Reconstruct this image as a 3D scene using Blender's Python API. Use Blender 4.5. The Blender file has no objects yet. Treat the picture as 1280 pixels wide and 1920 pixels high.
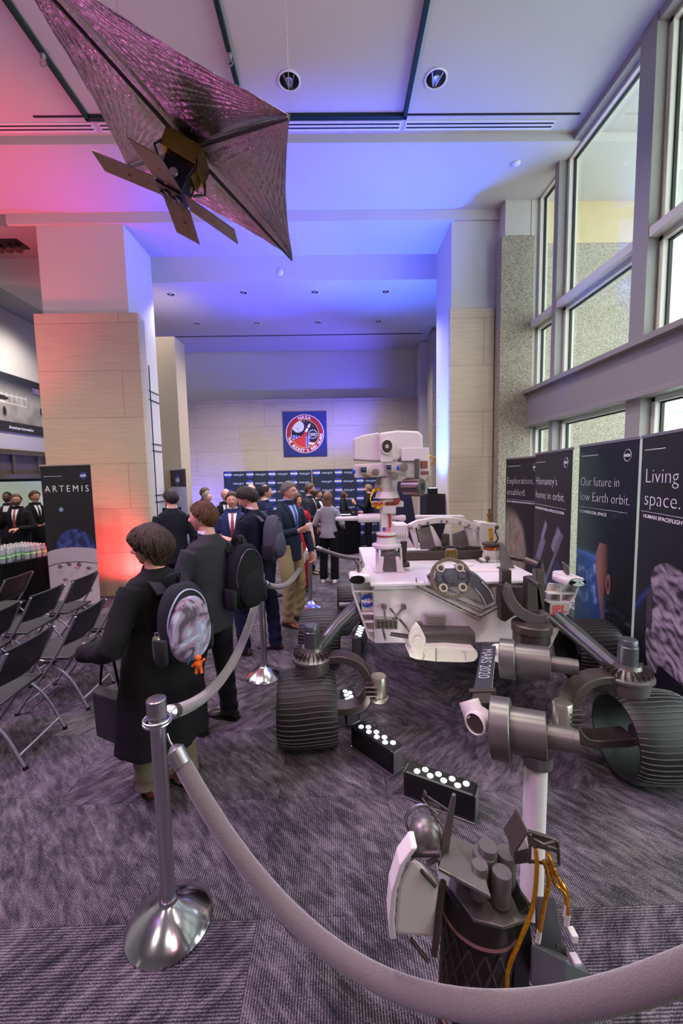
import bpy, bmesh, math, random
import numpy as np
from mathutils import Vector, Matrix, noise as mnoise
random.seed(7); rng = np.random.default_rng(7)
SC = bpy.context.scene; COL = SC.collection
PI = math.pi

# ------------------------------------------------------------------ camera
H = 1.88; FPX = 747.0
def _basis():
    p, y, r = math.radians(-5.05), math.radians(0.9), 0.0195
    f = Vector((math.sin(y)*math.cos(p), math.cos(y)*math.cos(p), math.sin(p)))
    rt = f.cross(Vector((0, 0, 1))).normalized(); up = rt.cross(f)
    c, s = math.cos(r), math.sin(r)
    return c*rt - s*up, s*rt + c*up, f
CR, CU, CF = _basis()
cam = bpy.data.cameras.new('camera'); camo = bpy.data.objects.new('camera', cam); COL.objects.link(camo)
m3 = Matrix((CR, CU, -CF)).transposed()
camo.matrix_world = Matrix.Translation((0, 0, H)) @ m3.to_4x4()
cam.sensor_fit = 'VERTICAL'; cam.sensor_height = 36.0; cam.sensor_width = 24.0
cam.lens = 36.0*FPX/1920.0; cam.clip_start = .05; cam.clip_end = 300
SC.camera = camo
def _ray(x, y): return CR*((x-640)/FPX) - CU*((y-960)/FPX) + CF
def at(x, y, Y):
    d = _ray(x, y); return d*(Y/d.y) + Vector((0, 0, H))
def on(x, y, z=0.0):
    d = _ray(x, y); return d*((z-H)/d.z) + Vector((0, 0, H))
def atx(x, y, X):
    d = _ray(x, y); return d*(X/d.x) + Vector((0, 0, H))

# ------------------------------------------------------------------ colour, world, exposure
def lin(h):
    h = h.lstrip('#'); v = [int(h[i:i+2], 16)/255 for i in (0, 2, 4)]
    return tuple((c/12.92 if c <= .04045 else ((c+.055)/1.055)**2.4) for c in v)
vs = SC.view_settings
vs.view_transform = 'Standard'; vs.look = 'None'; vs.gamma = 1; vs.exposure = EXPO = 0.38
w = bpy.data.worlds.new('daylight'); SC.world = w; w.use_nodes = True
bgn = w.node_tree.nodes['Background']; bgn.inputs[0].default_value = (.93, .97, 1.0, 1); bgn.inputs[1].default_value = 6.0
def lamp(name, kind, loc, energy, color, size=.1, aim=None, spot=None, blend=.8):
    l = bpy.data.lights.new(name, kind); l.energy = energy; l.color = color
    o = bpy.data.objects.new(name, l); COL.objects.link(o); o.location = loc
    if kind == 'AREA': l.size = size
    else: l.shadow_soft_size = size
    if kind == 'SPOT': l.spot_size = math.radians(spot or 90); l.spot_blend = blend
    if aim is not None:
        o.rotation_euler = (Vector(aim)-Vector(loc)).to_track_quat('-Z', 'Y').to_euler()
    return o
# daylight entering through the tall window wall (sky outside the glass)
BLUE = (.10, .13, 1.0); RED = (1.0, .06, .10); MAG = (.75, .25, 1.0); WHT = (1, .93, .86)
lamp('stage_light_blue_beam', 'SPOT', (1.45, 6.95, 1.75), 800, (.03, .12, 1.0), .12, (1.1, 6.9, 6), 70, .8)
lamp('stage_light_blue_rear_floor', 'SPOT', (1.2, 5.35, .3), 2300, (.05, .07, 1.0), .12, (-.1, 6.9, 5.7), 52, .8)
lamp('stage_light_blue_soffit', 'SPOT', (1.55, 6.9, 1.75), 1800, (.03, .04, 1.0), .12, (-1.6, 7.3, 5.8), 50, .8)
lamp('stage_light_blue_pillar', 'SPOT', (1.30, 6.98, 1.7), 330, (.05, .16, 1.0), .1, (1.93, 7.0, 3.1), 110, .8)
lamp('stage_light_blue_ceiling', 'SPOT', (1.2, 9.8, 1.9), 650, (.10, .09, 1.0), .2, (-1.0, 11.2, 5.3), 84, .9)
lamp('stage_light_blue_far_left', 'SPOT', (-3.7, 10.3, .3), 300, (.12, .1, 1.0), .1, (-3.5, 11.3, 1.9), 80, .9)
lamp('stage_light_red_pillar', 'SPOT', (-3.05, 6.12, .3), 190, (1.0, .04, .05), .06, (-3.6, 6.5, .9), 96, .9)
lamp('stage_light_red_beam', 'SPOT', (-4.9, 5.35, 1.0), 650, (1.0, .04, .08), .15, (-4.5, 5.8, 6), 52, .9)
lamp('stage_light_magenta_ceiling', 'SPOT', (-4.2, 3.4, 1.2), 250, (.9, .2, .6), .3, (-3.0, 4.2, 6), 120, 1)
lamp('stage_light_violet_front', 'SPOT', (-3.4, 1.2, 5.3), 620, (.75, .3, 1.0), .5, (-.9, 2.4, 0), 100, 1)
lamp('stage_light_pink_front', 'SPOT', (.9, -.9, 4.6), 140, (1.0, .5, .58), .4, (1.0, 3.4, .6), 80, 1)

# ------------------------------------------------------------------ materials
MATS = {}
def mat(name, col=(.5, .5, .5), rough=.5, metal=0.0, bump=0.0, bscale=60, coat=0, emit=None, es=0, spec=None, sheen=0, stretch=None, var=0.0):
    if name in MATS: return MATS[name]
    m = bpy.data.materials.new(name); m.use_nodes = True; nt = m.node_tree
    b = nt.nodes['Principled BSDF']
    if isinstance(col, str): col = lin(col)
    b.inputs['Base Color'].default_value = (*col[:3], 1); b.inputs['Roughness'].default_value = rough
    b.inputs['Metallic'].default_value = metal
    if spec is not None: b.inputs['Specular IOR Level'].default_value = spec
    if coat: b.inputs['Coat Weight'].default_value = coat
    if sheen: b.inputs['Sheen Weight'].default_value = sheen
    if emit: b.inputs['Emission Color'].default_value = (*emit, 1); b.inputs['Emission Strength'].default_value = es
    if bump or var:
        tc = nt.nodes.new('ShaderNodeTexCoord'); mp = nt.nodes.new('ShaderNodeMapping')
        nt.links.new(tc.outputs['Object'], mp.inputs[0])
        if stretch: mp.inputs['Scale'].default_value = stretch
        n = nt.nodes.new('ShaderNodeTexNoise'); n.inputs['Scale'].default_value = bscale; n.inputs['Detail'].default_value = 4
        nt.links.new(mp.outputs[0], n.inputs['Vector'])
        if bump:
            bp = nt.nodes.new('ShaderNodeBump'); bp.inputs['Strength'].default_value = bump; bp.inputs['Distance'].default_value = .01
            nt.links.new(n.outputs['Fac'], bp.inputs['Height']); nt.links.new(bp.outputs[0], b.inputs['Normal'])
        if var:
            mx = nt.nodes.new('ShaderNodeMix'); mx.data_type = 'RGBA'
            mx.inputs[6].default_value = (*[max(0, c*(1-var)) for c in col[:3]], 1); mx.inputs[7].default_value = (*[min(1, c*(1+var)) for c in col[:3]], 1)
            nt.links.new(n.outputs['Fac'], mx.inputs[0]); nt.links.new(mx.outputs[2], b.inputs['Base Color'])
    MATS[name] = m; return m
def vcmat(name, rough=.5, bump=0, bscale=80, metal=0):
    if name in MATS: return MATS[name]
    m = mat(name, (1, 1, 1), rough, metal, bump, bscale)
    a = m.node_tree.nodes.new('ShaderNodeVertexColor'); a.layer_name = 'Col'
    m.node_tree.links.new(a.outputs[0], m.node_tree.nodes['Principled BSDF'].inputs['Base Color'])
    return m
VC = vcmat('printed_surface', .42); SKINVC = vcmat('skin_and_hair_colour', .5, .15, 120)

# ------------------------------------------------------------------ mesh builder
def rotm(ax=(0, 0, 1), a=0): return Matrix.Rotation(a, 3, Vector(ax))
def frame(d):
    d = Vector(d).normalized(); u = Vector((0, 0, 1)) if abs(d.z) < .95 else Vector((1, 0, 0))
    a = u.cross(d).normalized(); return a, d.cross(a).normalized(), d
class MB:
    def __init__(s): s.v = []; s.f = []; s.mi = []; s.c = None
    def add(s, vs_, fs, mi=0):
        o = len(s.v); s.v += [tuple(p) for p in vs_]; s.f += [tuple(i+o for i in f) for f in fs]; s.mi += [mi]*len(fs); return s
    def box(s, c, size, rot=None, mi=0, taper=1.0):
        hx, hy, hz = size[0]/2, size[1]/2, size[2]/2; P = []
        for z in (-1, 1):
            t = taper if z > 0 else 1
            for x, y in ((-1, -1), (1, -1), (1, 1), (-1, 1)):
                p = Vector((x*hx*t, y*hy*t, z*hz))
                if rot is not None: p = rot @ p
                P.append(Vector(c)+p)
        return s.add(P, [(3, 2, 1, 0), (4, 5, 6, 7), (0, 1, 5, 4), (1, 2, 6, 5), (2, 3, 7, 6), (3, 0, 4, 7)], mi)
    def rings(s, R, cap0=True, cap1=True, mi=0, closed=False):
        n = len(R[0]); P = [p for r in R for p in r]; F = []
        m = len(R)
        for k in range(m if closed else m-1):
            a, b = k*n, ((k+1) % m)*n
            for i in range(n): j = (i+1) % n; F.append((a+i, a+j, b+j, b+i))
        if not closed:
            if cap0: F.append(tuple(range(n-1, -1, -1)))
            if cap1: F.append(tuple(range((m-1)*n, m*n)))
        return s.add(P, F, mi)
    def cyl(s, p0, p1, r0, r1=None, n=16, mi=0, caps=True):
        r1 = r0 if r1 is None else r1; p0 = Vector(p0); p1 = Vector(p1); a, b, d = frame(p1-p0)
        R = [[p+a*(r*math.cos(t))+b*(r*math.sin(t)) for t in [2*PI*i/n for i in range(n)]] for p, r in ((p0, r0), (p1, r1))]
        return s.rings(R, caps, caps, mi)
    def lathe(s, prof, o=(0, 0, 0), ax=(0, 0, 1), n=24, mi=0, sx=1, sy=1, cap=True):
        a, b, d = frame(ax); o = Vector(o)
        R = [[o+d*h+a*(r*sx*math.cos(t))+b*(r*sy*math.sin(t)) for t in [2*PI*i/n for i in range(n)]] for r, h in prof]
        return s.rings(R, cap, cap, mi)
    def tube(s, pts, r, n=8, mi=0, closed=False, flat=1.0):
        pts = [Vector(p) for p in pts]; m = len(pts); R = []; pa = None
        for i, p in enumerate(pts):
            if closed: t = pts[(i+1) % m]-pts[i-1]
            else: t = pts[min(i+1, m-1)]-pts[max(i-1, 0)]
            t.normalize()
            if pa is None: a, b, _ = frame(t)
            else:
                a = pa - t*pa.dot(t)
                a = a.normalized() if a.length > 1e-6 else frame(t)[0]
                b = t.cross(a).normalized()
            pa = a; rr = r[i] if hasattr(r, '__len__') else r
            R.append([p+a*(rr*math.cos(q))+b*(rr*flat*math.sin(q)) for q in [2*PI*k/n for k in range(n)]])
        return s.rings(R, True, True, mi, closed)
    def prism(s, poly, o, ux, uy, th, mi=0):
        o = Vector(o); ux = Vector(ux); uy = Vector(uy); nn = ux.cross(uy).normalized()*th
        n = len(poly); P = [o+ux*x+uy*y for x, y in poly]+[o+ux*x+uy*y+nn for x, y in poly]
        F = [tuple(range(n-1, -1, -1)), tuple(range(n, 2*n))]+[(i, (i+1) % n, n+(i+1) % n, n+i) for i in range(n)]
        return s.add(P, F, mi)
    def ell(s, c, r, rot=None, nu=16, nv=10, mi=0):
        c = Vector(c); R = []
        for k in range(1, nv):
            ph = PI*k/nv; ring = []
            for i in range(nu):
                t = 2*PI*i/nu; p = Vector((r[0]*math.sin(ph)*math.cos(t), r[1]*math.sin(ph)*math.sin(t), -r[2]*math.cos(ph)))
                if rot is not None: p = rot @ p
                ring.append(c+p)
            R.append(ring)
        return s.rings(R, True, True, mi)
    def mesh(s, name, off=(0, 0, 0)):
        me = bpy.data.meshes.new(name); o = Vector(off)
        me.from_pydata([tuple(Vector(p)-o) for p in s.v], [], s.f)
        if any(s.mi): me.polygons.foreach_set('material_index', s.mi)
        me.validate(); me.update(); return me
    def build(s, name, mats, parent=None, smooth=None, bevel=0, off=(0, 0, 0), sub=0, solid=0):
        me = s.mesh(name, off); return link(name, me, mats, parent, smooth, bevel, sub, solid)
def link(name, me, mats, parent=None, smooth=None, bevel=0, sub=0, solid=0):
    if not isinstance(mats, (list, tuple)): mats = [mats]
    for m in mats: me.materials.append(m)
    bm = bmesh.new(); bm.from_mesh(me); bmesh.ops.recalc_face_normals(bm, faces=bm.faces)
    ang = math.radians(smooth if smooth is not None else 0)
    if smooth is not None:
        for f in bm.faces: f.smooth = True
        for e in bm.edges:
            if len(e.link_faces) == 2 and e.calc_face_angle(0) > ang: e.smooth = False
    bm.to_mesh(me); bm.free()
    o = bpy.data.objects.new(name, me); COL.objects.link(o)
    if parent: o.parent = parent
    if solid:
        q = o.modifiers.new('s', 'SOLIDIFY'); q.thickness = solid; q.offset = 0
    if bevel:
        q = o.modifiers.new('b', 'BEVEL'); q.width = bevel; q.segments = 2; q.limit_method = 'ANGLE'; q.angle_limit = math.radians(40)
    if sub:
        q = o.modifiers.new('u', 'SUBSURF'); q.levels = sub; q.render_levels = sub
    return o
def tag(o, label, cat, group=None, kind=None):
    if label: o['label'] = label
    if cat: o['category'] = cat
    if group: o['group'] = group
    if kind: o['kind'] = kind
    return o
def thing(name, label, cat, loc=(0, 0, 0), rz=0, group=None):
    o = bpy.data.objects.new(name, None); COL.objects.link(o); o.location = loc; o.rotation_euler = (0, 0, rz)
    o.empty_display_size = .1
    return tag(o, label, cat, group)
def struct(name, mb, m, bevel=0, smooth=None, parent=None):
    o = mb.build(name, m, parent, smooth, bevel)
    if parent is None: o['kind'] = 'structure'
    return o
def kids(o): return [c for c in bpy.data.objects if c.parent == o]
def dup(root, loc, rz=0, label=None, group=None, parent=None, src=None):
    r = root.copy(); COL.objects.link(r)
    if parent is None: r.location = loc; r.rotation_euler = (0, 0, rz)
    else: r.parent = parent
    if label: r['label'] = label
    if group: r['group'] = group
    for ch in kids(root): dup(ch, None, parent=r)
    return r
def colour(me, fn):
    """per-vertex colour of the surface itself (print, skin)"""
    n = len(me.vertices); co = np.empty(n*3, 'f'); me.vertices.foreach_get('co', co); co = co.reshape(-1, 3)
    c = np.ones((n, 4), 'f'); c[:, :3] = fn(co)
    at_ = me.color_attributes.new('Col', 'FLOAT_COLOR', 'POINT'); at_.data.foreach_set('color', c.ravel())
def remesh(mb, vox, smooth=2):
    me = mb.mesh('tmp'); o = bpy.data.objects.new('tmp', me); COL.objects.link(o)
    bm = bmesh.new(); bm.from_mesh(me); bmesh.ops.recalc_face_normals(bm, faces=bm.faces); bm.to_mesh(me); bm.free()
    q = o.modifiers.new('r', 'REMESH'); q.mode = 'VOXEL'; q.voxel_size = vox
    if smooth:
        q = o.modifiers.new('s', 'SMOOTH'); q.iterations = smooth; q.factor = .6
    dg = bpy.context.evaluated_depsgraph_get(); r = bpy.data.meshes.new_from_object(o.evaluated_get(dg))
    bpy.data.objects.remove(o); bpy.data.meshes.remove(me); return r
def me_arrays(me):
    n = len(me.vertices); co = np.empty(n*3, 'f'); me.vertices.foreach_get('co', co)
    return co.reshape(-1, 3), [tuple(p.vertices) for p in me.polygons]
def text(name, s, size, o, ux, uy, m, parent=None, th=.002, align='LEFT', off=(0, 0, 0), xs=1.0, bold=0, space=1.0, bend=None, fit=None):
    cu = bpy.data.curves.new('t', 'FONT'); cu.body = s; cu.size = size; cu.extrude = th/2; cu.align_x = align; cu.offset = bold; cu.space_character = space
    cu.resolution_u = 3
    ob = bpy.data.objects.new('t', cu); COL.objects.link(ob)
    dg = bpy.context.evaluated_depsgraph_get(); me = bpy.data.meshes.new_from_object(ob.evaluated_get(dg))
    bpy.data.objects.remove(ob)
    if fit and len(me.vertices): xs = fit/max(1e-6, max(v.co.x for v in me.vertices)-min(v.co.x for v in me.vertices))
    ux = Vector(ux).normalized(); uy = Vector(uy).normalized(); n = ux.cross(uy); o = Vector(o)-Vector(off)
    for v in me.vertices:
        x, y, z = v.co; x *= xs
        if bend:
            R, a0 = bend; a = a0-x/(abs(R)) if R > 0 else a0+x/abs(R)
            rr = abs(R)+(y if R > 0 else -y); x, y = rr*math.cos(a), rr*math.sin(a)
        v.co = o+ux*x+uy*y+n*z
    me.materials.clear(); me.materials.append(m)
    t = bpy.data.objects.new(name, me); COL.objects.link(t)
    if parent: t.parent = parent
    return t
def bez(pts, n=24):
    """Catmull-Rom through points"""
    pts = [Vector(p) for p in pts]; P = [pts[0]*2-pts[1]]+pts+[pts[-1]*2-pts[-2]]; out = []
    k = max(2, n//(len(pts)-1))
    for i in range(1, len(P)-2):
        for j in range(k):
            t = j/k; a, b, c, d = P[i-1:i+3]
            out.append(.5*((2*b)+(c-a)*t+(2*a-5*b+4*c-d)*t*t+(3*b-a-3*c+d)*t**3))
    out.append(pts[-1]); return out
def fbm(x, y, s=1.0, o=4, seed=0):
    v = np.zeros(np.broadcast(x, y).shape); r = np.random.default_rng(seed); a = 1; tot = 0
    for k in range(o):
        for q in range(3):
            th = r.uniform(0, 2*PI); p = r.uniform(0, 2*PI); f = s*(2**k)*r.uniform(.7, 1.4)
            v = v+a*np.sin((x*math.cos(th)+y*math.sin(th))*f*6.28+p+1.7*np.sin((x*math.sin(th*2)-y*math.cos(th*2))*f*3+p*2))/3
        tot += a; a *= .55
    return v/tot
def sm(a, b, x): t = np.clip((x-a)/(b-a+1e-12), 0, 1); return t*t*(3-2*t)
def mixc(c, d, t): t = np.asarray(t)[..., None]; return c*(1-t)+np.asarray(d)*t
def art(name, w_, h_, fn, o, ux, uy, parent=None, res=.006, off=(0, 0, 0), m=None, th=.0):
    """printed panel: grid of faces, the print's colour per vertex; fn(u[0..w], v[0..h]) -> rgb linear"""
    nx, ny = max(2, int(w_/res)), max(2, int(h_/res))
    u, v = np.meshgrid(np.linspace(0, w_, nx), np.linspace(0, h_, ny)); c = fn(u.ravel(), v.ravel())
    o = np.array(o)-np.array(off); ux = np.array(Vector(ux).normalized()); uy = np.array(Vector(uy).normalized())
    P = o+u.ravel()[:, None]*ux+v.ravel()[:, None]*uy
    i = (np.arange(ny-1)[:, None]*nx+np.arange(nx-1)).ravel()
    F = np.stack([i, i+1, i+nx+1, i+nx], 1)
    me = bpy.data.meshes.new(name); me.from_pydata(P.tolist(), [], F.tolist())
    cc = np.ones((len(P), 4), 'f'); cc[:, :3] = np.clip(c, 0, 1)
    a = me.color_attributes.new('Col', 'FLOAT_COLOR', 'POINT'); a.data.foreach_set('color', cc.ravel())
    me.materials.append(m or VC); ob = bpy.data.objects.new(name, me); COL.objects.link(ob)
    if parent: ob.parent = parent
    return ob

# shared plain materials
M_white = mat('white_paint', '#d9d5d2', .45); M_black = mat('black_plastic', '#0d0d0f', .45); M_chrome = mat('brushed_steel', '#c4c2c4', .28, 1, .05, 200, stretch=(1, 1, .05))
M_dgrey = mat('dark_grey_metal', '#3a3638', .42, .5); M_text = mat('white_print', '#e9e9f0', .5); M_letter = mat('white_ink', '#f4f2f6', .5)
M_nasablue = mat('logo_blue', '#1f3c9c', .45); M_red = mat('logo_red', '#d0202c', .45)
# ================================================================== SETTING
def nodes(m): return m.node_tree.nodes, m.node_tree.links, m.node_tree.nodes['Principled BSDF']
def carpet_mat():
    m = mat('carpet_tiles', (.1, .09, .1), .95, spec=.15); N, L, B = nodes(m)
    g = N.new('ShaderNodeNewGeometry'); rot = N.new('ShaderNodeMapping'); rot.inputs['Location'].default_value = (-.272, -2.195, 0); L.new(g.outputs['Position'], rot.inputs[0])
    sc = N.new('ShaderNodeVectorMath'); sc.operation = 'SCALE'; sc.inputs['Scale'].default_value = 1/.644; L.new(rot.outputs[0], sc.inputs[0])
    fl = N.new('ShaderNodeVectorMath'); fl.operation = 'FLOOR'; L.new(sc.outputs[0], fl.inputs[0])
    wn = N.new('ShaderNodeTexWhiteNoise'); L.new(fl.outputs[0], wn.inputs['Vector'])
    def mth(op, a, b=None, c=None):
        n = N.new('ShaderNodeMath'); n.operation = op
        for i, x in enumerate((a, b, c)):
            if x is None: continue
            if isinstance(x, (int, float)): n.inputs[i].default_value = x
            else: L.new(x, n.inputs[i])
        return n.outputs[0]
    q = mth('GREATER_THAN', wn.outputs['Value'], .5); sgn = mth('SUBTRACT', mth('MULTIPLY', q, 2), 1)
    sx = N.new('ShaderNodeSeparateXYZ'); L.new(rot.outputs[0], sx.inputs[0])
    # diagonal streaks, mirrored tile by tile
    u = mth('ADD', mth('MULTIPLY', sx.outputs[0], sgn), sx.outputs[1]); v = mth('SUBTRACT', mth('MULTIPLY', sx.outputs[0], sgn), sx.outputs[1])
    cb = N.new('ShaderNodeCombineXYZ'); L.new(mth('MULTIPLY', u, 5.5), cb.inputs[0]); L.new(mth('MULTIPLY', v, 19), cb.inputs[1]); L.new(mth('MULTIPLY', wn.outputs['Value'], 37), cb.inputs[2])
    n1 = N.new('ShaderNodeTexNoise'); n1.inputs['Scale'].default_value = 1; n1.inputs['Detail'].default_value = 8; n1.inputs['Roughness'].default_value = .68; n1.inputs['Distortion'].default_value = .4; L.new(cb.outputs[0], n1.inputs['Vector'])
    n0 = N.new('ShaderNodeTexNoise'); n0.inputs['Scale'].default_value = 2.2; n0.inputs['Detail'].default_value = 2; L.new(rot.outputs[0], n0.inputs['Vector'])
    # ribs of pile
    rb = N.new('ShaderNodeMix'); rb.data_type = 'FLOAT'; L.new(q, rb.inputs[0]); L.new(sx.outputs[0], rb.inputs[2]); L.new(sx.outputs[1], rb.inputs[3])
    rs = mth('SINE', mth('MULTIPLY', rb.outputs[0], 2*PI/.0105))
    n2 = N.new('ShaderNodeTexNoise'); n2.inputs['Scale'].default_value = 190; n2.inputs['Detail'].default_value = 1; L.new(rot.outputs[0], n2.inputs['Vector'])
    a = mth('ADD', mth('MULTIPLY', n1.outputs['Fac'], .95), mth('MULTIPLY', n0.outputs['Fac'], .42))
    a = mth('ADD', a, mth('MULTIPLY', rs, .13)); a = mth('ADD', a, mth('MULTIPLY', mth('SUBTRACT', n2.outputs['Fac'], .5), .62))
    cr = N.new('ShaderNodeValToRGB'); e = cr.color_ramp.elements
    e[0].position = .50; e[0].color = (*lin('#1e1c21'), 1); e[1].position = .92; e[1].color = (*lin('#7a7177'), 1)
    k = cr.color_ramp.elements.new(.68); k.color = (*lin('#443f45'), 1); L.new(a, cr.inputs[0])
    fr = N.new('ShaderNodeVectorMath'); fr.operation = 'FRACTION'; L.new(sc.outputs[0], fr.inputs[0]); sf = N.new('ShaderNodeSeparateXYZ'); L.new(fr.outputs[0], sf.inputs[0])
    seam = mth('MINIMUM', mth('GREATER_THAN', sf.outputs[0], .006), mth('GREATER_THAN', sf.outputs[1], .006)); seam = mth('ADD', mth('MULTIPLY', seam, .35), .65)
    mv = N.new('ShaderNodeVectorMath'); mv.operation = 'SCALE'; L.new(cr.outputs[0], mv.inputs[0]); L.new(seam, mv.inputs['Scale'])
    L.new(mv.outputs[0], B.inputs['Base Color'])
    bp = N.new('ShaderNodeBump'); bp.inputs['Strength'].default_value = .35; bp.inputs['Distance'].default_value = .004; L.new(mth('ADD', rs, mth('MULTIPLY', n2.outputs['Fac'], 3)), bp.inputs['Height']); L.new(bp.outputs[0], B.inputs['Normal'])
    return m
def stone_mat(name, c1, c2, joint, axis='XZ', bw=2.4, rh=.72, sc=1.0):
    m = mat(name, (.5, .5, .5), .55); N, L, B = nodes(m)
    g = N.new('ShaderNodeNewGeometry'); s = N.new('ShaderNodeSeparateXYZ'); L.new(g.outputs['Position'], s.inputs[0])
    cb = N.new('ShaderNodeCombineXYZ'); L.new(s.outputs[0 if axis[0] == 'X' else 1], cb.inputs[0]); L.new(s.outputs[2], cb.inputs[1])
    br = N.new('ShaderNodeTexBrick'); L.new(cb.outputs[0], br.inputs['Vector']); br.offset = .37
    br.inputs['Scale'].default_value = 1; br.inputs['Brick Width'].default_value = bw; br.inputs['Row Height'].default_value = rh; br.inputs['Mortar Size'].default_value = .004
    br.inputs['Color1'].default_value = (*lin(c1), 1); br.inputs['Color2'].default_value = (*lin(c2), 1); br.inputs['Mortar'].default_value = (*lin(joint), 1); br.inputs['Bias'].default_value = -.2
    mp = N.new('ShaderNodeMapping'); mp.inputs['Scale'].default_value = (1.6, 26, 1); L.new(cb.outputs[0], mp.inputs[0])
    n = N.new('ShaderNodeTexNoise'); n.inputs['Scale'].default_value = 1.2; n.inputs['Detail'].default_value = 6; n.inputs['Roughness'].default_value = .65; L.new(mp.outputs[0], n.inputs['Vector'])
    r = N.new('ShaderNodeMapRange'); r.inputs[1].default_value = .3; r.inputs[2].default_value = .7; r.inputs[3].default_value = .86; r.inputs[4].default_value = 1.08; L.new(n.outputs['Fac'], r.inputs[0])
    v = N.new('ShaderNodeVectorMath'); v.operation = 'SCALE'; L.new(br.outputs['Color'], v.inputs[0]); L.new(r.outputs[0], v.inputs['Scale']); L.new(v.outputs[0], B.inputs['Base Color'])
    return m
def granite_mat():
    m = mat('granite', (.5, .5, .5), .7); N, L, B = nodes(m)
    g = N.new('ShaderNodeNewGeometry'); vo = N.new('ShaderNodeTexVoronoi'); vo.inputs['Scale'].default_value = 105; L.new(g.outputs['Position'], vo.inputs['Vector'])
    n = N.new('ShaderNodeTexNoise'); n.inputs['Scale'].default_value = 95; n.inputs['Detail'].default_value = 4; n.inputs['Roughness'].default_value = .8; L.new(g.outputs['Position'], n.inputs['Vector'])
    s = N.new('ShaderNodeSeparateColor'); L.new(vo.outputs['Color'], s.inputs[0])
    mx = N.new('ShaderNodeMath'); mx.operation = 'MULTIPLY_ADD'; mx.inputs[1].default_value = .45; L.new(s.outputs[0], mx.inputs[0]); 
    m2 = N.new('ShaderNodeMath'); m2.operation = 'MULTIPLY'; m2.inputs[1].default_value = .8; L.new(n.outputs['Fac'], m2.inputs[0]); L.new(m2.outputs[0], mx.inputs[2])
    cr = N.new('ShaderNodeValToRGB'); e = cr.color_ramp.elements; e[0].position = .34; e[0].color = (*lin('#4a433b'), 1); e[1].position = .80; e[1].color = (*lin('#b3a998'), 1)
    k = e.new(.50); k.color = (*lin('#857b6d'), 1); L.new(mx.outputs[0], cr.inputs[0]); L.new(cr.outputs[0], B.inputs['Base Color'])
    bp = N.new('ShaderNodeBump'); bp.inputs['Strength'].default_value = .4; bp.inputs['Distance'].default_value = .006; L.new(n.outputs['Fac'], bp.inputs['Height']); L.new(bp.outputs[0], B.inputs['Normal'])
    return m
def glass_mat():
    m = bpy.data.materials.new('window_glass'); m.use_nodes = True; nt = m.node_tree; nt.nodes.clear()
    o = nt.nodes.new('ShaderNodeOutputMaterial'); t = nt.nodes.new('ShaderNodeBsdfTransparent'); t.inputs[0].default_value = (.86, .93, .90, 1)
    g = nt.nodes.new('ShaderNodeBsdfGlossy'); g.inputs['Roughness'].default_value = .02; f = nt.nodes.new('ShaderNodeLayerWeight'); f.inputs[0].default_value = .08
    x = nt.nodes.new('ShaderNodeMixShader'); nt.links.new(f.outputs[1], x.inputs[0]); nt.links.new(t.outputs[0], x.inputs[1]); nt.links.new(g.outputs[0], x.inputs[2]); nt.links.new(x.outputs[0], o.inputs[0]); return m
M_carpet = carpet_mat(); M_trav = stone_mat('travertine', '#bfae98', '#b5a48f', '#8d7f6e'); M_travback = stone_mat('travertine_back', '#b3a597', '#ab9d8f', '#86796c', bw=1.9, rh=.66)
M_granite = granite_mat(); M_glass = glass_mat()
M_ceil = mat('ceiling_plaster', '#bdb8b6', .85); M_wall = mat('wall_plaster', '#c6c0bd', .8); M_groove = mat('groove_shadow_gap', '#17181a', .8); M_track = mat('dark_green_track', '#10302a', .4, .3)
M_frame = mat('window_frame_paint', '#8f8987', .5); M_frame2 = mat('window_frame_light', '#cdc8c0', .5); M_gasket = mat('black_gasket', '#111111', .6)

f = MB(); f.box((-3, 4.5, -.05), (16, 20, .1)); struct('floor', f, M_carpet)
ZF, ZS, ZC, ZI = 6.05, 5.95, 5.80, 5.37
c = MB(); c.box((-3, -.1, ZF+.1), (16, 10.7, .2)); struct('ceiling', c, M_ceil)                         # over the rover
c = MB(); c.box((-.7, 5.88, ZS+.15), (11.0, 1.26, .3)); struct('ceiling_beam', c, M_ceil)
c = MB(); c.box((-.4, 6.97, ZC+.2), (9.0, .95, .4)); struct('ceiling_soffit', c, M_ceil)
c = MB(); c.box((-1.2, 9.4, ZI+.3), (9.4, 3.92, .6)); struct('ceiling_rear', c, M_ceil)
c = MB(); c.box((-7.05, 9.0, 5.8+.15), (5.1, 4.9, .3)); struct('ceiling_left', c, mat('ceiling_left_plaster', '#8f8d8c', .85))
# slots and grooves in the ceiling
t = MB()
t.box((-.2, 4.99, ZF-.004), (6.3, .018, .012)); struct('trim_1', t, M_groove)
for k, (x0, x1) in enumerate(((-4.6, -2.75), (-2.68, .875), (.93, 2.72))):
    v = thing('air_slot_diffuser', ['white linear ceiling air slot left of the foil sail', 'white linear ceiling air slot in the middle, partly behind the foil sail', 'white linear ceiling air slot on the right, ending near the windows'][k], 'air vent', ((x0+x1)/2, 5.13, ZF))
    b = MB(); b.box((0, 0, -.006), (x1-x0, .13, .012)); b.build('slot_plate', M_white, v)
    for dy in (-.028, .022):
        b = MB(); b.box((0, dy, -.0135), (x1-x0-.03, .017, .004)); b.build('slot', M_groove, v)
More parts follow.
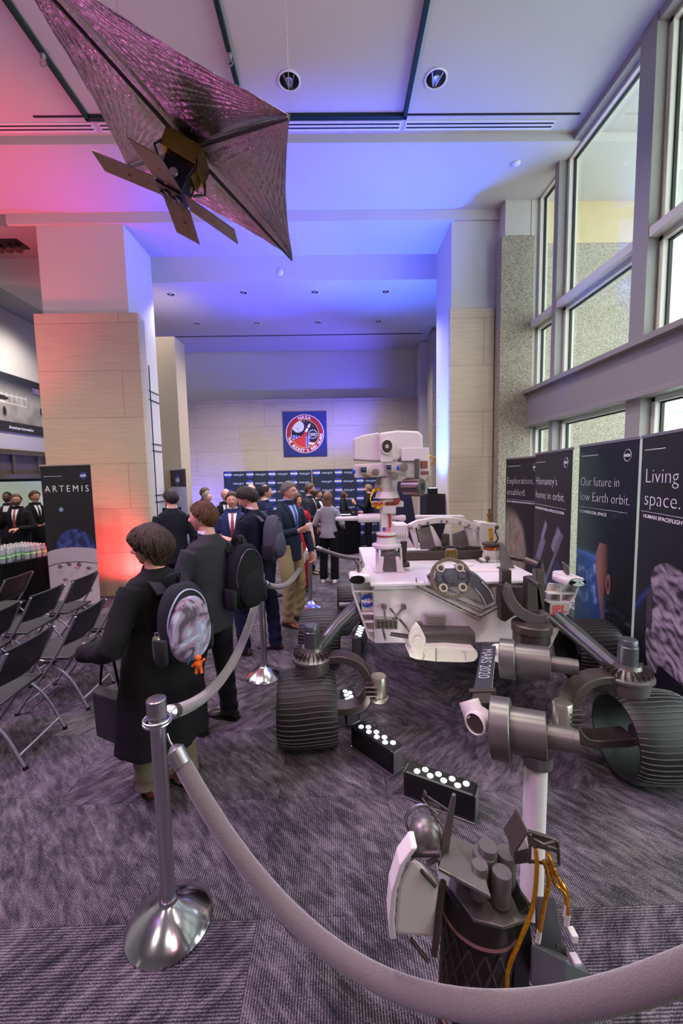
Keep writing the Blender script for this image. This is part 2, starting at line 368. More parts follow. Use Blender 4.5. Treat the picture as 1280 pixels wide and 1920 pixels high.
# hanging track frame: dark green tracks
tr = thing('ceiling_track', 'dark green track running in three arms along the white ceiling', 'ceiling track', (-.9, 4.0, ZF))
for x in (-2.74, -.94, .9):
    b = MB(); b.box((x+.9, -1.0, -.025), (.045, 3.98, .05)); b.build('track_rail', M_track, tr, bevel=.004)
b = MB(); b.box((-.02, .985, -.025), (3.69, .045, .05)); b.build('track_rail', M_track, tr, bevel=.004)
for x, y in ((-2.74, 4.28), (-.94, 4.28)):
    b = MB(); b.cyl((x+.9, y-4, -.05), (x+.9, y-4, -.10), .03, .02); b.tube([(x+.9+.03*math.cos(a), y-4, -.12+.03*math.sin(a)) for a in np.linspace(0, 2*PI, 14)[:-1]], .006, 6, closed=True); b.build('track_hook', M_chrome, tr, 40)
# rear ceiling groove, beam to the back wall
t = MB(); t.box((-1.2, 10.15, ZI-.004), (6.9, .03, .012)); struct('trim_2', t, M_groove)
# walls
b = MB(); b.box((-3.1, 11.52, 3.0), (14.0, .2, 6.2)); struct('wall_back', b, M_wall)
b = MB(); b.box((-.95, 11.27, 2.02), (6.66, .1, 4.04)); struct('wall_back_stone', b, M_travback)
b = MB(); b.box((-4.45, 11.30, 3.6), (.34, .01, .02)); b.box((-4.45, 11.30, 3.1), (.34, .01, .02)); b.box((-4.45, 11.28, 2.45), (.34, .02, .12)); struct('trim_3', b, mat('grey_seam', '#77716c', .6))
# pillars
def pillar(side, x0, x1, y0, y1, cx0, cx1):
    b = MB(); b.box(((x0+x1)/2, (y0+y1)/2, 2.97), (x1-x0, y1-y0, 5.94)); struct('wall_pillar_'+side, b, M_wall)
    b = MB(); b.box(((cx0+cx1)/2, y0-.03, 2.235), (cx1-cx0, .09, 4.47)); struct('wall_pillar_stone_'+side, b, M_trav, .004)
pillar('left', -4.48, -3.16, 6.53, 7.45, -4.58, -2.99)
pillar('right', 1.9, 2.64, 6.53, 7.45, 1.86, 2.56)
b = MB(); b.box((-3.02, 6.6, 2.22), (.05, .16, 4.4)); struct('trim_4', b, mat('stone_edge', '#b9b0a4', .5))
# metal panel joints on the pillar's inner side, and second stone pillar further back
b = MB()
for y in (6.75, 6.8): b.box((-3.152, y, 2.0), (.012, .012, 3.9))
for z in (3.42, 3.27, 2.52, 2.4, 1.62, 1.5): b.box((-3.152, 7.1, z), (.012, .68, .012))
b.box((-3.152, 7.1, 2.0), (.012, .012, 3.7)); struct('trim_5', b, M_groove)
b = MB(); b.box((-3.3, 8.15, 2.3), (.62, .5, 4.6)); struct('wall_pillar_far_left', b, mat('travertine_plain', '#b8a98f', .55, var=.06, bscale=6, stretch=(1, 1, 18)))
b = MB(); b.box((2.55, 9.9, 2.6), (.36, .5, 5.3)); struct('wall_pillar_far_right', b, M_granite)
b = MB(); b.box((2.48, 11.0, 2.65), (.3, .5, 5.4)); struct('wall_right_rear', b, M_wall)
# granite pier by the windows, with painted wall above
b = MB(); b.box((2.83, 6.62, 2.72), (.5, .7, 5.44)); struct('wall_pier_granite', b, M_granite, .006)
b = MB(); b.box((2.86, 6.62, 5.75), (.44, .66, .64)); struct('wall_pier_top', b, M_wall)
# rest of the shell
b = MB(); b.box((3.2, 9.2, 3.0), (.2, 4.8, 6.2)); struct('wall_right_far', b, M_wall)
b = MB(); b.box((-9.6, 3.5, 3.0), (.2, 17, 6.2)); struct('wall_left', b, M_wall)
b = MB(); b.box((-3, -5.35, 3.0), (16, .2, 6.2)); struct('wall_front', b, M_wall)
# ---- window wall on the right
XW = 3.08
def win(n, y0, y1, z0, z1):
    fr = MB(); w_ = .05; d = .12
    for (ya, yb, za, zb) in ((y0, y1, z0, z0+w_), (y0, y1, z1-w_, z1), (y0, y0+w_, z0, z1), (y1-w_, y1, z0, z1)):
        fr.box((XW+.12, (ya+yb)/2, (za+zb)/2), (d, yb-ya, zb-za))
    o = struct('window_%d' % n, fr, M_frame2, .004)
    g = MB()
    for (ya, yb, za, zb) in ((y0+w_, y1-w_, z0+w_, z0+w_+.014), (y0+w_, y1-w_, z1-w_-.014, z1-w_), (y0+w_, y0+w_+.014, z0+w_, z1-w_), (y1-w_-.014, y1-w_, z0+w_, z1-w_)):
        g.box((XW+.13, (ya+yb)/2, (za+zb)/2), (.03, yb-ya, zb-za))
    g.build('window_gasket', M_gasket, o)
    p = MB(); p.box((XW+.14, (y0+y1)/2, (z0+z1)/2), (.006, y1-y0-2*w_-.02, z1-z0-2*w_-.02)); p.build('window_pane', M_glass, o)
cols = [(6.28, 5.65), (5.55, 4.16), (3.96, 2.5), (2.4, .95), (.75, -.7)]
n = 1
for y1, y0 in cols:
    for z0, z1 in ((3.15, 4.10), (4.18, 5.98), (.12, 2.60)):
        win(n, y0, y1, z0, z1); n += 1
b = MB(); b.box((XW+.06, 1.2, 2.88), (.24, 10.4, .54)); struct('trim_6', b, M_frame, .006)
b = MB(); b.box((XW+.02, 1.2, 3.13), (.30, 10.4, .06)); b.box((XW+.02, 1.2, 2.62), (.28, 10.4, .05)); struct('trim_7', b, M_frame, .004)
b = MB(); b.box((XW+.06, 1.2, 4.14), (.2, 10.4, .09)); struct('trim_8', b, M_frame2, .004)
b = MB(); b.box((XW+.06, 1.2, 6.01), (.2, 10.4, .09)); b.box((XW+.08, 1.2, .06), (.24, 10.4, .12)); struct('trim_9', b, M_frame, .004)
k = 10
for y, w_, mm in ((6.32, .08, M_frame2), (5.6, .1, M_frame), (4.06, .2, M_frame), (2.45, .1, M_frame), (.85, .2, M_frame), (-.75, .1, M_frame)):
    b = MB(); b.box((XW+.06, y, 3.05), (.22, w_, 6.0)); struct('trim_%d' % k, b, mm, .004); k += 1
b = MB(); b.box((XW+.16, -3.05, 3.0), (.2, 4.6, 6.1)); struct('wall_right_light_block', b, M_wall)  # unseen blank wall added to cut daylight where the windows would carry on
# ---- outside the glass: pier in line with the granite one, canopy, atrium frame
b = MB(); b.box((3.95, 6.62, 2.62), (1.5, .6, 5.44)); struct('wall_outside_pier', b, M_granite)
b = MB(); b.box((3.95, 6.62, 5.85), (1.5, .58, 1.0)); struct('wall_outside_stone', b, mat('outside_stone', '#c3b087', .6, var=.08, bscale=8))
b = MB(); b.box((4.9, 3.0, 6.35), (3.2, 8.2, .3)); struct('ceiling_canopy', b, mat('canopy_grey', '#9a9a95', .8))
b = MB()
for z in np.arange(.5, 6.5, .62): b.box((6.6, 5.2, z), (.06, 5, .05), rotm((1, 0, 0), .0))
for y in np.arange(2.8, 8, .9): b.box((6.6, y, 3.1), (.08, .06, 6.2), rotm((1, 0, 0), .35))
struct('trim_30', b, mat('atrium_steel', '#b9bec2', .5))
b = MB(); b.box((7, 4, -.08), (7.5, 14, .1)); struct('floor_outside', b, mat('outside_paving', '#a8a6a2', .8))
# ---- left: mezzanine wall with mural, fascia, projection screen
XL = -7.4
b = MB(); b.box((XL-.5, 9.1, 4.25), (1.0, 5.2, 3.2)); struct('wall_mezzanine', b, M_wall)
b = MB(); b.box((XL-.02, 9.1, 2.58), (.1, 5.2, .1)); b.box((XL-.02, 9.1, 2.05), (.14, 5.2, .08)); 
for y in np.arange(7.0, 11.6, .8): b.box((XL-.02, y, 2.3), (.08, .07, .5))
struct('trim_31', b, mat('bronze_frame', '#6b5f4d', .4, .4), .004)
b = MB(); b.box((XL-.05, 9.1, 2.3), (.02, 5.2, .46)); struct('trim_32', b, mat('fascia_panel', '#5a5148', .35))
# ================================================================== FLAT GRAPHICS
def disc_art(parent, name, o, ux, uy, r, m, th=.002, off=(0, 0, 0), sx=1):
    b = MB(); b.prism([(r*sx*math.cos(a), r*math.sin(a)) for a in np.linspace(0, 2*PI, 41)[:-1]], o, ux, uy, th)
    return b.build(name, m, parent, off=off)
def nasa_logo(parent, o, ux, uy, r, off=(0, 0, 0), mono=False, small=False, squash=1):
    """blue disc, red chevron, white orbit and letters"""
    ux = Vector(ux).normalized(); uy = Vector(uy).normalized(); n = ux.cross(uy); o = Vector(o); X = ux*squash
    if mono:
        b = MB(); b.tube([o+X*(r*math.cos(a))+uy*(r*math.sin(a)) for a in np.linspace(0, 2*PI, 33)[:-1]], r*.04, 4, closed=True); b.build('logo_ring', M_text, parent, off=off)
    else:
        disc_art(parent, 'logo_disc', o, X, uy, r, M_nasablue, .0015, off)
        if not small:
            b = MB(); pts = [(-1.15, -.42), (-.3, -.02), (.45, .42), (1.12, .92), (.62, .22), (.2, -.18), (.95, .75), (.4, .3), (-.3, -.1)]
            b.prism([(p[0]*r, p[1]*r) for p in [(-1.1, -.5), (.35, .2), (1.15, .95), (.45, .38)]], o+n*.0016, X, uy, .001)
            b.prism([(p[0]*r, p[1]*r) for p in [(.1, -.75), (.3, -.1), (1.15, .95), (.5, .05)]], o+n*.0016, X, uy, .001)
            b.build('logo_chevron', M_red, parent, off=off)
            b = MB(); b.tube([o+n*.003+X*(r*(.95*math.cos(a)*.9-.3*math.sin(a)*.4))+uy*(r*(.95*math.cos(a)*.35+.3*math.sin(a))) for a in np.linspace(.3, 2*PI-.3, 26)], r*.018, 4); b.build('logo_orbit', M_letter, parent, off=off)
    text('logo_letters', 'NASA', r*.72, o+n*.004-uy*(r*.24), X, uy, M_letter, parent, .001, 'CENTER', off, xs=squash*.95, bold=r*.02)
def roller_banner(label, PL, PR, z0, z1, fn, group=None, base=True, rail='#8e8c93', name='roller_banner'):
    """PL, PR: the print's left and right bottom corners as read; fn(u, v) print colours"""
    PL = Vector((PL[0], PL[1], 0)); PR = Vector((PR[0], PR[1], 0)); ux = (PR-PL); w_ = ux.length; ux.normalize(); uz = Vector((0, 0, 1)); n = ux.cross(uz)
    c = (PL+PR)/2; t = thing(name, label, 'banner', c, group=group)
    rz = math.atan2(ux.y, ux.x); R = rotm((0, 0, 1), rz)
    b = MB(); b.box(uz*((z0+z1)/2), (w_, .003, z1-z0), R); b.build('panel', mat('banner_backing', '#8f9299', .6), t)
    art('print', w_, z1-z0, fn, PL+uz*z0+n*.0022, ux, uz, t, .008, c)
    b = MB(); b.box(uz*(z1+.008), (w_+.02, .02, .026), R); b.build('top_rail', mat('rail_'+rail[1:], rail, .35, .6), t, bevel=.003)
    if base:
        b = MB(); b.box(uz*.045, (w_+.04, .12, .07), R); b.box(uz*.006+n*.0, (.1, .34, .012), R); b.build('base', mat('banner_base', '#8b8a90', .35, .8), t, bevel=.01)
        b = MB(); b.cyl(uz*.05-n*.03, uz*z1-n*.012, .008, .008, 8); b.build('support_pole', M_chrome, t, 40)
    return t, PL, ux, uz, n, w_, c
L_ = lambda h: np.array(lin(h))
def noisecol(u, v, a, b, s, seed=0): return mixc(np.tile(L_(a), (len(u), 1)), L_(b), .5+.5*fbm(u, v, s, 4, seed))
# --- "Exploration, enabled."
def f_expl(u, v):
    c = noisecol(u, v, '#17151c', '#211e28', 1.0, 1); r = np.hypot(u+.05, (v-.62)*.8); k = sm(.62, .52, r)*sm(.0, .3, 1.35-v)
    n_ = .5+.5*fbm(u*1.5, v, 3.2, 5, 3); p = mixc(np.tile(L_('#4d423f'), (len(u), 1)), L_('#a39184'), n_); return c*(1-k[:, None])+p*k[:, None]
def f_iss(u, v):
    c = noisecol(u, v, '#121119', '#1c1c2c', .8, 4)
    a = u*.82+v*.57; b = -u*.57+v*.82      # modules along a diagonal
    def bar(cx, cy, ang, hw, hl, col1, col2, seed):
        nonlocal c
        x = (u-cx)*math.cos(ang)+(v-cy)*math.sin(ang); y = -(u-cx)*math.sin(ang)+(v-cy)*math.cos(ang)
        k = (np.abs(x) < hl) & (np.abs(y) < hw); t = .5+.5*fbm(x*3, y*3, 6, 3, seed)
        pr = mixc(np.tile(L_(col1), (len(u), 1)), L_(col2), t*np.clip(1.1-np.abs(y)/hw*.6, 0, 1)); c = np.where(k[:, None], pr, c)
    bar(.22, .78, 1.0, .075, .26, '#3a3752', '#8d8aa5', 5); bar(.36, 1.08, 1.0, .045, .12, '#444057', '#a3a0b6', 6)
    bar(.62, .72, .95, .035, .48, '#2c2a3a', '#7e7b90', 7); bar(.72, 1.02, .95, .06, .16, '#3b394e', '#9f9bb0', 9); bar(.70, .45, .95, .16, .33, '#1e1f42', '#3b3f72', 8); bar(.50, .42, 2.2, .02, .3, '#55536a', '#8a88a0', 10)
    bar(.1, .5, .9, .11, .2, '#25243a', '#57546c', 12)
    return c
def f_earth(u, v):
    c = noisecol(u, v, '#0e0d16', '#15152a', .7, 11)
    z = .93-.05*(u/.98-.1)**2
    glow = np.exp(-np.abs(v-z)/.02)[:, None]*L_('#4f7fe0'); e = (v < z)
    n_ = fbm(u, v*1.2, 2.2, 6, 12); ec = mixc(np.tile(L_('#11408e'), (len(u), 1)), L_('#9dc0e8'), sm(.1, .75, n_))*(.45+.55*sm(0, .95, v))[:, None]
    c = np.where(e[:, None], ec, c)+glow*.6
    # head seen from behind and the side: dark hair, lit ear and neck
    hx, hy = .78, .92; r = np.hypot((u-hx)/.34, (v-hy)/.52); k = (r < 1) | ((v < .72) & (u > .48+.09*np.sin(v*4)))
    n2 = fbm(u, v, 9, 3, 13); hc = mixc(np.tile(L_('#08080c'), (len(u), 1)), L_('#3a3f4c'), sm(.0, .8, n2)*sm(.45, .98, r))
    c = np.where(k[:, None], hc, c)
    face = (u > .43+.05*np.sin(v*5)+.35*np.clip(v-.95, 0, 1)+.10*np.clip(.55-v, 0, 1)) & (u < .56+.02*np.sin(v*9)) & (v < 1.08) & (v > .15); c = np.where(face[:, None], mixc(np.tile(L_('#3a2220'), (len(u), 1)), L_('#8a5b50'), sm(.60, .43, u)), c)
    ear = np.hypot((u-.60)/.035, (v-.70)/.10); c = np.where((ear < 1)[:, None], mixc(np.tile(L_('#2a1414'), (len(u), 1)), L_('#8f564e'), sm(.2, .9, ear)), c)
    return c
def f_live(u, v):
    c = noisecol(u, v, '#0c0b12', '#13121c', .7, 21); r = np.abs(np.hypot(u-.9, v+.1)-1.15); c = c+np.exp(-r/.015)[:, None]*L_('#26358f')*.8
    # suited figure: folded cloth torso, arm and leg
    fig = (np.hypot((u-.5)/.26, (v-.93)/.17) < 1) | ((np.abs(u-.46+.25*(v-.7)) < .15) & (v < .95) & (v > .3)) | (np.hypot((u-.32)/.12, (v-.45)/.26) < 1) | (np.hypot((u-.75)/.2, (v-.6)/.3) < 1)
    n_ = fbm(u*1.2+.5*v+.06*np.sin(v*30), v*2.2, 3.2, 4, 22)+.5*np.abs(np.sin(v*34+4*u+3*fbm(u, v, 2, 2, 3)))-.2; pc = mixc(np.tile(L_('#2f2833'), (len(u), 1)), L_('#a998a5'), sm(-.45, .75, n_)*sm(.0, .5, u+.25)); c = np.where(fig[:, None], pc, c)
    bag = (np.abs(u-.24) < .05) & (np.abs(v-.68) < .16); c = np.where(bag[:, None], noisecol(u, v, '#17161c', '#4c4750', 9, 23), c)
    return c
def btext(t, PL, ux, uz, n, c, items, xs=.8):
    for (nm, s, size, x, z, b) in items:
        text(nm, s, size, PL+ux*x+uz*z+n*.0035, ux, uz, M_text if size < .06 else M_letter, t, .001, 'LEFT', c, xs=xs, bold=b)
def rule(t, PL, ux, uz, n, c, x0, x1, z, h=.003):
    b = MB(); b.prism([(x0, 0), (x1, 0), (x1, h), (x0, h)], PL+uz*z+n*.0035, ux, uz, .001); b.build('rule_line', M_text, t, off=c)
# Exploration (furthest)
G4 = 'roll-up banners along the window wall'
for lab, PL, PR, z1, fn, items, r1, lg in (
    ('dark roll-up banner reading Exploration, enabled. with a ring-shaped habitat picture, furthest along the window wall', (2.60, 6.02), (2.72, 5.18), 2.09, f_expl, [('headline', 'Exploration,', .135, .03, 1.73, .62), ('headline', 'enabled.', .135, .03, 1.565, .45), ('caption', 'SPACE COMMUNICATIONS AND NAVIGATION', .03, .03, 1.455, .70)], 1.495, True),
    ("dark roll-up banner reading Humanity's home in orbit. with a space station picture", (2.60, 5.14), (2.436, 4.06), 2.115, f_iss, [('headline', "Humanity's", .14, .04, 1.735, .66), ('headline', 'home in orbit.', .14, .04, 1.565, .88), ('caption', 'INTERNATIONAL SPACE STATION', .042, .04, 1.425, .88)], 1.485, True),
    ('dark roll-up banner reading Our future in low Earth orbit. with a head above blue Earth', (2.655, 4.30), (2.57, 3.34), 2.15, f_earth, [('headline', 'Our future in', .135, .04, 1.735, .66), ('headline', 'low Earth orbit.', .135, .04, 1.58, .82), ('caption', 'COMMERCIAL SPACE', .042, .04, 1.45, .49)], 1.51, True),
    ('dark roll-up banner reading Living in space with a space-suited figure, nearest of the window-wall banners', (2.555, 3.29), (2.30, 2.33), 2.15, f_live, [('headline', 'Living in', .165, .07, 1.785, .66), ('headline', 'space.', .165, .07, 1.605, .50), ('caption', 'HUMAN SPACEFLIGHT', .042, .07, 1.50, .58)], 1.55, False)):
    t, PL, ux, uz, n, w_, c = roller_banner(lab, PL, PR, .1, z1, fn, G4)
    for nm, s_t, size, x, z, fw in items: text(nm, s_t, size, PL+ux*x+uz*z+n*.0035, ux, uz, M_letter, t, .0008, 'LEFT', c, bold=-.0035 if size > .1 else .0002, fit=fw)
    rule(t, PL, ux, uz, n, c, .03, w_-.12, r1, .0025); rule(t, PL, ux, uz, n, c, .05, .36, z1-.105, .005)
    if lg: nasa_logo(t, PL+ux*(w_-.15)+uz*(z1-.13)+n*.004, ux, uz, .052, c, mono=True, squash=.95)
# --- Artemis
def f_art(u, v):
    c = noisecol(u, v, '#17141a', '#221d24', .8, 31)
    r = np.hypot(u-.42, v-.45); 
    dome = (np.hypot((u-.50)/.34, (v-.83)/.30) < 1) & (v > .83); n_ = fbm(u, v, 4, 4, 32)
    c = np.where(dome[:, None], mixc(np.tile(L_('#232452'), (len(u), 1)), L_('#4a58a8'), sm(-.3, .6, n_)), c)
    top = .70+.16*np.sqrt(np.clip(1-((u-.55)/.62)**2, 0, 1)); low = top-.22; c = np.where(((v < top) & (v > low))[:, None], L_('#b9a8b6')*np.ones((len(u), 1)), c)
    c = np.where((v < low)[:, None], mixc(np.tile(L_('#c4b3bd'), (len(u), 1)), L_('#9b8592'), sm(.1, .7, n_)*.6), c)
    c = np.where((np.abs(v-low) < .008)[:, None], L_('#5a4a5a'), c)
    for (x, y, rr, col) in ((.30, 1.42, .036, '#9fb3d8'), (.09, 1.70, .045, '#5c3d48')):
        k = np.hypot(u-x, v-y) < rr; c = np.where(k[:, None], L_(col)*(.6+.5*fbm(u, v, 12, 3, 33))[:, None], c)
    for (x, y) in ((.2, .56), (.36, .6), (.53, .6), (.7, .55), (.28, .36), (.45, .2), (.66, .42), (.68, .3), (.68, .22)):
        k = (np.hypot((u-x)/.045, (v-y)/.03) < 1) & (np.abs(fbm(u, v, 14, 2, int(x*100))) < .35); c = np.where(k[:, None], L_('#6b3f4c'), c)
    return c
t, PL, ux, uz, n, w_, c = roller_banner('dark roll-up banner reading ARTEMIS with a crew capsule picture, in front of the left pillar', (-4.33, 5.98), (-3.50, 5.82), .06, 2.12, f_art, rail='#b9a9a6')
text('headline', 'ARTEMIS', .135, PL+ux*.05+uz*1.74+n*.0035, ux, uz, M_letter, t, .001, 'LEFT', c, bold=-.001, space=1.5, fit=.74)
rule(t, PL, ux, uz, n, c, .05, .36, 1.965, .005); nasa_logo(t, PL+ux*.72+uz*1.97+n*.004, ux, uz, .055, c)
text('caption', 'NASA', .04, PL+ux*.45+uz*.60+n*.004, ux, uz, M_red, t, .001, 'LEFT', c)
# --- slim logo banner near pillar
def f_slim(u, v):
    c = np.tile(L_('#a9aed6'), (len(u), 1)); c = np.where((v > 1.70)[:, None], L_('#262430'), c); return c
t, PL, ux, uz, n, w_, c = roller_banner('slim banner, dark logo header over pale blue panel, standing beside the left pillar', (-3.24, 7.93), (-2.70, 7.32), .05, 2.07, f_slim, rail='#c0bcc4')
nasa_logo(t, PL+ux*(w_*.52)+uz*1.88+n*.004, ux, uz, .11, c)
for z in (1.55, 1.5, 1.45, 1.35, 1.3): rule(t, PL, ux, uz, n, c, .3, .6, z, .012)
# --- step and repeat backdrop: two panels
def backdrop(x0, x1, y, z1, label, ph):
    t = thing('logo_backdrop', label, 'backdrop', ((x0+x1)/2, y, 0), group='press backdrop panels'); c = t.location
    b = MB(); b.box((0, 0, z1/2+.02), (x1-x0, .02, z1-.04)); b.build('fabric', mat('backdrop_navy', '#141d38', .75, bump=.1, bscale=30), t)
    b = MB()
    for x in (x0+.02, x1-.02): b.cyl((x-c.x, .03, 0), (x-c.x, .03, z1), .015)
    b.build('frame_pole', M_dgrey, t, 40)
    k = 0; z = z1-.09
    while z > .2:
        x = x0+.12+(k % 2)*.27*ph
        i = k
        while x < x1-.1:
            if (i) % 2 == 0: 
                o = Vector((x-c.x, -.012, z)); disc_art(t, 'logo_disc', o, (1, 0, 0), (0, 0, 1), .095, M_nasablue, .001); text('logo_letters', 'NASA', .075, o+Vector((0, -.003, -.025)), (1, 0, 0), (0, 0, 1), M_letter, t, .001, 'CENTER', bold=.002)
                b = MB(); b.prism([(-.1, -.04), (.03, .015), (.11, .09), (.04, .035)], o+Vector((0, -.0015, 0)), (1, 0, 0), (0, 0, 1), .001); b.build('logo_chevron', M_red, t)
            else:
                text('web_address', 'nasa.gov', .085, Vector((x-c.x, -.013, z-.025)), (1, 0, 0), (0, 0, 1), mat('pale_print', '#a9b6d8', .5), t, .001, 'CENTER', bold=.001)
            x += .285+(.02 if i % 2 else 0); i += 1
        z -= .235; k += 1
    return t
backdrop(-2.98, -.62, 10.82, 2.08, 'navy press backdrop patterned with logos and nasa.gov, its left panel behind the crowd', 1)
backdrop(-.60, 1.45, 10.80, 2.09, 'navy press backdrop patterned with logos and nasa.gov, right panel behind the robot mast', 1)
# --- emblem poster on the back wall
E0 = Vector((-1.40, 11.20, 2.47)); ew = 1.21; eh = 1.23
def f_emb(u, v):
    x = (u-ew/2)/(ew/2); y = (v-eh/2)/(ew/2); r = np.hypot(x, y); n_ = len(u)
    c = np.tile(L_('#28306f'), (n_, 1))
    def put(k, col):
        nonlocal c
        c = np.where(k[:, None], L_(col) if isinstance(col, str) else col, c)
    put(r < .87, '#efe9ea'); put(r < .845, '#9e2233'); put(r < .64, '#e0b84e'); put(r < .615, '#15152c')
    moon = np.hypot(x+.30, y-.33); put((moon < .27) & (r < .615), mixc(np.tile(L_('#cfcfcf'), (n_, 1)), L_('#80828a'), sm(.1, .7, fbm(x, y, 2.4, 4, 41))))
    ins = r < .615
    # flag field below-left with stars, plume, stripes
    k = ins & (y < -.08+.04*np.sin(x*9)) & (x < .08); put(k, '#27419e')
    gx, gy = (x*9) % 1-.5, (y*9+(np.floor(x*9) % 2)*.5) % 1-.5; put(k & (np.hypot(gx, gy) < .27), '#f0eef2')
    k = ins & (x > -.02) & (x < .22) & (y < -.1); put(k, '#3350b4'); put(k & (np.hypot(gx, gy) < .27), '#f0eef2')
    k = ins & (y < -.25-.12*np.sin(x*4)) & (x > .16); put(k, '#efe9ea'); put(k & (((y+.12*x)*11) % 2 < 1), '#bb2436')
    # rocket trail
    s = (x*.50+y*.86); q = (x*.86-y*.50)      # along / across
    tr_ = ins & (s < .12) & (np.abs(q-.02) < .05+.33*sm(.1, -.75, s)) & (x < .13); put(tr_, '#c8363a')
    body = ins & (s > .05) & (s < .52) & (np.abs(q+.01) < .045*sm(.60, .42, s)+.006); put(body, '#f3eef0'); put(body & (s > .28) & (s < .33), '#c22a35'); put(ins & (s > .42) & (s < .60) & (np.abs(q+.01) < .012), '#c22a35')
    put(ins & (s > .0) & (s < .1) & (np.abs(q+.01) < .07), '#c22a35')
    # ring of stars round the number
    a = np.arctan2(y+.02, x-.36); rr = np.hypot(y+.02, x-.36); put(ins & (np.abs(rr-.19) < .022) & ((a*13/(2*PI)) % 1 < .6), '#e6e4ee')
    for (sx_, sy_) in ((.1, .5), (.2, .42), (-.02, .55), (.38, .35)): put(np.hypot(x-sx_, y-sy_) < .012, '#ffffff')
    return c
t = thing('emblem_poster', 'square blue poster with round rocket emblem reading The Rocket\'s Red Glare on the back wall', 'poster', (E0.x+ew/2, 11.21, E0.z))
cc = Vector(t.location)
b = MB(); b.box((0, 0, eh/2), (ew, .012, eh)); b.build('board', mat('poster_blue', '#28306f', .5), t)
art('emblem_print', ew, eh, f_emb, E0+Vector((0, 0, 0)), (1, 0, 0), (0, 0, 1), t, .0055, cc)
O = E0+Vector((ew/2, -.004, eh/2)); R_ = ew/2
def arc(s, size, r, a0, step, flip):
    for i, ch in enumerate(s):
        if ch == ' ': continue
        a = math.radians(a0+(step if flip else -step)*i); p = O+Vector((math.cos(a)*r, 0, math.sin(a)*r))
        up = Vector((math.cos(a), 0, math.sin(a)))*(-1 if flip else 1); uxx = Vector((up.z, 0, -up.x))
        text('emblem_letter', ch, size, p-up*size*.35, uxx, up, M_letter, t, .002, 'CENTER', cc, bold=.0025)
arc('NASA', .12, R_*.74, 107, 11.3, False); arc("THE ROCKET'S RED GLARE", .105, R_*.745, 194, 7.75, True)
text('emblem_number', '250', .1, O+Vector((.36*R_, 0, -.055)), (1, 0, 0), (0, 0, 1), M_letter, t, .002, 'CENTER', cc, bold=.002)
# --- mural on the mezzanine wall
MY0, MY1 = 7.2, 11.0
def f_mur(u, v):
    n_ = len(u); c = mixc(np.tile(L_('#8b867f'), (n_, 1)), L_('#b1aaa1'), sm(-.5, .6, fbm(u, v, 1.4, 5, 51)))
    sky = v > .78; c = np.where(sky[:, None], mixc(np.tile(L_('#a9a5a2'), (n_, 1)), L_('#2b2d37'), sm(.8, 1.28, v+.04*u)), c)
    c = np.where((v < .24)[:, None], L_('#2f2d30'), c)
    for z in (.70, .88): c = np.where(((np.abs(v-z+.02*u) < .012) & (u > 1.25) & (u < 2.75))[:, None], L_('#dcd8d2'), c)
    k = (u > 1.25) & (u < 2.75) & (v < .88) & (v > .68) & ((u*7) % 1 < .1); c = np.where(k[:, None], L_('#cfcac4'), c)
    k = (np.hypot((u-2.0)/.2, (v-.75)/.05) < 1); c = np.where(k[:, None], L_('#2c2a2a'), c)
    for x, z in ((2.05, .45), (3.2, .6)):
        k = (np.hypot((u-x)/.05, (v-z)/.11) < 1); c = np.where(k[:, None], L_('#26242a'), c)
    return c
t = thing('wall_mural', 'grey historic aircraft mural captioned American Innovation on the upper left wall', 'mural', (XL+.02, (MY0+MY1)/2, 3.05))
cc = Vector(t.location)
b = MB(); b.box((-.01, 0, .66), (.02, MY1-MY0, 1.32)); b.build('panel', mat('mural_board', '#55535a', .6), t)
art('print', MY1-MY0, 1.32, f_mur, (XL+.022, MY0, 3.05), (0, 1, 0), (0, 0, 1), t, .02, cc)
text('caption', 'American Innovation', .088, (XL+.025, 9.33, 3.13), (0, 1, 0), (0, 0, 1), M_letter, t, .002, 'LEFT', cc, bold=.002)
b = MB(); b.box((.006, 1.15, 1.08), (.004, .22, .14)); b.build('flag', mat('flag_field', '#5a5f8c', .5), t)
b = MB(); [b.box((.01, 1.2, 1.03+.026*i), (.003, .16, .012)) for i in range(5)]; b.build('flag_stripe', mat('flag_stripe_red', '#b9888c', .5), t)
# projection screen under the mezzanine
t = thing('projection_screen', 'pale wide projection screen glowing behind the men at far left', 'screen', (-8.3, 10.3, 0)); b = MB(); b.box((0, 0, 1.42), (2.2, .03, 1.0)); b.build('screen_surface', mat('screen_lit', '#b9c2b4', .6, emit=(.75, .85, .7), es=.25), t)
b = MB(); b.box((0, .02, 1.95), (2.3, .06, .07)); b.box((-1.1, .02, .97), (.05, .05, 1.95)); b.box((1.1, .02, .97), (.05, .05, 1.95)); b.build('screen_frame', M_dgrey, t, bevel=.004)
lamp('stage_light_blue_mezzanine', 'SPOT', (-6.8, 9.4, 1.4), 60, (.1, .12, 1.0), .1, (-7.6, 9.8, 2.7), 90, .9)
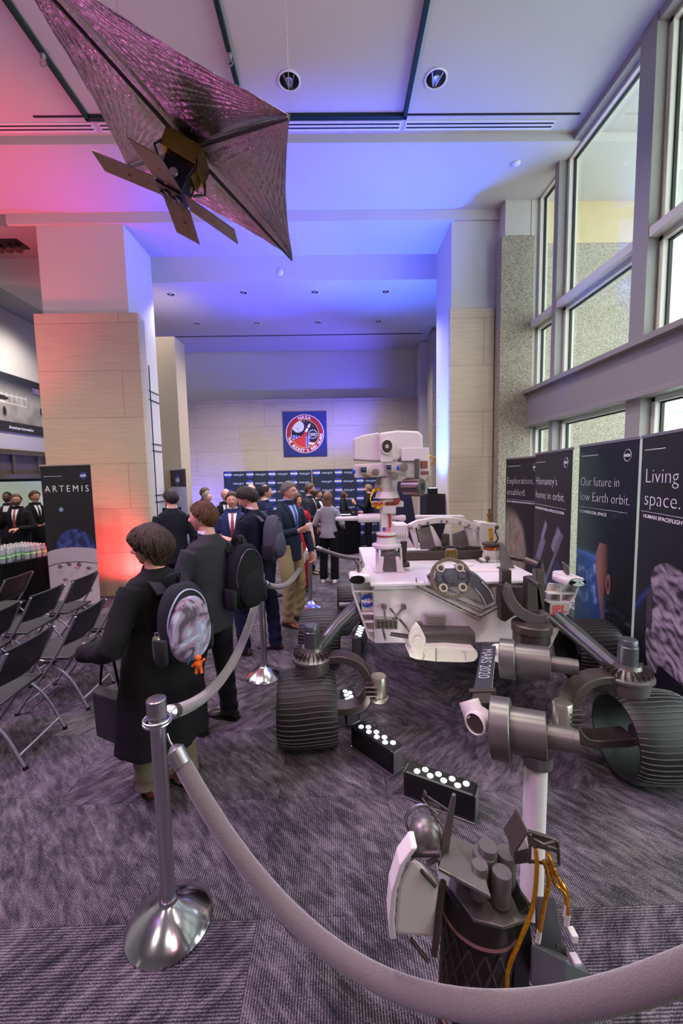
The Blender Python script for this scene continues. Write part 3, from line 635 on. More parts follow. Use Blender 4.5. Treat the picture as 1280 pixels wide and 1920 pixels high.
# ================================================================== CEILING FIXTURES
dl = None
for i, (px, py, z, r, lab) in enumerate([(542, 151, ZF, .105, 'large recessed round ceiling light, left of the two over the front bay'), (817, 147, ZF, .105, 'large recessed round ceiling light, right of the two over the front bay')]+
        [(px, py, ZI, .07, 'small recessed downlight, %s in the %s row of the rear ceiling' % (q, rw)) for px, py, q, rw in ((320, 551, 'leftmost', 'nearer'), (456, 548, 'second from left', 'nearer'), (590, 547, 'second from right', 'nearer'), (723, 546, 'rightmost', 'nearer'), (368, 606, 'leftmost', 'further'), (481, 605, 'second from left', 'further'), (596, 604, 'second from right', 'further'), (709, 602, 'rightmost', 'further'))]):
    p = on(px, py, z)
    t = thing('downlight', lab, 'ceiling light', (p.x, p.y, z), group='front bay ceiling lights' if i < 2 else 'rear bay downlights')
    b = MB(); b.lathe([(r*1.16, -.001), (r*1.16, -.008), (r, -.012), (r*.97, -.004)], n=32, cap=False); b.build('trim_ring', M_white, t, 50)
    b = MB(); b.lathe([(r*.97, -.003), (r*.94, -.0035), (.001, -.0036)], n=32, cap=False); b.build('reflector', mat('lamp_reflector', '#3a3a3c', .15, .9), t, 50)
    b = MB(); b.box((r*.32, 0, -.006), (r*.12, r*1.5, .01), rotm((0, 0, 1), .3)); b.box((-r*.32, 0, -.006), (r*.12, r*1.5, .01), rotm((0, 0, 1), -.3)); b.ell((0, r*.1, -.004), (r*.38, r*.5, .008)); b.build('louvre', M_chrome, t, 40)
for px, py, z, lab in ((967, 306, ZS, 'small white ceiling sprinkler cover near the windows'), (525, 511, ZI, 'small round smoke detector on the rear ceiling edge')):
    p = on(px, py, z); t = MB(); t.lathe([(.055, 0), (.055, -.015), (.03, -.03)], (0, 0, 0), n=24); o = t.build('smoke_detector', M_white, None, 50); o.location = (p.x, p.y, z)
    if z == ZI: o.rotation_euler = (-PI/2, 0, 0); o.location = (at(px, py, 7.44).x, 7.44, at(px, py, 7.44).z)
    tag(o, lab, 'detector')
p = on(15, 457, 5.8); t = thing('ceiling_spot_cluster', 'dark recessed ceiling lamp fixture at upper left', 'ceiling light', (p.x, p.y, 5.8))
b = MB(); b.box((0, 0, -.01), (.5, .28, .02)); b.build('tray', M_dgrey, t); b = MB()
for x in (-.15, 0, .15): b.cyl((x, 0, -.02), (x+.04, -.03, -.12), .05, .06)
b.build('lamp_head', mat('lamp_bronze', '#5a4640', .4, .5), t, 40)
lamp('mezzanine_wall_fill', 'SPOT', (-6.15, 9.3, 5.6), 170, WHT, .15, (-7.5, 9.5, 3.0), 110, .9)  # fill light added to brighten the mezzanine wall, no fixture there
# off-camera and visible recessed lamps' light, warm white; the last is a fill added for the dark mezzanine
for x, y, z, e in [(-.34, 4.32, 6.0, 60), (1.15, 4.3, 6.0, 60), (-1.9, 2.0, 6.0, 70), (0, 2.0, 6.0, 45), (1.6, 1.0, 6.0, 20), (-3.8, 2.5, 6.0, 90), (0, -1.5, 6.0, 30), (-3.5, -1.5, 6.0, 60), (-6, 4, 6.0, 110), (-6.3, 8.3, 5.75, 90)]:
    lamp('downlight_bulb', 'SPOT', (x, y, z-.03), e*3.4, WHT, .12, (x, y, 0), 130, .9)
for px, py in ((320, 551), (456, 548), (590, 547), (723, 546), (368, 606), (481, 605), (596, 604), (709, 602)):
    p = on(px, py, ZI); lamp('downlight_bulb', 'SPOT', (p.x, p.y, ZI-.03), 230, WHT, .07, (p.x, p.y, 0), 120, .8)
# ================================================================== ROVER
M_rw = mat('rover_white', '#d0c8c6', .42, bump=.03, bscale=14); M_rw2 = mat('rover_cream', '#cfcabb', .5); M_br = mat('anodised_brown', '#4d4440', .38, .55, .04, 90); M_br2 = mat('anodised_grey', '#6b6663', .35, .6)
M_gold = mat('gold_foil', '#c98a12', .25, .75, .6, 40); M_goldm = mat('gold_metal', '#8a7040', .35, .8); M_copper = mat('copper', '#b5673f', .35, .8); M_lens = mat('lens_blue', '#12286e', .08, 0, coat=1); M_glassb = mat('lens_dark', '#15130f', .06, .3, coat=1)
M_tire = mat('wheel_black', '#1b191a', .5, .15, .08, 60); M_susp = mat('suspension_grey', '#55585a', .32, .55); M_silver = mat('silver_part', '#b3ad9c', .3, .85); M_redband = mat('red_tape', '#9a3b33', .5); M_mirror = mat('grey_panel', '#8f8a84', .25, .3)
RV = thing('mars_rover', 'large white six-wheeled Mars rover model with camera mast and front robotic arm', 'rover', (.95, 3.3, 0)); RO = Vector((.95, 3.3, 0))
def rb(mb, name, m, smooth=None, bevel=0, parent=None): return mb.build(name, m, parent or RV, smooth, bevel, off=RO if (parent is None or parent is RV or True) else (0, 0, 0))
def pp(mb, px, Y, th, mi=0):
    """outline at distance Y with its real thickness running away from the viewer"""
    P = [at(x, y, Y) for x, y in px]; n = len(P)
    return mb.add(P+[p+Vector((0, th, 0)) for p in P], [tuple(range(n-1, -1, -1)), tuple(range(n, 2*n))]+[(i, (i+1) % n, n+(i+1) % n, n+i) for i in range(n)], mi)
Z8 = lambda x, y: (740+x*260/1280, 960+y*260/1280)      # reading scales of my measurements
Z1 = lambda x, y: (620+x*500/1280, 1020+y*500/1280)
Z6 = lambda x, y: (700+x*440/1280, 1460+y*440/1280)
ZM = lambda x, y: (640+x*360/1280, 780+y*360/1280)
# ---- wheels
def wheel(c, ang, name='wheel'):
    R0, W = .263, .40; ax = Vector((math.cos(ang), math.sin(ang), 0)); c = Vector(c); a, b_, d = frame(ax)
    prof = [(.236, -W/2), (.252, -W/2+.03), (.26, -W/4), (R0-.001, 0), (.26, W/4), (.252, W/2-.03), (.236, W/2)]
    m = MB(); m.lathe(prof+[(r-.010, h) for r, h in reversed(prof)]+[prof[0]], c, ax, 72, cap=False)
    w_ = rb(m, name, M_tire, 30)
    g = MB()
    for k in range(48):                      # one tread of wavy grousers: surface pattern of the wheel rim
        t = 2*PI*k/48; L = []
        for i in range(13):
            h = -W/2+W*i/12; r = np.interp(h, [p[1] for p in prof], [p[0] for p in prof])+.001; tt = t+.018*math.sin(i/12*2*PI)
            L.append(c+ax*h+a*(r*math.cos(tt))+b_*(r*math.sin(tt)))
        g.tube(L, .0045, 4)
    gg = rb(g, 'grouser_tread', mat('grouser_edge', '#353132', .45, .3), None, parent=w_)
    s = MB()
    for k in range(6):
        t0 = 2*PI*k/6; s.tube(bez([c+a*(.05*math.cos(t0))+b_*(.05*math.sin(t0)), c+a*(.15*math.cos(t0+.35))+b_*(.15*math.sin(t0+.35)), c+a*(.245*math.cos(t0+.2))+b_*(.245*math.sin(t0+.2))], 8), .014, 6)
    rb(s, 'spokes', mat('spoke_grey', '#4b4645', .4, .5), 50, parent=w_)
    h = MB(); h.cyl(c-ax*.08, c+ax*.08, .06, .06, 24); h.cyl(c+ax*.08, c+ax*.1, .04); rb(h, 'hub', M_susp, 40, parent=w_)
for c, a_ in (((-.222, 2.69, .264), .05), ((-.18, 3.99, .264), -.03), ((.20, 5.06, .264), .0), ((1.89, 2.285, .264), -.06), ((2.30, 3.50, .264), -.02), ((1.95, 4.6, .264), -.02)): wheel(c, a_)
# ---- corner steering: tower, gear ring, fender arc, drive motor
def corner(c, s, wheelc):
    c = Vector(c)
    m = MB(); m.lathe([(.055, .66), (.055, .80), (.05, .805), (.05, .84), (.046, .845), (.001, .846)], c, n=28); rb(m, 'steering_actuator', M_susp, 40)
    m = MB(); m.lathe([(.09, .49), (.118, .50), (.125, .56), (.125, .60), (.145, .605), (.145, .62), (.10, .64), (.075, .67), (.07, .69), (.001, .69)], c, n=36); o = rb(m, 'gear_ring', M_br2, 40)
    m = MB()
    for k in range(22):
        t = 2*PI*k/22; u = Vector((math.cos(t), math.sin(t), 0)); m.box(c+u*.105+Vector((0, 0, .652)), (.055, .007, .034), rotm((0, 0, 1), t))
    rb(m, 'gear_teeth', M_br, None, parent=o)
    # arc of flat bar down to the hub
    y = wheelc[1]; P = bez([(c.x+s*.06, c.y, .60), (c.x+s*.22, c.y-.02, .615), (c.x+s*.345, c.y-.04, .56), (c.x+s*.40, c.y-.05, .43), (c.x+s*.36, y, .30), (c.x+s*.26, y, .255), (wheelc[0]+s*.12, y, .262)], 30)
    m = MB(); R = []
    for i, p in enumerate(P):
        t = (P[min(i+1, len(P)-1)]-P[max(i-1, 0)]).normalized(); nrm = t.cross(Vector((0, 1, 0))).normalized(); w2 = .062; h2 = .026
        R.append([p+Vector((0, w2, 0))+nrm*h2, p+Vector((0, w2, 0))-nrm*h2, p-Vector((0, w2, 0))-nrm*h2, p-Vector((0, w2, 0))+nrm*h2])
    m.rings(R); rb(m, 'fender_arm', M_br, 40, .006)
    q = Vector((c.x+s*.46, c.y-.10, 0)); m = MB(); m.lathe([(.06, .34), (.066, .345), (.066, .36), (.056, .365), (.056, .50), (.05, .51), (.001, .512)], q, n=28); o = rb(m, 'drive_motor', M_silver, 40)
    m = MB(); m.box(q+Vector((-s*.06, .0, .43)), (.07, .08, .10)); 
    for z in (.40, .43, .46): m.box(q+Vector((-s*.06, -.02, z)), (.085, .085, .008))
    rb(m, 'motor_bracket', M_br, None, .004)
corner((-.185, 2.73, 0), 1, (-.222, 2.69)); corner((1.80, 2.36, 0), -1, (1.89, 2.285))
# ---- rocker tubes
m = MB(); m.tube([(-.13, 2.78, .66), (.0, 2.86, .79), (.30, 3.05, 1.0)], [.05, .052, .056], 20); rb(m, 'rocker_tube', M_susp, 50)
m = MB(); m.cyl((.29, 3.04, .99), (.42, 3.12, 1.03), .075); rb(m, 'rocker_joint', M_susp, 40)
m = MB(); m.tube([(.02, 3.95, .45), (.12, 3.75, .52), (.28, 3.35, .86)], .034, 14); rb(m, 'bogie_tube', M_susp, 50)
m = MB(); m.tube([(1.76, 2.42, .64), (1.62, 2.72, .80), (1.47, 3.0, .98)], [.05, .052, .056], 20); rb(m, 'rocker_tube', M_susp, 50)
m = MB(); m.tube([(2.05, 3.45, .45), (1.9, 3.3, .6), (1.55, 3.1, .86)], .034, 14); rb(m, 'bogie_tube', M_susp, 50)
m = MB(); m.tube([(.02, 4.0, .56), (.16, 4.0, .56), (.22, 4.0, .42), (.1, 3.99, .28), (-.1, 3.99, .264)], .035, 10); rb(m, 'rear_bogie', M_susp, 50); m = MB(); m.tube([(.3, 3.6, .85), (.34, 4.3, .75), (.25, 5.0, .58), (.22, 5.05, .5)], .034, 10); rb(m, 'rear_bogie', M_susp, 50); m = MB()
m.tube([(1.55, 3.6, .85), (1.8, 4.1, .75), (1.9, 4.6, .55)], .034, 10); rb(m, 'rear_bogie', M_susp, 50)
# ---- body
Yb = 2.86
zt = 1.085; zb = at(705, 1207, Yb).z; xl = at(697, 1100, Yb).x; xr = 1.50
m = MB(); fr_ = [(xl, Yb, zt), (xr, Yb, zt), (xr, Yb, zb-.02), (xl+.02, Yb, zb)]; bk = [(xl, 4.45, zt), (xr+.1, 4.4, zt), (xr+.1, 4.4, zb), (xl+.02, 4.45, zb)]
m.rings([fr_, bk]); rb(m, 'body', M_rw, None, .012)
m = MB(); m.box(((xl+xr)/2+.0, Yb+.26, zt+.008), (xr-xl+.03, .60, .02)); m.box((.60, Yb-.014, zt-.012), (.66, .02, .03)); rb(m, 'deck_plate', mat('deck_white', '#d6d0d0', .35), None, .004)
m = MB(); m.tube([at(*Z8(*p), Yb-.03) for p in ((195, 610), (205, 690), (785, 975), (960, 880), (965, 680))], .0085, 6, flat=.5); m.tube([at(*Z8(*p), Yb-.03) for p in ((270, 640), (292, 690), (560, 800), (820, 908), (940, 850), (938, 690))], .006, 6, flat=.5); rb(m, 'seam_trim', M_br, 40)
m = MB()
for a_, b2 in (((205, 690), (785, 975)), ((785, 975), (960, 880)), ((292, 690), (820, 908))):
    for k in range(9 if a_[0] < 700 else 4):
        t = (k+.5)/(9 if a_[0] < 700 else 4); p = at(*Z8(a_[0]+(b2[0]-a_[0])*t, a_[1]+(b2[1]-a_[1])*t), Yb-.036); m.cyl(p, p-Vector((0, .006, 0)), .004, n=8)
rb(m, 'rivets', M_silver, 40)
m = MB(); pp(m, [Z8(*p) for p in ((290, 945), (475, 950), (475, 1055), (290, 1050))], Yb-.02, .02); rb(m, 'hatch_cover', mat('hatch_grey', '#9c938d', .4, .2), None, .004)
m = MB(); pp(m, [Z8(*p) for p in ((310, 965), (455, 968), (455, 1036), (310, 1033))], Yb-.026, .01); rb(m, 'hatch_plate', mat('hatch_grey2', '#857c77', .4, .2), None, .002)
# pan under the belly and sample door
m = MB(); pp(m, [Z1(*p) for p in ((445, 418), (692, 424), (697, 492), (452, 484))], Yb-.12, .14); rb(m, 'belly_cover', M_br2, None, .006)
m = MB(); pp(m, [Z1(*p) for p in ((470, 484), (695, 490), (690, 504), (480, 500))], Yb-.10, .10); rb(m, 'belly_slot', M_black)
m = MB(); P = [(383, 512), (400, 505), (440, 500), (560, 496), (690, 506), (706, 520), (708, 545), (690, 566), (640, 571), (510, 567), (410, 556), (383, 545), (374, 528)]
pp(m, [Z1(*p) for p in P], Yb-.20, .16); rb(m, 'sampling_carousel', M_rw2, None, .01)
m = MB(); m.tube([at(*Z1(*p), Yb-.205) for p in ((505, 500), (505, 565))], .003, 4); m.tube([at(*Z1(*p), Yb-.205) for p in ((410, 515), (440, 520), (450, 538), (440, 556))], .002, 4); m.tube([at(*Z1(*p), Yb-.205) for p in ((630, 520), (645, 518), (646, 560))], .002, 4); rb(m, 'carousel_seams', M_susp)
m = MB(); P = [(415, 385), (430, 400), (455, 450), (456, 475), (440, 535), (425, 552), (410, 540), (380, 480), (378, 455), (395, 410)]
pp(m, [Z1(*p) for p in P], Yb-.26, .05); c = at(*Z1(415, 465), Yb-.262); m.cyl(c, c-Vector((0, .014, 0)), .032, .027, 24); m.cyl(c, c-Vector((0, .02, 0)), .015, .015, 16); rb(m, 'rotor_plate', M_rw2, 40, .004)
# connector block and struts
m = MB(); pp(m, [Z1(*p) for p in ((213, 358), (322, 362), (321, 412), (214, 408))], Yb-.16, .05); o = rb(m, 'connector_block', mat('connector_grey', '#7b756e', .4, .4), None, .003)
m = MB()
for i in range(5):
    for j in range(2): p = at(*Z1(229+i*20, 375+j*20+i*.3), Yb-.162); m.cyl(p, p-Vector((0, .008, 0)), .011, .011, 12)
rb(m, 'connectors', M_br, 40, parent=o)
m = MB()
for (p, q) in (((255, 302), (262, 362)), ((350, 302), (300, 360)), ((285, 310), (330, 362)), ((330, 362), (385, 425)), ((250, 410), (262, 460)), ((285, 440), (380, 452)), ((290, 428), (385, 440))): m = MB(); m.cyl(at(*Z1(*p), Yb-.04), at(*Z1(*q), Yb-.16), .009, .009, 8); rb(m, 'probe_strut', M_br2, 40)
for p in ((255, 300), (350, 300), (428, 383)): m = MB(); q = at(*Z1(*p), Yb-.02); m.box(q, (.03, .05, .03)); rb(m, 'strut_foot', M_br2, None, .003)
# side wings with lamps
m = MB(); LW = [(657, 1092), (700, 1093), (704, 1206), (690, 1197), (660, 1112)]
pp(m, LW, Yb+.06, .02)
for y in (1108, 1150, 1165, 1182): pp(m, [(660+max(0, (y-1112)*.36), y), (700, y), (700, y+3), (660+max(0, (y-1112)*.36), y+3)], Yb+.0, .06)
pp(m, [(657, 1092), (661, 1092), (664, 1112), (694, 1197), (690, 1197), (660, 1112)], Yb, .07); rb(m, 'side_wing', M_rw, None, .003)
m = MB(); RWg = [(1030, 1094), (1087, 1098), (1078, 1122), (1032, 1214), (1024, 1216), (1024, 1110)]
pp(m, RWg, Yb-.02, .02)
for y in (1112, 1128, 1156, 1176, 1194): x1 = 1082-max(0, (y-1114)*.52); pp(m, [(1026, y), (x1, y), (x1, y+3), (1026, y+3)], Yb-.08, .06)
pp(m, [(1083, 1098), (1087, 1098), (1078, 1122), (1032, 1214), (1028, 1212), (1074, 1120)], Yb-.08, .07); pp(m, [(1050, 1100), (1053, 1100), (1053, 1170), (1050, 1172)], Yb-.08, .06); rb(m, 'side_wing', M_rw, None, .003)
def pod(cx, cy, Y, s):
    c = at(cx, cy, Y); m = MB(); m.box(c, (.155, .16, .055)); m.box(c+Vector((-s*.02, .05, .02)), (.09, .1, .05)); o = rb(m, 'lamp_pod', M_rw, None, .018)
    m = MB(); m.lathe([(.001, .003), (.05, .004), (.056, .0), (.056, -.02)], c+Vector((s*.02, -.085, -.002)), (0, -1, .35), 28, sx=1.05, sy=.55); rb(m, 'lamp_lens', M_glassb, 40, parent=o)
    m = MB(); m.tube([c+Vector((0, .02, .03)), c+Vector((-.0, .02, .08)), c+Vector((-.03, .02, .12))], [.022, .02, .008], 8); m.tube([c+Vector((0, .02, .07)), c+Vector((.02, .02, .11))], .006, 6); rb(m, 'tie_hook', M_br2, 40, parent=o)
pod(674, 1081, 2.88, -1); pod(1064, 1086, 2.78, 1)
c = at(688, 1126, Yb+.04)-RO; nasa_logo(RV, c-Vector((0, .012, 0)), (1, 0, 0), (0, 0, 1), .05)
m = MB(); m.box(at(688, 1126, Yb+.04), (.085, .012, .16)); rb(m, 'logo_plate', M_rw2, None, .003)
m = MB(); m.box(at(1048, 1141, Yb-.10), (.14, .008, .085)); rb(m, 'badge_plate', mat('badge_metal', '#b9b0ac', .3, .6), None, .002)
text('badge_letters', 'JPL', .075, at(1048, 1141, Yb-.10)-RO+Vector((.0, -.006, -.026)), (1, 0, 0), (0, 0, 1), M_red, RV, .002, 'CENTER', fit=.115, bold=.0012)
# rear deck bar and bulkhead
m = MB(); a_ = at(738, 1045, 3.66); b2 = at(936, 1045, 3.66); m.box(((a_.x+b2.x)/2, 3.70, 1.13), (b2.x-a_.x, .08, .075)); rb(m, 'deck_bar', M_br, None, .006)
Yr = 3.95
m = MB(); P = [(130, 110), (165, 85), (205, 35), (640, 35), (665, 75), (800, 130), (800, 190), (560, 112), (380, 112), (150, 165)]
pp(m, [Z8(*p) for p in ((128, 118), (210, 80), (380, 50), (540, 50), (680, 80), (800, 135), (798, 195), (650, 135), (540, 105), (380, 105), (250, 125), (150, 168))], Yr-.1, .08)
pp(m, [Z8(*p) for p in ((205, 35), (640, 35), (655, 60), (200, 60))], Yr, .1)
pp(m, [Z8(*p) for p in ((140, 165), (190, 150), (230, 330), (195, 345))], Yr-.08, .06); pp(m, [Z8(*p) for p in ((650, 140), (700, 150), (775, 330), (700, 330))], Yr-.08, .06); rb(m, 'antenna_arch', M_rw, None, .006)
m = MB()
for p in ((150, 148), (230, 125), (305, 103), (600, 103), (680, 125), (770, 150)): q = at(*Z8(*p), Yr-.104); m.cyl(q, q-Vector((0, .006, 0)), .016, .016, 14)
rb(m, 'arch_discs', M_mirror, 40)
nasa_logo(RV, at(*Z8(432, 88), Yr-.108)-RO, (1, 0, 0), (0, 0, 1), .014, small=True); m = MB(); q = at(*Z8(478, 88), Yr-.104); m.cyl(q, q-Vector((0, .003, 0)), .013, .013, 12); rb(m, 'round_badge', mat('badge_red', '#a04a55', .5), 40)
m = MB(); pp(m, [Z8(*p) for p in ((320, 120), (350, 135), (440, 300), (430, 350), (385, 345))], Yr-.12, .02); rb(m, 'fin_panel', M_rw, None, .003); m = MB(); pp(m, [Z8(*p) for p in ((470, 120), (520, 120), (535, 320), (440, 330), (450, 200))], Yr-.12, .02); rb(m, 'fin_panel', M_rw, None, .003)
m = MB(); pp(m, [Z8(*p) for p in ((215, 160), (320, 140), (395, 345), (235, 345))], Yr-.02, .02); rb(m, 'grey_panel', M_mirror); m = MB(); pp(m, [Z8(*p) for p in ((520, 210), (640, 165), (690, 335), (530, 335))], Yr-.02, .02); rb(m, 'grey_panel', M_mirror)
m = MB(); pp(m, [Z8(*p) for p in ((440, 203), (505, 205), (505, 318), (438, 315))], Yr-.16, .05); rb(m, 'control_box', M_br, None, .004)
m = MB(); pp(m, [Z8(*p) for p in ((330, 345), (820, 352), (822, 380), (330, 372))], 3.72, .1); 
for i in range(16): q = at(*Z8(350+i*28, 340-6*(i % 3)), 3.74); m.box(q, (.03, .05, .02+.02*(i % 2)), rotm((0, 0, 1), i))
rb(m, 'cable_tray', mat('clutter_dark', '#45403f', .5, .3), None, .003)
m = MB(); pp(m, [Z8(*p) for p in ((0, 118), (130, 118), (128, 235), (190, 330), (0, 335))], Yr-.05, .3); rb(m, 'rear_box', M_rw, None, .01)
m = MB()
for i in range(5): pp(m, [Z8(5+i*24, 195), Z8(22+i*24, 195), Z8(22+i*24, 228), Z8(5+i*24, 228)], Yr-.07, .02)
rb(m, 'vent_blocks', M_rw2, None, .002)
m = MB(); pp(m, [Z8(*p) for p in ((790, 95), (955, 110), (965, 340), (790, 340))], Yr-.14, .22); rb(m, 'rear_box', M_rw, None, .008)
m = MB(); q = at(917, 981, Yr-.04); m.lathe([(.03, 0), (.03, .02), (.018, .025), (.018, .07), (.026, .075), (.026, .09), (.012, .095), (.012, .13), (.02, .133), (.02, .14), (.001, .141)], q, n=18); rb(m, 'gold_antenna', M_goldm, 40)
m = MB(); pp(m, [Z8(*p) for p in ((868, 152), (903, 154), (912, 282), (880, 280))], Yr-.15, .012); rb(m, 'gold_strip', M_gold)
# instrument on the deck, right
m = MB(); q = at(921, 1050, 3.55); m.lathe([(.11, -.01), (.11, .012), (.085, .014), (.075, .10), (.001, .10)], q, n=6); o = rb(m, 'deck_instrument', M_rw, None, .005)
m = MB(); m.lathe([(.072, .10), (.068, .125), (.001, .126)], q, n=20); rb(m, 'copper_top', M_copper, 40, parent=o); m = MB(); m.lathe([(.08, .14), (.085, .155), (.001, .158)], q, n=20); m.tube(bez([q+Vector((.02, 0, .15)), q+Vector((.05, -.02, .2)), q+Vector((.03, 0, .26)), q+Vector((.045, 0, .29))], 8), .008, 6); m.ell(q+Vector((.045, 0, .30)), (.018, .018, .02)); rb(m, 'instrument_cap', M_br, 40, parent=o)
m = MB(); m.box(q+Vector((0, 0, -.015)), (.24, .2, .02)); m.box(q+Vector((-.06, -.06, .02)), (.03, .03, .05)); m.box(q+Vector((.06, -.06, .02)), (.03, .03, .05)); rb(m, 'instrument_base', M_br2, None, .003, parent=o)
m = MB(); pp(m, [Z8(*p) for p in ((970, 290), (1000, 285), (1110, 520), (1110, 545), (948, 540), (948, 515), (985, 505))], 3.2, .03); pp(m, [Z8(*p) for p in ((970, 290), (1000, 285), (1110, 520), (1110, 545), (948, 540), (948, 515), (985, 505))], 3.34, .03)
m.box(at(*Z8(1030, 520), 3.28), (.16, .18, .02)); rb(m, 'mount_bracket', M_br2, None, .004)
m = MB(); pp(m, [Z8(*p) for p in ((60, 272), (115, 270), (105, 480), (60, 480), (15, 400))], 3.25, .03); pp(m, [Z8(*p) for p in ((75, 470), (138, 470), (138, 510), (75, 515))], 3.2, .08); rb(m, 'mount_bracket', M_br, None, .004)
m = MB(); q = at(*Z8(830, 540), 3.1); m.box((q.x, 3.15, zt+.022), (.22, .12, .012)); q2 = at(*Z8(650, 470), 3.3); m.lathe([(.09, 0), (.09, .012), (.001, .013)], (q2.x, 3.38, zt+.015), n=24); rb(m, 'deck_pads', mat('pad_pink', '#d9c9c4', .5), 40, .003)
# clutter behind the deck right: dark pieces
m = MB(); m.cyl(at(955, 1045, 3.4), at(1000, 1052, 3.3), .02); m.cyl(at(985, 1050, 3.2), at(1010, 1060, 3.1), .03); m.box(at(1003, 1055, 3.25), (.06, .06, .06)); rb(m, 'hose_fitting', M_br, 40, .003)
# ---- inspection ring on the front edge
rc = at(*Z8(515, 610), Yb-.06); nrm = Vector((0, -.93, .36)).normalized(); au = Vector((1, 0, 0)); av = nrm.cross(au)*-1
if av.z < 0: av = -av
RR = .148
def rp(x, y, h=0): return rc+au*(x*RR)+av*(y*RR)+nrm*h
m = MB(); n_ = 48; R = []
for i in range(n_):
    t = 2*PI*i/n_; R.append([rp(math.cos(t)*k, math.sin(t)*k, h) for k, h in ((1, -.02), (1, .02), (.83, .02), (.83, -.02))])
m.rings(R, closed=True); o = rb(m, 'instrument_ring', mat('ring_bronze', '#6a6455', .4, .5), 40)
m = MB()
for i in range(32): t = 2*PI*i/32; q = rp(.92*math.cos(t), .92*math.sin(t), .02); m.cyl(q, q+nrm*.006, .0045, .0045, 8)
rb(m, 'ring_bolts', M_silver, 40, parent=o)
m = MB()
for t in (PI/4, 3*PI/4, 5*PI/4, 7*PI/4):
    m = MB(); q = rp(.66*math.cos(t+.05), .66*math.sin(t), .0); m.cyl(q, q+nrm*.03, .034, .03, 20); m.box(q+nrm*.0, (.06, .02, .06), rotm((1, 0, 0), -.37))
    rb(m, 'ring_mount', mat('mount_cream', '#b4ab98', .45, .2), 40)
m = MB()
for t in (PI/4, 3*PI/4, 5*PI/4, 7*PI/4): m = MB(); q = rp(.66*math.cos(t+.05), .66*math.sin(t), .03); m.cyl(q, q+nrm*.003, .018, .018, 16); rb(m, 'mount_bore', M_br, 40)
m = MB(); m.prism([(-.82*RR, -.25*RR), (-.6*RR, -.36*RR), (-.3*RR, -.42*RR), (.3*RR, -.42*RR), (.6*RR, -.34*RR), (.84*RR, -.1*RR), (.78*RR, .2*RR), (.4*RR, .46*RR), (-.35*RR, .46*RR), (-.7*RR, .28*RR)], rc-nrm*.02, au, av, .04); m.cyl(rp(-.05, .02, .02), rp(-.05, .02, .036), .05, .045, 28); m.cyl(rp(-.05, .02, .036), rp(-.05, .02, .042), .03, .03, 24)
m.box(rp(-.6, 0, .025), (.03, .02, .06), rotm((1, 0, 0), -.37)); m.box(rp(.5, .05, .025), (.05, .02, .03), rotm((1, 0, 0), -.37)); rb(m, 'ring_mechanism', mat('mech_slate', '#4c4f52', .4, .3), 40, .003)
m = MB(); pp(m, [Z8(*p) for p in ((485, 352), (575, 345), (580, 420), (478, 425))], Yb+.05, .06); rb(m, 'ring_latch', M_goldm, None, .004)
m = MB(); P = [(690, 545), (760, 575), (850, 655), (905, 730), (918, 800), (912, 835), (845, 870), (805, 800), (735, 720), (690, 690)]
pp(m, [Z8(*p) for p in P], Yb-.10, .09); rb(m, 'cover_arm', mat('cover_slate', '#5b5f62', .25, .3, coat=.3), None, .008)
m = MB(); m.tube([at(*Z8(*p), Yb-.105) for p in ((800, 640), (880, 720), (915, 800))], .008, 6); m.tube([at(*Z8(*p), Yb-.105) for p in ((740, 700), (800, 770), (845, 862))], .004, 6); rb(m, 'cover_rim', M_br2, 40)
m = MB(); pp(m, [Z8(*p) for p in ((300, 600), (350, 560), (370, 640), (400, 720), (330, 660))], Yb-.04, .04); rb(m, 'side_cover', mat('mech_slate', '#4c4f52', .4, .3), None, .004)
# ---- mast
ym = 3.08
mb0 = on(727, 1072, zt)
MX = mb0.x; MY = mb0.y
m = MB(); m.box((MX, MY, zt+.015), (.26, .2, .03))
for s in (-1, 1): m.prism([(-.08, 0), (.08, 0), (.05, .19), (-.01, .19)], (MX+s*.095, MY, zt+.02), (0, 1, 0), (0, 0, 1), .02)
m.prism([(-.12, 0), (-.06, 0), (-.045, .13), (-.075, .13)], (MX, MY-.1, zt+.02), (1, 0, 0), (0, 0, 1), .02); m.prism([(.06, 0), (.12, 0), (.075, .13), (.045, .13)], (MX, MY-.1, zt+.02), (1, 0, 0), (0, 0, 1), .02); rb(m, 'mast_base', M_rw, None, .004)
q = Vector((MX+.015, MY-.06, zt+.135)); m = MB(); m.cyl(q, q+Vector((0, -.05, 0)), .075, .072, 32); m.cyl(q+Vector((0, -.05, 0)), q+Vector((0, -.056, 0)), .05, .05, 32); m.cyl(q+Vector((0, -.05, 0)), q+Vector((0, -.07, 0)), .014, .014, 16); m.box(q+Vector((0, -.02, -.06)), (.12, .05, .1)); rb(m, 'mast_drive_disc', M_br2, 40, .003)
m = MB(); m.cyl((MX-.05, MY+.03, zt+.12), (MX+.05, MY+.03, zt+.12), .1, .1, 24); m.lathe([(.10, .2), (.12, .215), (.12, .235), (.085, .24), (.075, .31), (.085, .315), (.085, .33), (.06, .335), (.001, .336)], (MX-.01, MY, zt), n=28); rb(m, 'mast_joint', M_rw, 40)
zm = zt+.30
m = MB(); m.box((MX-.01, MY, zm+.19), (.085, .085, .34)); m.box((MX+.005, MY-.03, zm+.25), (.11, .06, .12)); m.box((MX-.05, MY, zm+.12), (.02, .1, .2)); m.cyl((MX-.01, MY, zm+.34), (MX-.01, MY, zm+.42), .06, .06, 20); rb(m, 'mast_column', M_rw, 40, .006)
m = MB(); m.cyl((MX-.01, MY, zm+.0), (MX-.01, MY, zm+.028), .0815, .0815, 28); m.box((MX+.015, MY-.045, zm+.14), (.02, .015, .12)); rb(m, 'mast_red_band', M_redband, 40)
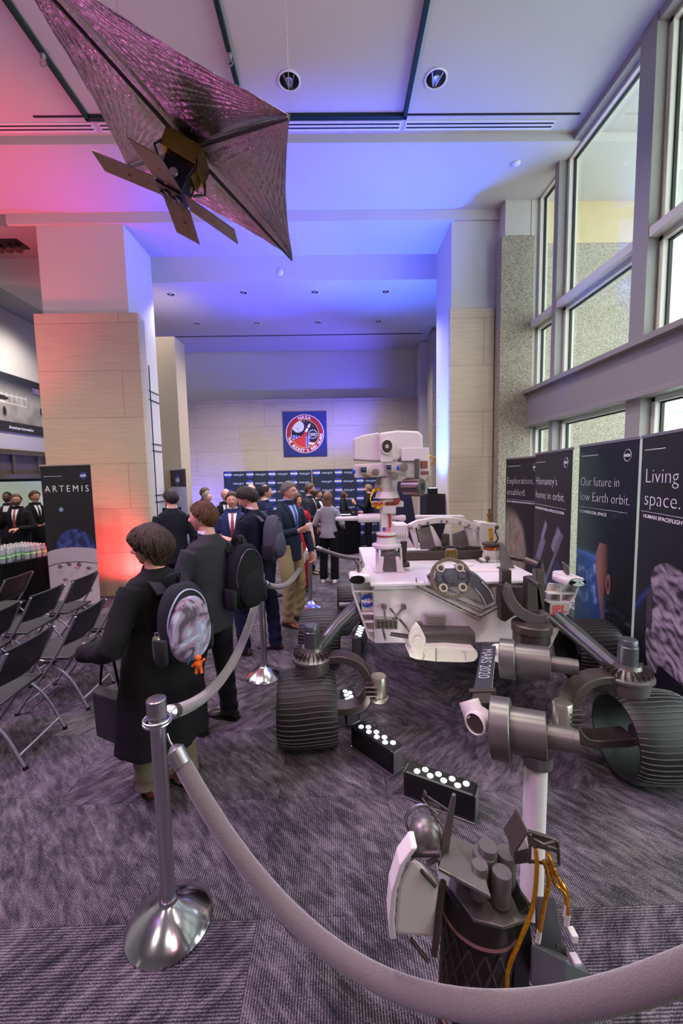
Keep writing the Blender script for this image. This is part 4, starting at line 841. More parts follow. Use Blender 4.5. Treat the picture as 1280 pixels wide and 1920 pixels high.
m = MB(); m.box((MX-.012, MY-.0455, zm+.055), (.075, .004, .05)); o = rb(m, 'flag_plate', mat('flag_white', '#d9c9cf', .5)); m = MB(); m.box((MX-.036, MY-.049, zm+.064), (.026, .002, .03)); rb(m, 'flag_canton', mat('flag_blue', '#3b4a9a', .5), parent=o)
m = MB(); [m.box((MX-.012+(.013 if i > 1 else 0), MY-.0487, zm+.035+.0135*i), (.073-(.028 if i > 1 else 0), .0015, .006)) for i in range(4)]; rb(m, 'flag_stripes', M_red, parent=o)
# sensor boom to the left, small boom to the right
bz = at(715, 970, MY).z
m = MB(); m.tube([(MX-.04, MY-.02, bz), (MX-.06, MY-.02, bz), (MX-.065, MY-.02, bz), (MX-.24, MY-.03, bz), (MX-.25, MY-.03, bz)], [.02, .02, .036, .034, .018], 20); m.tube([(MX-.25, MY-.03, bz), (MX-.42, MY-.04, bz), (MX-.43, MY-.04, bz)], [.02, .017, .004], 16); rb(m, 'sensor_boom', M_rw, 45)
m = MB(); m.tube([(MX+.03, MY-.03, bz), (MX+.12, MY-.05, bz-.003), (MX+.14, MY-.05, bz-.003)], [.014, .026, .02], 16); rb(m, 'short_boom', M_rw, 45)
# neck with red tape, yellow cable loops
zn = at(720, 945, MY).z
m = MB(); m.box((MX, MY, zn), (.25, .11, .045)); m.cyl((MX, MY, zn-.06), (MX, MY, zn+.02), .05); rb(m, 'mast_collar', M_rw, 40, .004)
m = MB(); m.box((MX-.085, MY-.057, zn+.002), (.08, .004, .036)); m.box((MX+.02, MY-.058, zn+.005), (.09, .004, .03)); m.box((MX+.07, MY-.05, zn+.03), (.05, .03, .05), rotm((0, 1, 0), .5)); rb(m, 'collar_red_tape', M_redband)
m = MB(); m.lathe([(.1, 0), (.085, .05), (.06, .055), (.055, .16), (.05, .17), (.001, .171)], (MX+.0, MY, zn+.05), n=24); m.prism([(-.09, .0), (.05, .0), (.03, .2), (-.03, .2)], (MX-.02, MY+.05, zn+.1), (1, 0, 0), (0, 0, 1), -.02); rb(m, 'mast_neck', M_rw, 40)
m = MB()
for k in range(3): m.tube(bez([(MX-.03, MY-.06, zn+.01), (MX-.09, MY-.09, zn-.03+.01*k), (MX-.145, MY-.08, zn+.03), (MX-.12, MY-.07, zn+.10+.01*k), (MX-.05, MY-.05, zn+.125)], 20), .0045, 6)
m.tube(bez([(MX-.02, MY-.06, zn+.05), (MX-.07, MY-.1, zn+.02), (MX-.11, MY-.1, zn-.02)], 10), .0045, 6); rb(m, 'yellow_cables', M_gold, 50)
# head
def mp(x, y, dy=0): return at(*ZM(x, y), MY+dy)
m = MB(); P = [(82, 150), (140, 128), (250, 108), (255, 300), (85, 290)]
pp(m, [ZM(*p) for p in P], MY-.03, .25); rb(m, 'head_housing_left', M_rw, None, .01)
m = MB(); pp(m, [ZM(*p) for p in ((250, 112), (375, 95), (515, 100), (542, 130), (545, 215), (360, 300), (250, 300))], MY-.06, .30); rb(m, 'head_housing_right', M_rw, None, .016)
m = MB(); pp(m, [ZM(*p) for p in ((400, 215), (585, 210), (585, 300), (400, 300))], MY-.08, .22); rb(m, 'head_side_box', M_rw, None, .004)
m = MB(); q = mp(303, 203, -.08); m.lathe([(.062, -.05), (.062, .0), (.05, .004), (.05, -.004)], q, (0, -1, -.05), 32, sx=.82); m.box(q+Vector((0, .03, -.06)), (.1, .03, .12)); o = rb(m, 'telescope_housing', M_rw, 40, .003)
m = MB(); q2 = q+Vector((0, -.002, 0)); m.lathe([(.049, -.02), (.049, .001), (.001, .0015)], q2, (0, -1, -.05), 32, sx=.82); rb(m, 'telescope_lens', mat('olive_lens', '#4a4a3c', .15, .3, coat=1), 40, parent=o)
m = MB(); m.lathe([(.015, 0), (.015, .006), (.006, .007), (.006, .003)], q2, (0, -1, -.05), 24, sx=.85, cap=False); rb(m, 'lens_ring', M_white, 40, parent=o)
m = MB()
for i in range(20): t = 2*PI*i/20; p = q+Vector((.06*math.cos(t)*.82, .0, .06*math.sin(t))); m.cyl(p+Vector((0, .01, 0)), p-Vector((0, .004, 0)), .005, .005, 6)
rb(m, 'housing_bolts', M_rw2, 40, parent=o)
m = MB(); pp(m, [ZM(*p) for p in ((85, 325), (185, 318), (590, 300), (592, 395), (490, 405), (380, 400), (90, 412))], MY-.05, .12); rb(m, 'camera_bar', M_rw, None, .006)
for x, y, s in ((145, 360, .030), (311, 343, .027)):
    q = mp(x, y, -.10); m = MB(); m.box(q, (s*2, .09, s*1.9)); o = rb(m, 'camera_box', mat('camera_silver', '#a8a29b', .35, .5), None, .004)
    m = MB(); m.box(q-Vector((0, .047, 0)), (s*1.35, .004, s*1.25)); rb(m, 'camera_face', M_black, None, .001, parent=o); m = MB(); m.ell(q-Vector((0, .048, 0)), (s*.5, .006, s*.48)); rb(m, 'camera_lens', M_lens, 60, parent=o)
for x, y, r in ((225, 375, .03), (410, 345, .034), (345, 400, .035)):
    q = mp(x, y, -.07); m = MB(); m.cyl(q, q-Vector((0, .06, 0)), r, r*.9, 24); m.cyl(q-Vector((0, .06, 0)), q-Vector((0, .064, 0)), r*.6, r*.55, 20); rb(m, 'round_camera', M_silver, 40)
for x, y in ((82, 370), (378, 346)):
    q = mp(x, y, -.14); m = MB(); m.ell(q, (.015, .012, .021)); rb(m, 'blue_lens_cap', mat('cap_blue', '#1d4ca8', .3), 60)
m = MB(); q = mp(450, 473, -.12); q2 = q+Vector((.085, -.07, 0)); m.cyl(q-Vector((.03, -.03, 0)), q2, .063, .066, 28); o = rb(m, 'cooled_camera_barrel', M_br2, 40)
m = MB(); dd = (q2-q).normalized(); m.cyl(q2, q2+dd*.006, .066, .06, 28); m.cyl(q2+dd*.006, q2+dd*.0065, .03, .03, 24, 1); m.build('barrel_face', [M_br2, M_black], o, 40, off=RO)
m = MB()
for k in range(8): t = 2*PI*k/8; a2, b3, _ = frame(dd); m.tube([q-Vector((.02, -.02, 0))+(a2*math.cos(t)+b3*math.sin(t))*.066, q2-dd*.01+(a2*math.cos(t)+b3*math.sin(t))*.068], .007, 6)
rb(m, 'barrel_ribs', mat('rib_copper', '#5b463c', .4, .5), 40, parent=o)
m = MB(); m.box(mp(503, 348, -.16), (.036, .03, .145)); rb(m, 'barrel_strut', M_br2, None, .003)
m = MB(); m.tube(bez([mp(588, 262, .02), mp(620, 280), mp(615, 315), mp(592, 330)], 12), .004, 6); m.tube(bez([mp(590, 268, .02), mp(612, 285), mp(608, 312), mp(590, 320)], 12), .004, 6); m.tube(bez([mp(575, 395), mp(570, 425), mp(548, 440)], 8), .004, 6); m.box(mp(175, 402, -.06), (.04, .03, .012)); rb(m, 'yellow_cables', M_gold, 50)
m = MB(); m.box(mp(550, 325, -.1), (.05, .04, .06)); m.box(mp(555, 380, -.1), (.06, .04, .03)); rb(m, 'side_connector', mat('connector_red', '#7c4a42', .45), None, .003)
# ---- arm: shoulder
ys = Yb-.12
m = MB(); pp(m, [Z1(*p) for p in ((812, 196), (850, 196), (850, 205), (1000, 210), (1025, 345), (1000, 350), (880, 345), (838, 375), (812, 365))], ys, .05); pp(m, [Z1(*p) for p in ((822, 126), (868, 126), (868, 200), (822, 200))], ys+.02, .06); pp(m, [Z1(*p) for p in ((985, 125), (1026, 127), (1026, 345), (985, 345))], ys+.0, .06)
o = rb(m, 'shoulder_bracket', M_br, None, .005)
m = MB(); pp(m, [Z1(*p) for p in ((945, 165), (985, 160), (1000, 330), (940, 330))], ys-.14, .07); m.cyl(at(*Z1(960, 172), ys-.15), at(*Z1(1000, 200), ys-.25), .018, .018, 16); rb(m, 'shoulder_post', M_br, 40, .004)
m = MB(); cen = at(*Z1(965, 300), ys-.1)
P = [at(*Z1(*p), ys-.08-.06*i/6) for i, p in enumerate(((840, 200), (850, 240), (870, 280), (900, 312), (940, 335), (980, 345), (1018, 335)))]
R = []
for p in P: R.append([p+Vector((.012, -.05, .02)), p+Vector((.012, .04, .02)), p+Vector((-.012, .04, -.05)), p+Vector((-.012, -.05, -.05))])
m.rings(R); rb(m, 'shoulder_horn', M_br2, 50, .003)
sc = at(*Z1(962, 415), ys-.16); m = MB(); m.lathe([(.09, -.075), (.118, -.07), (.118, .0), (.128, .003), (.128, .05), (.12, .058), (.001, .06)], sc, n=40); rb(m, 'shoulder_azimuth_joint', M_br, 40, .002)
def actuator(c, d, rf, rbod, re, lf, lb, le, nm):
    c = Vector(c); d = Vector(d).normalized()
    m = MB(); m.lathe([(rf*.97, 0), (rf, .004), (rf, lf-.004), (rf*.97, lf), (rbod, lf), (rbod, lf+lb), (rbod*.9, lf+lb+.004), (re, lf+lb+.004), (re, lf+lb+le*.8), (re*.94, lf+lb+le*.81), (re*.94, lf+lb+le), (.001, lf+lb+le+.001)], c, d, 48)
    return rb(m, nm, M_br2, 35)
d1 = (at(1066, 1250, 2.25)-at(937, 1234, 2.42)); a1 = at(937, 1233, 2.42); actuator(a1, d1, .12, .098, .046, .09, .19, .15, 'shoulder_elevation_joint')
a2_ = at(921, 1362, 1.66); d2 = at(1098, 1393, 1.5)-a2_; actuator(a2_, d2, .128, .094, .048, .08, .135, .12, 'elbow_joint')
# link with printed sleeve
L0 = at(916, 1213, 2.40); L1 = at(904, 1298, 1.84); dl_ = (L1-L0).normalized(); sx_ = Vector((1, 0, 0)); up_ = sx_.cross(dl_).normalized(); up_ = up_ if up_.z > 0 else -up_
m = MB(); m.cyl(L0+Vector((.05, 0, -.01)), Vector(a1), .04); m.tube([L0-up_*.035, L1-up_*.035], .04, 14); rb(m, 'upper_link', M_rw, 40)
m = MB(); c = (L0+L1)/2; Rl = Matrix((sx_, dl_, up_)).transposed(); m.box(c, (.09, (L1-L0).length, .016), Rl); o = rb(m, 'link_sleeve', mat('sleeve_black', '#26252c', .6), None, .003)
text('sleeve_letters', 'MARS 2020', .088, L0+dl_*.06+up_*.010-sx_*.032-RO, dl_, sx_*1.0, mat('dim_print', '#8d8b95', .6), o, .001, 'LEFT', xs=1.0)
m = MB(); m.box(L1+dl_*.0, (.13, .035, .03), Rl); m.box(L1+dl_*.06-up_*.03, (.09, .11, .07), Rl); rb(m, 'sleeve_clamp', M_br, None, .004)
ec = at(898, 1345, 1.68); m = MB(); m.tube([ec+Vector((-.03, .05, .05)), ec+Vector((-.02, .02, .01)), ec+Vector((.02, 0, -.01)), Vector(a2_)+Vector((.0, 0, 0))], [.045, .050, .046, .042], 24); o = rb(m, 'elbow_cup', M_rw, 50)
m = MB(); q = ec+Vector((-.035, -.045, .0)); m.lathe([(.046, -.03), (.050, .0), (.043, .004), (.040, -.02)], q, (-.75, -.6, .1), 28); rb(m, 'cup_rim', M_rw, 40, parent=o); m = MB(); q=q+Vector((-.0,-.0,0)); m.lathe([(.042, -.02), (.042, -.004), (.001, -.004)], q, (-.75, -.6, .1), 28, cap=False); rb(m, 'cup_hole', M_br, 40, parent=o)
# forearm post
t0 = at(1006, 1400, 1.56); m = MB(); m.lathe([(.062, -.05), (.062, 0), (.001, .001)], t0+Vector((0, 0, -.02)), n=28); rb(m, 'post_collar', M_br2, 40)
m = MB(); m.cyl(t0+Vector((0, 0, -.03)), t0+Vector((-.035, -.05, -.70)), .044, .046, 28); rb(m, 'forearm_post', M_rw, 40)
# ---- turret
def tz(x, y, Y): return at(*Z6(x, y), Y)
dc = Vector((tz(565, 900, 1.17).x, 1.17, 0)); top = tz(590, 600, 1.17).z
tilt = Vector((.06, .05, 1)).normalized()
base = dc+Vector((-.02, -.02, .02)); hgt = top-.02
m = MB(); prof = [(.108, 0), (.113, .01), (.113, hgt*.20), (.119, hgt*.21), (.119, hgt*.26), (.112, hgt*.27), (.112, hgt*.82), (.120, hgt*.83), (.120, hgt*.97), (.116, hgt), (.001, hgt)]
m.lathe(prof, base, tilt, 56); o = rb(m, 'drill_turret_drum', mat('drum_brown', '#2a2422', .4, .4), 35)
m = MB(); fa, fb, fd = frame(tilt)
for s in (-1, 1):
    for k in range(16):
        L = []
        for i in range(10):
            h = hgt*(.29+.52*i/9); t = 2*PI*k/16+s*i*.11; L.append(base+fd*h+(fa*math.cos(t)+fb*math.sin(t))*.113)
        m.tube(L, .0045, 4)
rb(m, 'drum_lattice', M_br, 40, parent=o)
m = MB(); 
for h in (.235, .86): m = MB(); m.tube([base+fd*(hgt*h)+(fa*math.cos(t)+fb*math.sin(t))*.122 for t in np.linspace(0, 2*PI, 41)[:-1]], .005, 6, closed=True); rb(m, 'drum_trim', mat('trim_rose', '#8a6663', .35, .5), 40, parent=o)
m = MB(); m.prism([(-.13, .08), (-.02, .13), (.09, .05), (.125, -.05), (.10, -.11), (.02, -.128), (-.06, -.105), (-.10, -.02), (-.135, .02)], base+fd*(hgt+.003), (1, 0, 0), (0, 1, 0), .012); rb(m, 'turret_top_plate', M_br2, None, .003)
for x, y, r, h in ((605, 400, .036, .12), (625, 365, .03, .10), (725, 400, .032, .11), (580, 465, .024, .10), (700, 505, .029, .10)):
    q = tz(x, y, 1.12+(.05 if y < 420 else -.01)); m = MB(); m.lathe([(r*.98, -h), (r, -h+.004), (r, -.003), (r*.95, 0), (.001, 0)], q, (.05, .03, 1), 28); o2 = rb(m, 'turret_canister', M_br2, 40)
    if x == 605: m = MB(); m.cyl(q+Vector((0, 0, .0)), q+Vector((0, 0, .0015)), .006, .006, 12); rb(m, 'canister_port', M_black, 40, parent=o2)
m = MB(); q = tz(280, 300, 1.20); m.ell(q, (.052, .052, .055), nu=28, nv=18); o = rb(m, 'turret_sphere', M_br2, 60); m = MB(); m.tube([q+Vector((.055*math.cos(t)+.0, .045, .055*math.sin(t)+.004)) for t in np.linspace(0, 2*PI, 29)[:-1]], .006, 6, closed=True); rb(m, 'sphere_ring', M_chrome, 50, parent=o)
m = MB(); pp(m, [Z6(*p) for p in ((432, 92), (452, 92), (450, 130), (402, 480), (352, 486), (380, 300))], 1.17, .012); rb(m, 'turret_blade', M_br2, None, .003)
m = MB(); m.rings([[tz(*p, Y) for p, Y in (((352, 484), 1.10), ((420, 310), 1.26), ((552, 360), 1.26), ((640, 640), 1.02))], [tz(*p, Y)-Vector((0, 0, .012)) for p, Y in (((352, 484), 1.10), ((420, 310), 1.26), ((552, 360), 1.26), ((640, 640), 1.02))]]); rb(m, 'turret_shroud', mat('shroud_grey', '#7d7a76', .3, .5), None, .002)
# white side box, tapered, with a rounded lip
F = [tz(*p, 1.10) for p in ((215, 420), (350, 590), (330, 870), (112, 850), (132, 580))]; Bk = [tz(*p, 1.19) for p in ((250, 450), (380, 560), (350, 800), (170, 790), (170, 560))]
m = MB(); m.rings([F, Bk]); rb(m, 'side_box', M_rw, None, .012)
m = MB(); R = []
for p in ((218, 362), (150, 455), (105, 600), (92, 750), (98, 860)): q = tz(*p, 1.10); R.append([q+Vector((-.006, -.01, 0)), q+Vector((.012, -.01, 0)), q+Vector((.012, .05, 0)), q+Vector((-.006, .05, 0))])
m.rings(R); rb(m, 'side_box_lip', M_rw, None, .005)
m = MB()
for (p, q, r) in (((205, 412), (365, 408), .009), ((300, 460), (360, 430), .008), ((208, 440), (340, 590), .006), ((380, 560), (330, 960), .010), ((200, 870), (300, 1000), .006), ((775, 740), (860, 700), .01), ((800, 620), (850, 690), .006), ((920, 780), (1005, 915), .006), ((975, 700), (1045, 980), .009)):
    m.cyl(tz(*p, 1.12), tz(*q, 1.08), r, r, 10)
    rb(m, 'turret_strut', M_br, 40); m = MB()
for (p, q) in (((265, 105), (385, 275)), ((285, 92), (405, 172)), ((290, 120), (360, 160))): m = MB(); m.cyl(tz(*p, 1.28), tz(*q, 1.2), .0045, .0045, 8); rb(m, 'thin_strut', M_br, 40)
m = MB(); q = tz(280, 90, 1.28); m.ell(q, (.006, .012, .018)); rb(m, 'strut_tip', M_br, 40)
# bracket, cables, dark prism
m = MB(); pp(m, [Z6(*p) for p in ((842, 288), (1000, 335), (1010, 410), (850, 370))], 1.10, .012); pp(m, [Z6(*p) for p in ((842, 288), (850, 292), (775, 410), (765, 405))], 1.08, .08)
for (p, q) in (((850, 345), (1010, 385)), ((855, 300), (850, 460)), ((1003, 340), (1012, 470)), ((870, 330), (980, 385)), ((870, 375), (985, 345)), ((850, 450), (1010, 470))): m.cyl(tz(*p, 1.07), tz(*q, 1.07), .005, .005, 6)
pp(m, [Z6(*p) for p in ((765, 400), (850, 380), (850, 460), (770, 470))], 1.14, .04); rb(m, 'cable_bracket', M_br, 40, .002)
for P in (((885, 390), (890, 500), (868, 700), (800, 880), (735, 1040), (725, 1200)), ((930, 450), (955, 560), (930, 690), (905, 830)), ((950, 410), (1000, 530), (1050, 620), (1060, 740)), ((960, 450), (985, 560), (1040, 620), (1055, 690))):
    m = MB(); m.tube(bez([tz(*p, 1.055-.01*i) for i, p in enumerate(P)], 24), .0072, 8, flat=.8); o = rb(m, 'gold_cable', M_gold, 50)
    if len(P) == 4: q = tz(*P[-1], 1.03); m = MB(); m.tube([q, q+Vector((-.004, 0, -.035))], .007, 8); rb(m, 'cable_plug', M_rw, 50, parent=o)
F = [tz(*p, 1.02) for p in ((855, 900), (1060, 1000), (1045, 1185), (850, 1120))]; Bk = [tz(*p, 1.16) for p in ((905, 880), (1110, 960), (1190, 1075), (900, 1080))]
m = MB(); m.rings([F, Bk]); m.rings([[tz(*p, 1.08) for p in ((880, 640), (990, 650), (1050, 990), (885, 905))], [tz(*p, 1.14) for p in ((880, 640), (990, 650), (1050, 990), (885, 905))]]); rb(m, 'calibration_box', mat('box_slate', '#4f4d50', .4, .2), None, .006)
m = MB(); m.box(tz(1085, 850, 1.08), (.02, .03, .024)); rb(m, 'white_connector', M_rw, None, .003); m = MB(); m.box(tz(1100, 985, 1.06), (.022, .03, .012)); rb(m, 'white_connector', M_rw, None, .003)
m = MB(); pp(m, [Z6(*p) for p in ((770, 760), (850, 700), (870, 900), (850, 1190), (760, 1190))], 1.08, .1); rb(m, 'turret_rear_block', mat('block_black', '#1c1a1c', .5), None, .006)
# ================================================================== LED LIGHT BARS
def led_bar(P0, P1, hh, lab, wdt=.11):
    P0 = Vector((*P0, 0)); P1 = Vector((*P1, 0)); d = P1-P0; L = d.length; rz = math.atan2(d.y, d.x)
    t = thing('light_bar', lab, 'stage light', (P0+P1)/2, rz, 'floor light bars around the rover')
    m = MB(); m.box((0, 0, hh/2+.004), (L, wdt, hh-.008)); m.build('casing', mat('bar_black', '#0c0d10', .3), t, bevel=.014)
    m = MB(); m.box((0, 0, .007), (L+.004, wdt+.004, .006)); m.build('edge_trim', mat('trim_alu', '#8d8790', .3, .8), t, bevel=.002)
    for s in (-1, 1): m = MB(); m.box((s*(L/2+.001), 0, hh/2), (.006, wdt*.8, hh*.86)); m.build('end_plate', mat('end_alu', '#7c747c', .35, .5), t, bevel=.002)
    k = L/.42
    for i in range(8):
        x = (-.155+.0385*i*1.05)*k+.02*k; y = (.017 if i % 2 else -.017)
        m = MB(); m.cyl((x, y, hh-.001), (x, y, hh+.003), .0175, .0165, 20); m.build('led_lens', mat('led_white', '#ffffff', .3, emit=(.93, .96, 1), es=9), t, 40)
    lamp('led_bar_light', 'SPOT', tuple((P0+P1)/2+Vector((0, 0, hh+.02))), 12, (1, .95, .93), .08, (.95, 3.0, .95), 95, .8)
    return t
led_bar((.115, 2.66), (.365, 2.37), .165, 'black light bar with lit white lenses, beside the left front wheel')
led_bar((.39, 2.22), (.74, 2.02), .165, 'black light bar with lit white lenses, nearest one behind the arm turret')
led_bar((.20, 4.02), (.28, 4.40), .20, 'narrow end of a lit light bar beyond, seen beside the rover\'s left flank')
led_bar((.06, 3.16), (.10, 2.86), .14, 'light bar mostly hidden behind the left front wheel arm, only its pale end showing')
# ================================================================== STANCHIONS AND ROPES
def stanchion(loc, lab, h=1.0):
    t = thing('stanchion', lab, 'stanchion', loc, group='steel rope posts')
    m = MB(); m.lathe([(.175, 0), (.175, .010), (.170, .016), (.150, .034), (.11, .062), (.072, .085), (.045, .098), (.038, .104), (.034, .118), (.001, .119)], n=56); m.build('base', mat('polished_base', '#c9c6cc', .16, 1), t, 30)
    m = MB(); m.cyl((0, 0, .11), (0, 0, h-.07), .0295, n=32); m.build('pole', M_chrome, t, 40)
    m = MB(); m.lathe([(.031, h-.075), (.038, h-.07), (.038, h-.004), (.034, h), (.001, h+.002)], n=32); m.build('cap', mat('steel_cap', '#b6b2b4', .3, 1), t, 30)
    m = MB(); m.tube([(.052*math.cos(a), .052*math.sin(a), h-.098) for a in np.linspace(0, 2*PI, 33)[:-1]], .0055, 8, closed=True); m.tube([(.052*math.cos(a), .052*math.sin(a), h-.085) for a in np.linspace(0, 2*PI, 33)[:-1]], .0045, 8, closed=True); m.cyl((0, 0, h-.104), (0, 0, h-.094), .036)
    m.build('rope_ring', M_chrome, t, 40); return t
P1 = Vector((-.742, 1.556, 0)); P2 = Vector((-.706, 3.66, 0)); P3 = Vector((-.38, 5.67, 0)); P0 = Vector((.87, .66, 0)); P4 = Vector((1.35, 5.75, 0))
stanchion(P1, 'brushed steel rope post in the foreground with a domed base, in front of the woman'); stanchion(P2, 'second steel rope post, standing beside the young man with the grey backpack'); stanchion(P3, 'third steel rope post, furthest one in view, near the plaid-jacket woman', .985); stanchion(P4, 'steel rope post hidden behind the rover\'s rear', 1.0); stanchion(P0, 'steel rope post beside the viewer, holding the near end of the foreground rope')
M_rope = mat('rope_felt', '#645a58', .95, bump=.35, bscale=160, sheen=.6, var=.12)
def rope(a, b, sag, lab, rr=.030, za=.90, zb=.90):
    a = Vector((a.x, a.y, za)); b = Vector((b.x, b.y, zb)); d = Vector((b.x-a.x, b.y-a.y, 0)).normalized(); a = a+d*.055; b = b-d*.055
    t = thing('rope', lab, 'rope', ((a.x+b.x)/2, (a.y+b.y)/2, min(a.z, b.z)-sag), group='grey felt barrier ropes'); o = t.location
    C = [a.lerp(b, k/40)-Vector((0, 0, 4*sag*(k/40)*(1-k/40))) for k in range(41)]
    C = [a.lerp(b, k/160)-Vector((0, 0, 4*sag*(k/160)*(1-k/160))) for k in range(161)]; S = [0]
    for k in range(160): S.append(S[-1]+(C[k+1]-C[k]).length)
    def arc(s): return Vector([np.interp(s, S, [p[i] for p in C]) for i in range(3)])
    T = S[-1]; m = MB(); m.tube([arc(x) for x in np.linspace(.12, T-.12, 48)], rr, 16); m.build('cord', M_rope, t, 60, off=o)
    for e in ([arc(0), arc(.045), arc(.13)], [arc(T), arc(T-.045), arc(T-.13)]):
        dirn = (e[2]-e[1]).normalized(); q = e[1]
        m = MB(); m.lathe([(.008, 0), (.018, .006), (rr+.002, .022), (rr+.0025, .085), (.001, .086)], q, dirn, 24); m.build('end_ferrule', M_chrome, t, 40, off=o)
        m = MB(); m.tube(bez([e[0]+Vector((0, 0, .006)), e[0]+dirn*.02+Vector((0, 0, -.008)), q], 8), .0045, 8); m.build('snap_hook', M_chrome, t, 50, off=o)
    return t
rope(P1, P0, .573, 'thick grey felt rope sweeping across the foreground from the nearest post', .033, .86, .974); rope(P1, P2, .27, 'grey felt rope between the foreground post and the second post'); rope(P2, P3, .24, 'grey felt rope between the second and third posts'); rope(P3, P4, .22, 'grey felt rope from the third post towards the back of the rover')
# ================================================================== FOLDING CHAIRS
M_ctube = mat('chair_tube_grey', '#8d8b93', .38, .55); M_cblk = mat('chair_black', '#161618', .5, bump=.05, bscale=300)
def mesh_mat():
    m = mat('chair_mesh', '#1a1b1d', .6); N, L, B = nodes(m); tc = N.new('ShaderNodeTexCoord'); s = N.new('ShaderNodeSeparateXYZ'); L.new(tc.outputs['Object'], s.inputs[0])
    def w(o, k):
        a = N.new('ShaderNodeMath'); a.operation = 'MULTIPLY'; a.inputs[1].default_value = k; L.new(o, a.inputs[0]); b = N.new('ShaderNodeMath'); b.operation = 'SINE'; L.new(a.outputs[0], b.inputs[0]); return b.outputs[0]
    yz = N.new('ShaderNodeMath'); yz.operation = 'ADD'; L.new(s.outputs[1], yz.inputs[0]); L.new(s.outputs[2], yz.inputs[1])
    p = N.new('ShaderNodeMath'); p.operation = 'MULTIPLY'; L.new(w(s.outputs[0], 700), p.inputs[0]); L.new(w(yz.outputs[0], 700), p.inputs[1])
    g = N.new('ShaderNodeMath'); g.operation = 'MULTIPLY_ADD'; g.inputs[1].default_value = .45; g.inputs[2].default_value = .86; L.new(p.outputs[0], g.inputs[0]); g.use_clamp = True; L.new(g.outputs[0], B.inputs['Alpha']); return m
M_cmesh = mesh_mat()
def chair(lab):
    t = thing('folding_chair', lab, 'chair', group='grey and black folding chairs'); w_ = .235
    m = MB(); L = []
    for i in range(13):                       # slung mesh back
        a = -1+2*i/12; L.append([Vector((a*(w_-.01), -.235+.0-.02*(1-a*a)*1, z)) for z in (.80, .74, .66, .56)])
    P = []; F = []
    for i, col_ in enumerate(L):
        for j, p in enumerate(col_): P.append((p.x, p.y+(.80-p.z)*.42, p.z-(.02*(1-abs(p.x/w_)) if j == 3 else 0)))
    for i in range(12):
        for j in range(3): k = i*4+j; F.append((k, k+4, k+5, k+1))
    m.add(P, F); m.build('backrest', M_cmesh, t, 60, solid=.004)
    m = MB(); m.tube([(x, -.255+.02*(x/w_)**2+.0, .805) for x in np.linspace(-w_, w_, 9)], .011, 8); m.tube([(x, -.145+.02*(x/w_)**2-.01, .545+.02*abs(x/w_)) for x in np.linspace(-w_+.01, w_-.01, 9)], .006, 6); m.build('top_rail', M_cblk, t, 50)
    m = MB(); P = []; F = []
    for i in range(9):
        for j in range(9):
            x = -w_+.03+(2*w_-.06)*i/8; y = -.15+.40*j/8; P.append((x, y, .445-.018*(1-((i-4)/4)**2)*(1-((j-4)/4)**2)+.012*(j/8)))
    for i in range(8):
        for j in range(8): k = i*9+j; F.append((k, k+9, k+10, k+1))
    m.add(P, F); m.build('seat', mat('chair_seat', '#1b1a1d', .6, bump=.1, bscale=250), t, 60, solid=.008)
    m = MB(); m.tube([(-w_+.03, -.15, .445), (-w_+.03, .25, .457), (-w_+.06, .262, .457), (w_-.06, .262, .457), (w_-.03, .25, .457), (w_-.03, -.15, .445)], .011, 8, closed=True); m.build('seat_frame', M_cblk, t, 60)
    for s in (-1, 1):
        m = MB(); m.tube(bez([(s*w_, -.25, .80), (s*w_, -.10, .52), (s*(w_+.004), .08, .26), (s*(w_+.004), .26, .012)], 12), .0125, 10, flat=.8); m.build('front_leg', M_ctube, t, 60)
        m = MB(); m.tube(bez([(s*(w_-.022), .16, .455), (s*(w_-.022), .0, .42), (s*(w_-.022), -.16, .27), (s*(w_-.022), -.28, .012)], 14), .0115, 10, flat=.8); m.build('rear_leg', M_ctube, t, 60)
        for p in ((s*(w_+.004), .262, .0), (s*(w_-.022), -.282, .0)): m = MB(); m.cyl(Vector(p), Vector(p)+Vector((0, 0, .022)), .017, .015, 12); m.build('foot_cap', M_black, t, 40)
        m = MB(); m.box((s*(w_-.01), -.02, .43), (.03, .09, .03)); m.build('hinge', M_cblk, t, bevel=.006)
    m = MB(); m.cyl((-w_+.022, -.245, .09), (w_-.022, -.245, .09), .0095, n=12); m.build('rear_crossbar', M_ctube, t, 50)
    m = MB(); m.cyl((-w_, .215, .07), (w_, .215, .07), .0085, n=12); m.build('front_crossbar', M_ctube, t, 50)
    return t
ch0 = chair('folding chair at the left edge, nearest to the viewer')
CH = [(-2.12, 2.70, 'folding chair at the left edge, nearest to the viewer, front row'), (-2.12, 3.38, 'folding chair in the front row, second from the viewer, catching blue light on its leg'), (-2.14, 4.03, 'folding chair in the front row, mostly hidden behind the woman in the black coat'),
      (-2.86, 3.34, 'folding chair in the middle row, cut by the left picture edge'), (-2.88, 3.95, 'folding chair in the middle row, directly left of the one before the capsule banner'), (-2.86, 4.52, 'folding chair in the middle row, right in front of the capsule banner'),
      (-3.69, 4.60, 'folding chair in the back row, beside the black skirted table'), (-3.60, 3.95, 'folding chair in the back row at the left picture edge, low behind the others')]
for i, (x, y, lab) in enumerate(CH):
    bx = x-.25
    if i == 0: ch0.location = (bx, y, 0); ch0.rotation_euler = (0, 0, PI/2+.06); ch0['label'] = lab
    else: dup(ch0, (bx, y, 0), PI/2+rng.uniform(-.03, .10), lab)
